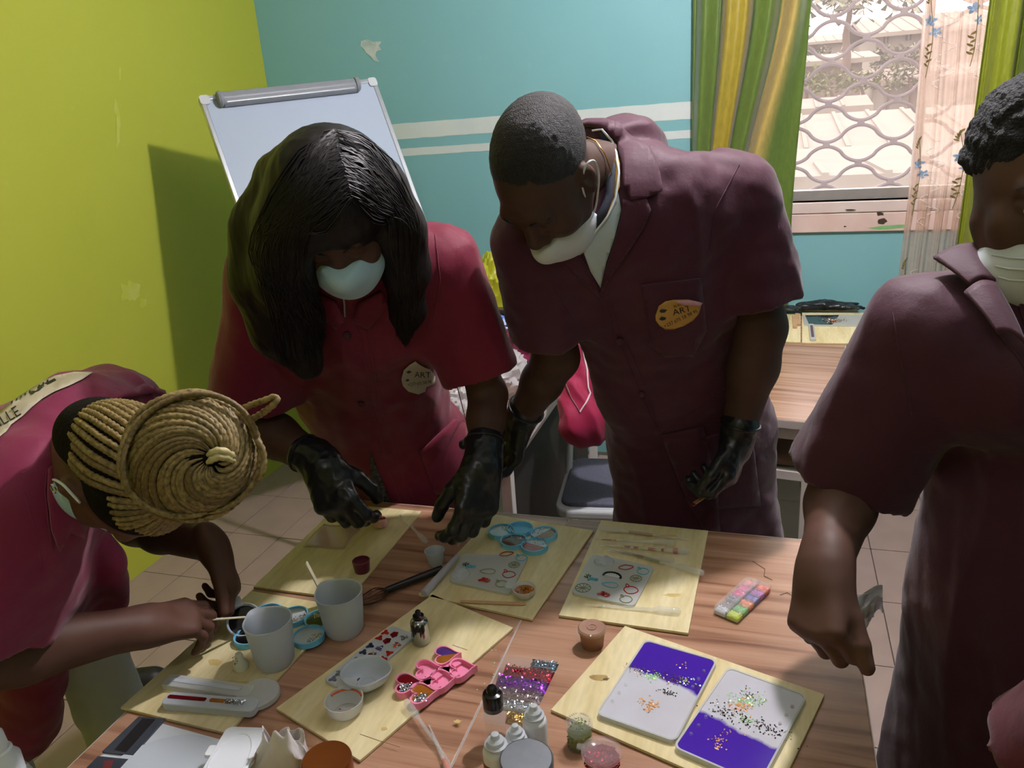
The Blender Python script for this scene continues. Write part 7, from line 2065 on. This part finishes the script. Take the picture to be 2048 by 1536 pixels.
# crumpled paper towel
def towel(u, v):
    z = .012+.085*v+.01*math.sin(7*u+2)*v
    w = .050*(1-.45*v**1.5)
    pz = Vector((math.cos(2*math.pi*u)*1.6, math.sin(2*math.pi*u)*1.6, v*2.2))
    r = w*(1+.42*mnoise.noise(pz*.9)+.12*mnoise.noise(pz*2.2))
    return (r*math.cos(2*math.pi*u)*1.0, r*.5*math.sin(2*math.pi*u), z+.03*v*mnoise.noise(pz*1.1+Vector((5, 0, 0))))
c = zp(578, 1560, TOP)
o = MB().grid(towel, 60, 16, True, True).build('paper_towel', MATS['tissue_paper'], None, solid=.0006, loc=(c[0], c[1], TOP-.011))
tag(o, 'crumpled white paper towel between the lid and the copper jar', 'paper towel')
# pump bottle at the corner
c = zp(22, 1600, TOP)
bx_ = J(30, 1500, 1.02)
T = empty('pump_bottle', (bx_[0], bx_[1]-.02, .62), 'white capped spray bottle at the bottom left corner', 'bottle')
hz = bx_[2]-.62
MB().lathe([(.030, 0), (.031, .004), (.031, hz-.04), (.026, hz-.022), (.024, hz-.018)], 32).build('flask', M_CLR, T)
MB().lathe([(.0225, hz-.028), (.0225, hz+.004), (.017, hz+.012), (.0165, hz+.018), (.0135, hz+.020), (.012, hz+.043), (.010, hz+.0455), (.001, hz+.0455)], 32, None, True, False).build('spray_cap', mat('bright_white_plastic', srgb(236, 240, 246), .35), T)
# fine seam litter: a few stray sequins and hairs on the desks
o = stuff(tag(flakes(lambda r: (lambda p: (p[0], p[1]))(zp(r.uniform(945, 1000), r.uniform(1290, 1400), TOP)), 12, TOP+.0004, TOP+.0008, .0015, 77, None, True).build('stray_sequins', G_MINT, None), 'a few stray green sequins between the heart mould and glitter packet', 'sequins'))
for k, pts in enumerate(([(1505, 1122), (1530, 1138), (1528, 1152), (1545, 1160)], [(1560, 1190), (1575, 1185), (1590, 1196)])):
    o = MB().tube([zp(px, py, TOP+.001) for px, py in pts], .0005, 4).build('stray_hair', M_HAIRB, None)
    tag(o, ('dark stray hair above the sequin box', 'short stray hair right of the sequin box')[k], 'hair')
# ------------------------------------------------------------------ things on the two back desks and on the chair
def crumpled(name, c, rad, amp, seed, m, label, cat, flat_z=None, fz=2.6, nu=56, nv=36):
    c = np.array(c, float)
    def f(u, v):
        t = 2*math.pi*u; p = math.pi*(v-.5)*.998
        d = Vector((math.cos(t)*math.cos(p), math.sin(t)*math.cos(p), math.sin(p)))
        q = d*fz+Vector((seed*3.1, seed*1.7, 0))
        k = 1+amp*(1-2*abs(mnoise.noise(q)))+amp*.6*(1-2*abs(mnoise.noise(q*2.3)))*.6+amp*.35*mnoise.noise(q*5)
        x, y, z = d.x*rad[0]*k, d.y*rad[1]*k, d.z*rad[2]*k
        if flat_z is not None: z = max(z, flat_z-c[2])
        return (x, y, z)
    o = MB().grid(f, nu, nv, True, True).build(name, m, None, loc=tuple(c))
    return tag(o, label, cat)
M_YBAG = frost_mat('yellow_polythene', srgb(206, 204, 60), srgb(190, 190, 44), .35, .08, .3)
M_WBAG = frost_mat('white_polythene', srgb(226, 222, 222), srgb(210, 206, 208), .35, .10, .3)
zt = TOP
yb_ = aty(985, 572, 2.98)
crumpled('plastic_bag', (yb_[0], 2.98, .93), (.10, .09, .16), .22, 1, M_YBAG, 'crumpled yellow plastic bag behind the man\'s sleeve', 'bag', zt+.001)
b_ = aty(985, 618, 2.74)
T = empty('handbag', (b_[0], 2.74, zt), 'burgundy handbag with dark zip top on the back desk', 'bag')
M_HB = mat('burgundy_leather', srgb(110, 28, 52), .4, noise=(20, .4, srgb(90, 22, 42)), bump=(50, .3, .002)); M_HBD = mat('dark_vinyl', srgb(48, 34, 42), .25, noise=(20, .4, srgb(66, 50, 58)))
V, Q = sdf_mesh([RC((-.09, 0, .07), (.09, 0, .07), .065, .065, (V3(0, 1, 0), .75), .03), RC((-.085, 0, .16), (.085, 0, .16), .045, .045, (V3(0, 1, 0), .7), .05), BX((0, 0, -.1), (.3, .3, .1), None, 0, .003)], .007, disp=lambda V: .003*ridged(V*9, 3))
obj('bag_body', np_mesh('bag_body', V, Q), M_HB, T)
MB().bar((-.10, -.01, .205), (.10, -.01, .205), .05, .018).build('zip_top', M_HBD, T, .004)
MB().tube([(-.07, -.045, .16), (-.06, -.06, .10), (0, -.065, .08), (.06, -.06, .10), (.07, -.045, .16)], .006, 8).build('strap', M_HB, T)
MB().prism(rrect(.03, .014, .004, 3), -.001, .001, Matrix.Translation((.03, -.052, .175)) @ Matrix.Rotation(math.pi/2, 4, 'X')).build('buckle', mat('chrome', srgb(200, 200, 204), .15, 1.0, noise=(20, .2, srgb(180, 180, 186))), T)
b_ = aty(1000, 645, 2.52)
crumpled('snack_packet', (b_[0]-.03, 2.50, b_[2]), (.060, .045, .028), .22, 3, mat('blue_white_foil', srgb(40, 104, 200), .25, noise=(14, 1.0, srgb(206, 216, 230))), 'crumpled blue and white packet on top of the white bag', 'packet')
b_ = aty(1010, 700, 2.45)
crumpled('plastic_bag', (b_[0]-.02, 2.42, .815), (.085, .09, .075), .25, 4, M_WBAG, 'crumpled white plastic bag at the edge of the back desk', 'bag', zt+.001)
b_ = aty(918, 745, 2.16)
crumpled('plastic_bag', (b_[0], 2.16, .80), (.06, .07, .06), .25, 5, M_WBAG, 'small white plastic bag behind the long haired woman\'s elbow', 'bag', zt+.001)
b_ = aty(1045, 680, 2.70)
crumpled('folded_coat', (b_[0]+.045, 2.62, .83), (.085, .08, .095), .20, 6, C_BURG, 'heap of burgundy cloth beside the handbag', 'cloth', zt+.001)
# jacket on the chair
base = V3(-.44, 2.62, .45)
Pj = [RC(J(1168, 690, 2.50), J(1172, 850, 2.42), .068, .075, (nrm(V3(.3, -.95, 0)), .55), .04), RC(J(1150, 780, 2.44), J(1146, 850, 2.42), .035, .04, None, .04), RC(J(1195, 680, 2.52), J(1250, 690, 2.54), .06, .06, (nrm(V3(.3, -.95, 0)), .6), .04), RC(J(1195, 800, 2.46), J(1240, 850, 2.46), .07, .06, (nrm(V3(.3, -.95, 0)), .6), .04)]
C_JKT = cloth_mat('raspberry_tracksuit', srgb(150, 26, 66), srgb(132, 20, 56))
V, Q = sdf_mesh(Pj, .0062, sm=2, disp=folds((0.1, .1, -1), 91, .006, 6, .25, .002))
jk = obj('jacket', np_mesh('jacket', V-base, Q), C_JKT, None, loc=tuple(base))
tag(jk, 'raspberry red sports jacket with white piping hung over the folding chair', 'jacket')
dj = Drape(V, Q, base)
M_PIPE = mat('white_piping', srgb(226, 206, 210), .6, noise=(40, .2, srgb(210, 190, 196)))
dj.line('piping', [(1153, 676), (1166, 700), (1174, 740), (1177, 775), (1181, 786), (1172, 806), (1160, 824)], .0026, M_PIPE, jk, .0016, 6)
dj.line('piping', [(1128, 757), (1142, 795), (1160, 824)], .0022, mat('dark_piping', srgb(110, 60, 70), .6, noise=(40, .2, srgb(90, 50, 60))), jk, .0012, 6)
dj.poly('collar_tab', [(1178, 664), (1184, 668), (1184, 676), (1177, 672)], M_PIPE, jk, .003, .001, 4)
# back desk by the window
def zt_(px, py): return atz(px, py, TOP)
BD['G'] = board('pale board on the window desk under the black resin mould', [zt_(1604, 688), zt_(1722, 690), zt_(1738, 628), zt_(1604, 628)])
BD['H'] = board('pale board on the window desk under the wooden scraps', [zt_(1500, 684), zt_(1601, 687), zt_(1601, 630), zt_(1510, 628)])
BD['I'] = board('pale board under the black gloves at the back of the window desk', [zt_(1520, 622), zt_(1716, 624), zt_(1720, 600), zt_(1530, 598)])
q = [atz(*p_, ZB+.003) for p_ in ((1608, 651), (1733, 652), (1734, 630), (1605, 631))]; c = sum(q)/4
T = empty('glitter_mould', (c[0], c[1], ZB), 'clear rectangular mould half filled with black resin and copper flakes', 'mould')
Lq = [(p_-c)[:2] for p_ in q]
MB().prism([tuple(v) for v in Lq], 0, .005).build('slab', M_SIL2, T, .001)
o = MB().prism([tuple(Lq[0]*.9+Lq[2]*.05), tuple((Lq[0]*.55+Lq[1]*.45)*.9), tuple((Lq[3]*.42+Lq[2]*.58)*.9), tuple(Lq[3]*.92)], .0052, .0062).build('black_half', R_BLK, T)
stuff(flakes(lambda r: tuple((Lq[0]*.5+Lq[1]*.5)*.5+(Lq[2]*.5+Lq[3]*.5)*.3+np.array([r.gauss(0, .02), r.gauss(0, .018)])), 120, .0062, .0085, .003, 5).build('copper_flakes', glit('copper_flake', srgb(220, 160, 130)), T))
a, b = atz(1622, 652, ZB), atz(1626, 683, ZB)
c = (a+b)/2; ang = math.atan2(b[1]-a[1], b[0]-a[0])
T = empty('pen_mould', (c[0], c[1], ZB), 'small pen mould with red resin on the window desk', 'mould', None, ang)
MB().prism(rrect(np.linalg.norm(b-a), .022, .009, 5), 0, .010).build('slab', M_SIL2, T, .002)
MB().prism(rrect(np.linalg.norm(b-a)*.75, .010, .004, 5), .0102, .0112).build('red_core', R_WINE, T)
for k, (p0, p1) in enumerate((((1588, 632), (1590, 655)), ((1594, 628), (1597, 650)))):
    o = MB().bar(atz(*p0, ZB+.005), atz(*p1, ZB+.005), .016, .009).build('wood_scrap', MATS['bare_birch'], None, .001)
    tag(o, ('upright left wooden scrap on the window desk', 'wooden scrap nearer the black resin mould')[k], 'wood scrap')
q = [atz(*p_, ZB+.0008) for p_ in ((1530, 668), (1576, 668), (1580, 632), (1540, 632))]; c = sum(q)/4
o = MB().grid(lambda u, v: tuple(((q[0]*(1-u)+q[1]*u)*(1-v)+(q[3]*(1-u)+q[2]*u)*v)-c+np.array([0, 0, .003+.002*math.sin(8*u+5*v)])), 12, 10).build('plastic_sleeve', M_CLR, None, solid=.0005, loc=tuple(c))
tag(o, 'clear plastic sleeve on the window desk beside the man\'s arm', 'packet')
# limp gloves
def limp_glove(label, P_, w, seed):
    rnd = random.Random(seed); prims = []
    for i in range(len(P_)-1): prims.append(RC(P_[i], P_[i+1], w, w*.9, (V3(0, 0, 1), .45), .02))
    e = P_[-1]; d = nrm(P_[-1]-P_[-2]); s = np.cross((0, 0, 1), d)
    for k in range(4):
        tip = e+d*rnd.uniform(.05, .09)+s*(k-1.5)*.022+V3(0, 0, rnd.uniform(-.004, .012))
        prims.append(RC(e+s*(k-1.5)*.014, tip, .011, .008, (V3(0, 0, 1), .6), .01))
    prims.append(RC((P_[0]+P_[-1])/2, (P_[0]+P_[-1])/2+s*.05+d*.04, .012, .009, None, .012))
    zmin = ZB+.001
    V, Q = sdf_mesh(prims, .0045, sm=1, disp=lambda V: .0035*ridged(V*22, seed))
    V[:, 2] = np.maximum(V[:, 2], zmin)
    bs = np.array([P_[0][0], P_[0][1], zmin])
    o = obj('glove', np_mesh('glove', V-bs, Q), M_GLOVE, None, loc=tuple(bs)); tag(o, label, 'glove', 'discarded black gloves'); return o
limp_glove('limp black glove with its fingers pointing to the desk edge', [atz(1608, 612, ZB+.02), atz(1650, 608, ZB+.025), atz(1688, 612, ZB+.02)], .034, 3)
limp_glove('crumpled black glove lying against the man\'s sleeve', [atz(1500, 616, ZB+.02), atz(1530, 613, ZB+.025), atz(1560, 616, ZB+.02)], .030, 5)
# green sandal by the wall
c = atz(256, 1380, 0)
V, Q = sdf_mesh([RC((-.10, 0, .02), (.10, .02, .018), .036, .04, (V3(0, 0, 1), .5), .02), RC((.02, 0, .035), (.09, .02, .03), .038, .034, (V3(0, 0, 1), .75), .02), BX((0, 0, -.05), (.3, .3, .05), None, 0, .002)], .006)
o = obj('sandal', np_mesh('sandal', V, Q), MATS['black_shoe'], None, loc=(c[0]-.02, c[1], 0), rz=.3)
tag(o, 'black shoe on the tiles beside the pale trousers', 'shoe')

# ---------------------------------------------------------------- the person seated at the near right corner
def near_person():
    sh, el = V3(.415, .815, 1.10), V3(.335, .895, .87)
    shL = V3(.60, .52, 1.10); hip = V3(.60, .66, .56)
    base = V3(.60, .66, 0)
    P = empty('person', base, 'seated person in dark red coat cut off at the bottom right corner', 'person')
    mid = (sh+shL)/2; neck = mid+V3(-.01, .01, .10)
    ax = nrm(shL-sh); fr = nrm(np.cross((0, 0, 1), ax)); fr = fr if fr[0] < 0 else -fr
    elL = shL+V3(.0, .0, -.27)
    kR, kL = V3(.34, .90, .50), V3(.30, .70, .50)
    coat = sleeve(sh, el, .92, .072, .080)+sleeve(shL, elL, .9, .072, .082)+[RC(sh*.85+shL*.15, shL*.85+sh*.15, .072, .072, None, .05), RC(mid+V3(0, 0, -.06), hip, .155, .17, (fr, .68), .05), RC(mid, neck, .095, .068, None, .05),
        RC(hip, hip*.45+kR*.55+V3(0, 0, .02), .12, .095, None, .05), RC(hip, hip*.45+kL*.55+V3(0, 0, .02), .12, .095, None, .05)]
    sdf_obj('coat', coat, .008, cloth_mat('dark_crimson_cotton', srgb(84, 20, 38), srgb(72, 16, 33)), P, base, sm=2, disp=folds((0, 0, -1), 17, .005, 4.5, .25, .002))
    C = neck+V3(0, 0, .165)+fr*.03
    hp, T, R = head_prims(C, fr+V3(0, 0, -.45), V3(0, 0, 1)+fr*.3, .97, True, neck)
    wr = el+V3(-.10, -.10, -.03)+fr*.06; wl = elL+fr*.20+V3(0, .02, .0)
    wr = V3(.285, .70, .80)
    h1, _ = hand(wr, V3(-.2, -.9, -.2), V3(0, 0, -1), V3(-1, 0, 0), ((.4, .5, .3),)*4); h2, _ = hand(wl, fr+V3(0, 0, -.3), V3(0, 0, -1), V3(0, 1, 0), ((.4, .5, .3),)*4)
    body_obj(P, base, [sdf_mesh(hp, .005), sdf_mesh([RC(sh, el, .046, .042, None, .02), RC(el, wr, .042, .028, None, .02)]+h1, .0045), sdf_mesh([RC(shL, elL, .046, .042, None, .02), RC(elL, wl, .042, .028, None, .02)]+h2, .0045), sdf_mesh([RC(neck, mid, .056, .066), RC(mid, hip, .1, .1), RC(sh, shL, .05, .05)], .012)], SK1)
    sdf_obj('hair', [EL(T(0, -.025, .045), V3(.08, .10, .088), R, .01), BX(T(0, .115, -.03), (.12, .05, .07), R, 0, .01), BX(T(0, .03, -.1), (.12, .16, .08), R, 0, .01)], .006, M_HAIRB, P, base)
    L_ = [RC(hip+V3(-.02, .06, -.03), hip+V3(0, -.06, -.03), .085, .085, None, .05)]
    for k, f in ((kR, V3(.36, .90, 0)), (kL, V3(.32, .69, 0))): L_ += [RC(hip+V3(-.02, 0, -.02), k, .08, .062, None, .04), RC(k, f+V3(0, 0, .08), .06, .05, None, .03)]
    sdf_obj('trousers', L_, .010, MATS['black_trousers'], P, base, sm=2)
    for f in (V3(.36, .90, 0), V3(.32, .69, 0)):
        sdf_obj('shoe', [RC(f+V3(.04, 0, .045), f+V3(-.13, .02, .035), .042, .036, (V3(0, 0, 1), .8), .02), BX(f+V3(0, 0, -.05), (.3, .3, .05), None, 0, .002)], .006, MATS['black_shoe'], P, base)
    S_ = empty('stool', (.62, .66, 0), 'low dark stool under the seated person at the right', 'stool')
    MB().lathe([(.15, .405), (.16, .41), (.16, .43), (.15, .44), (.001, .44)], 32, None, True, False).build('seat', MATS['shade_and_stool_brown'], S_)
    for k in range(4):
        a_ = math.pi/4+k*math.pi/2; MB().tube([(.10*math.cos(a_), .10*math.sin(a_), .41), (.15*math.cos(a_), .15*math.sin(a_), 0)], .012, 10).build('leg', MATS['shade_and_stool_brown'], S_)
near_person()
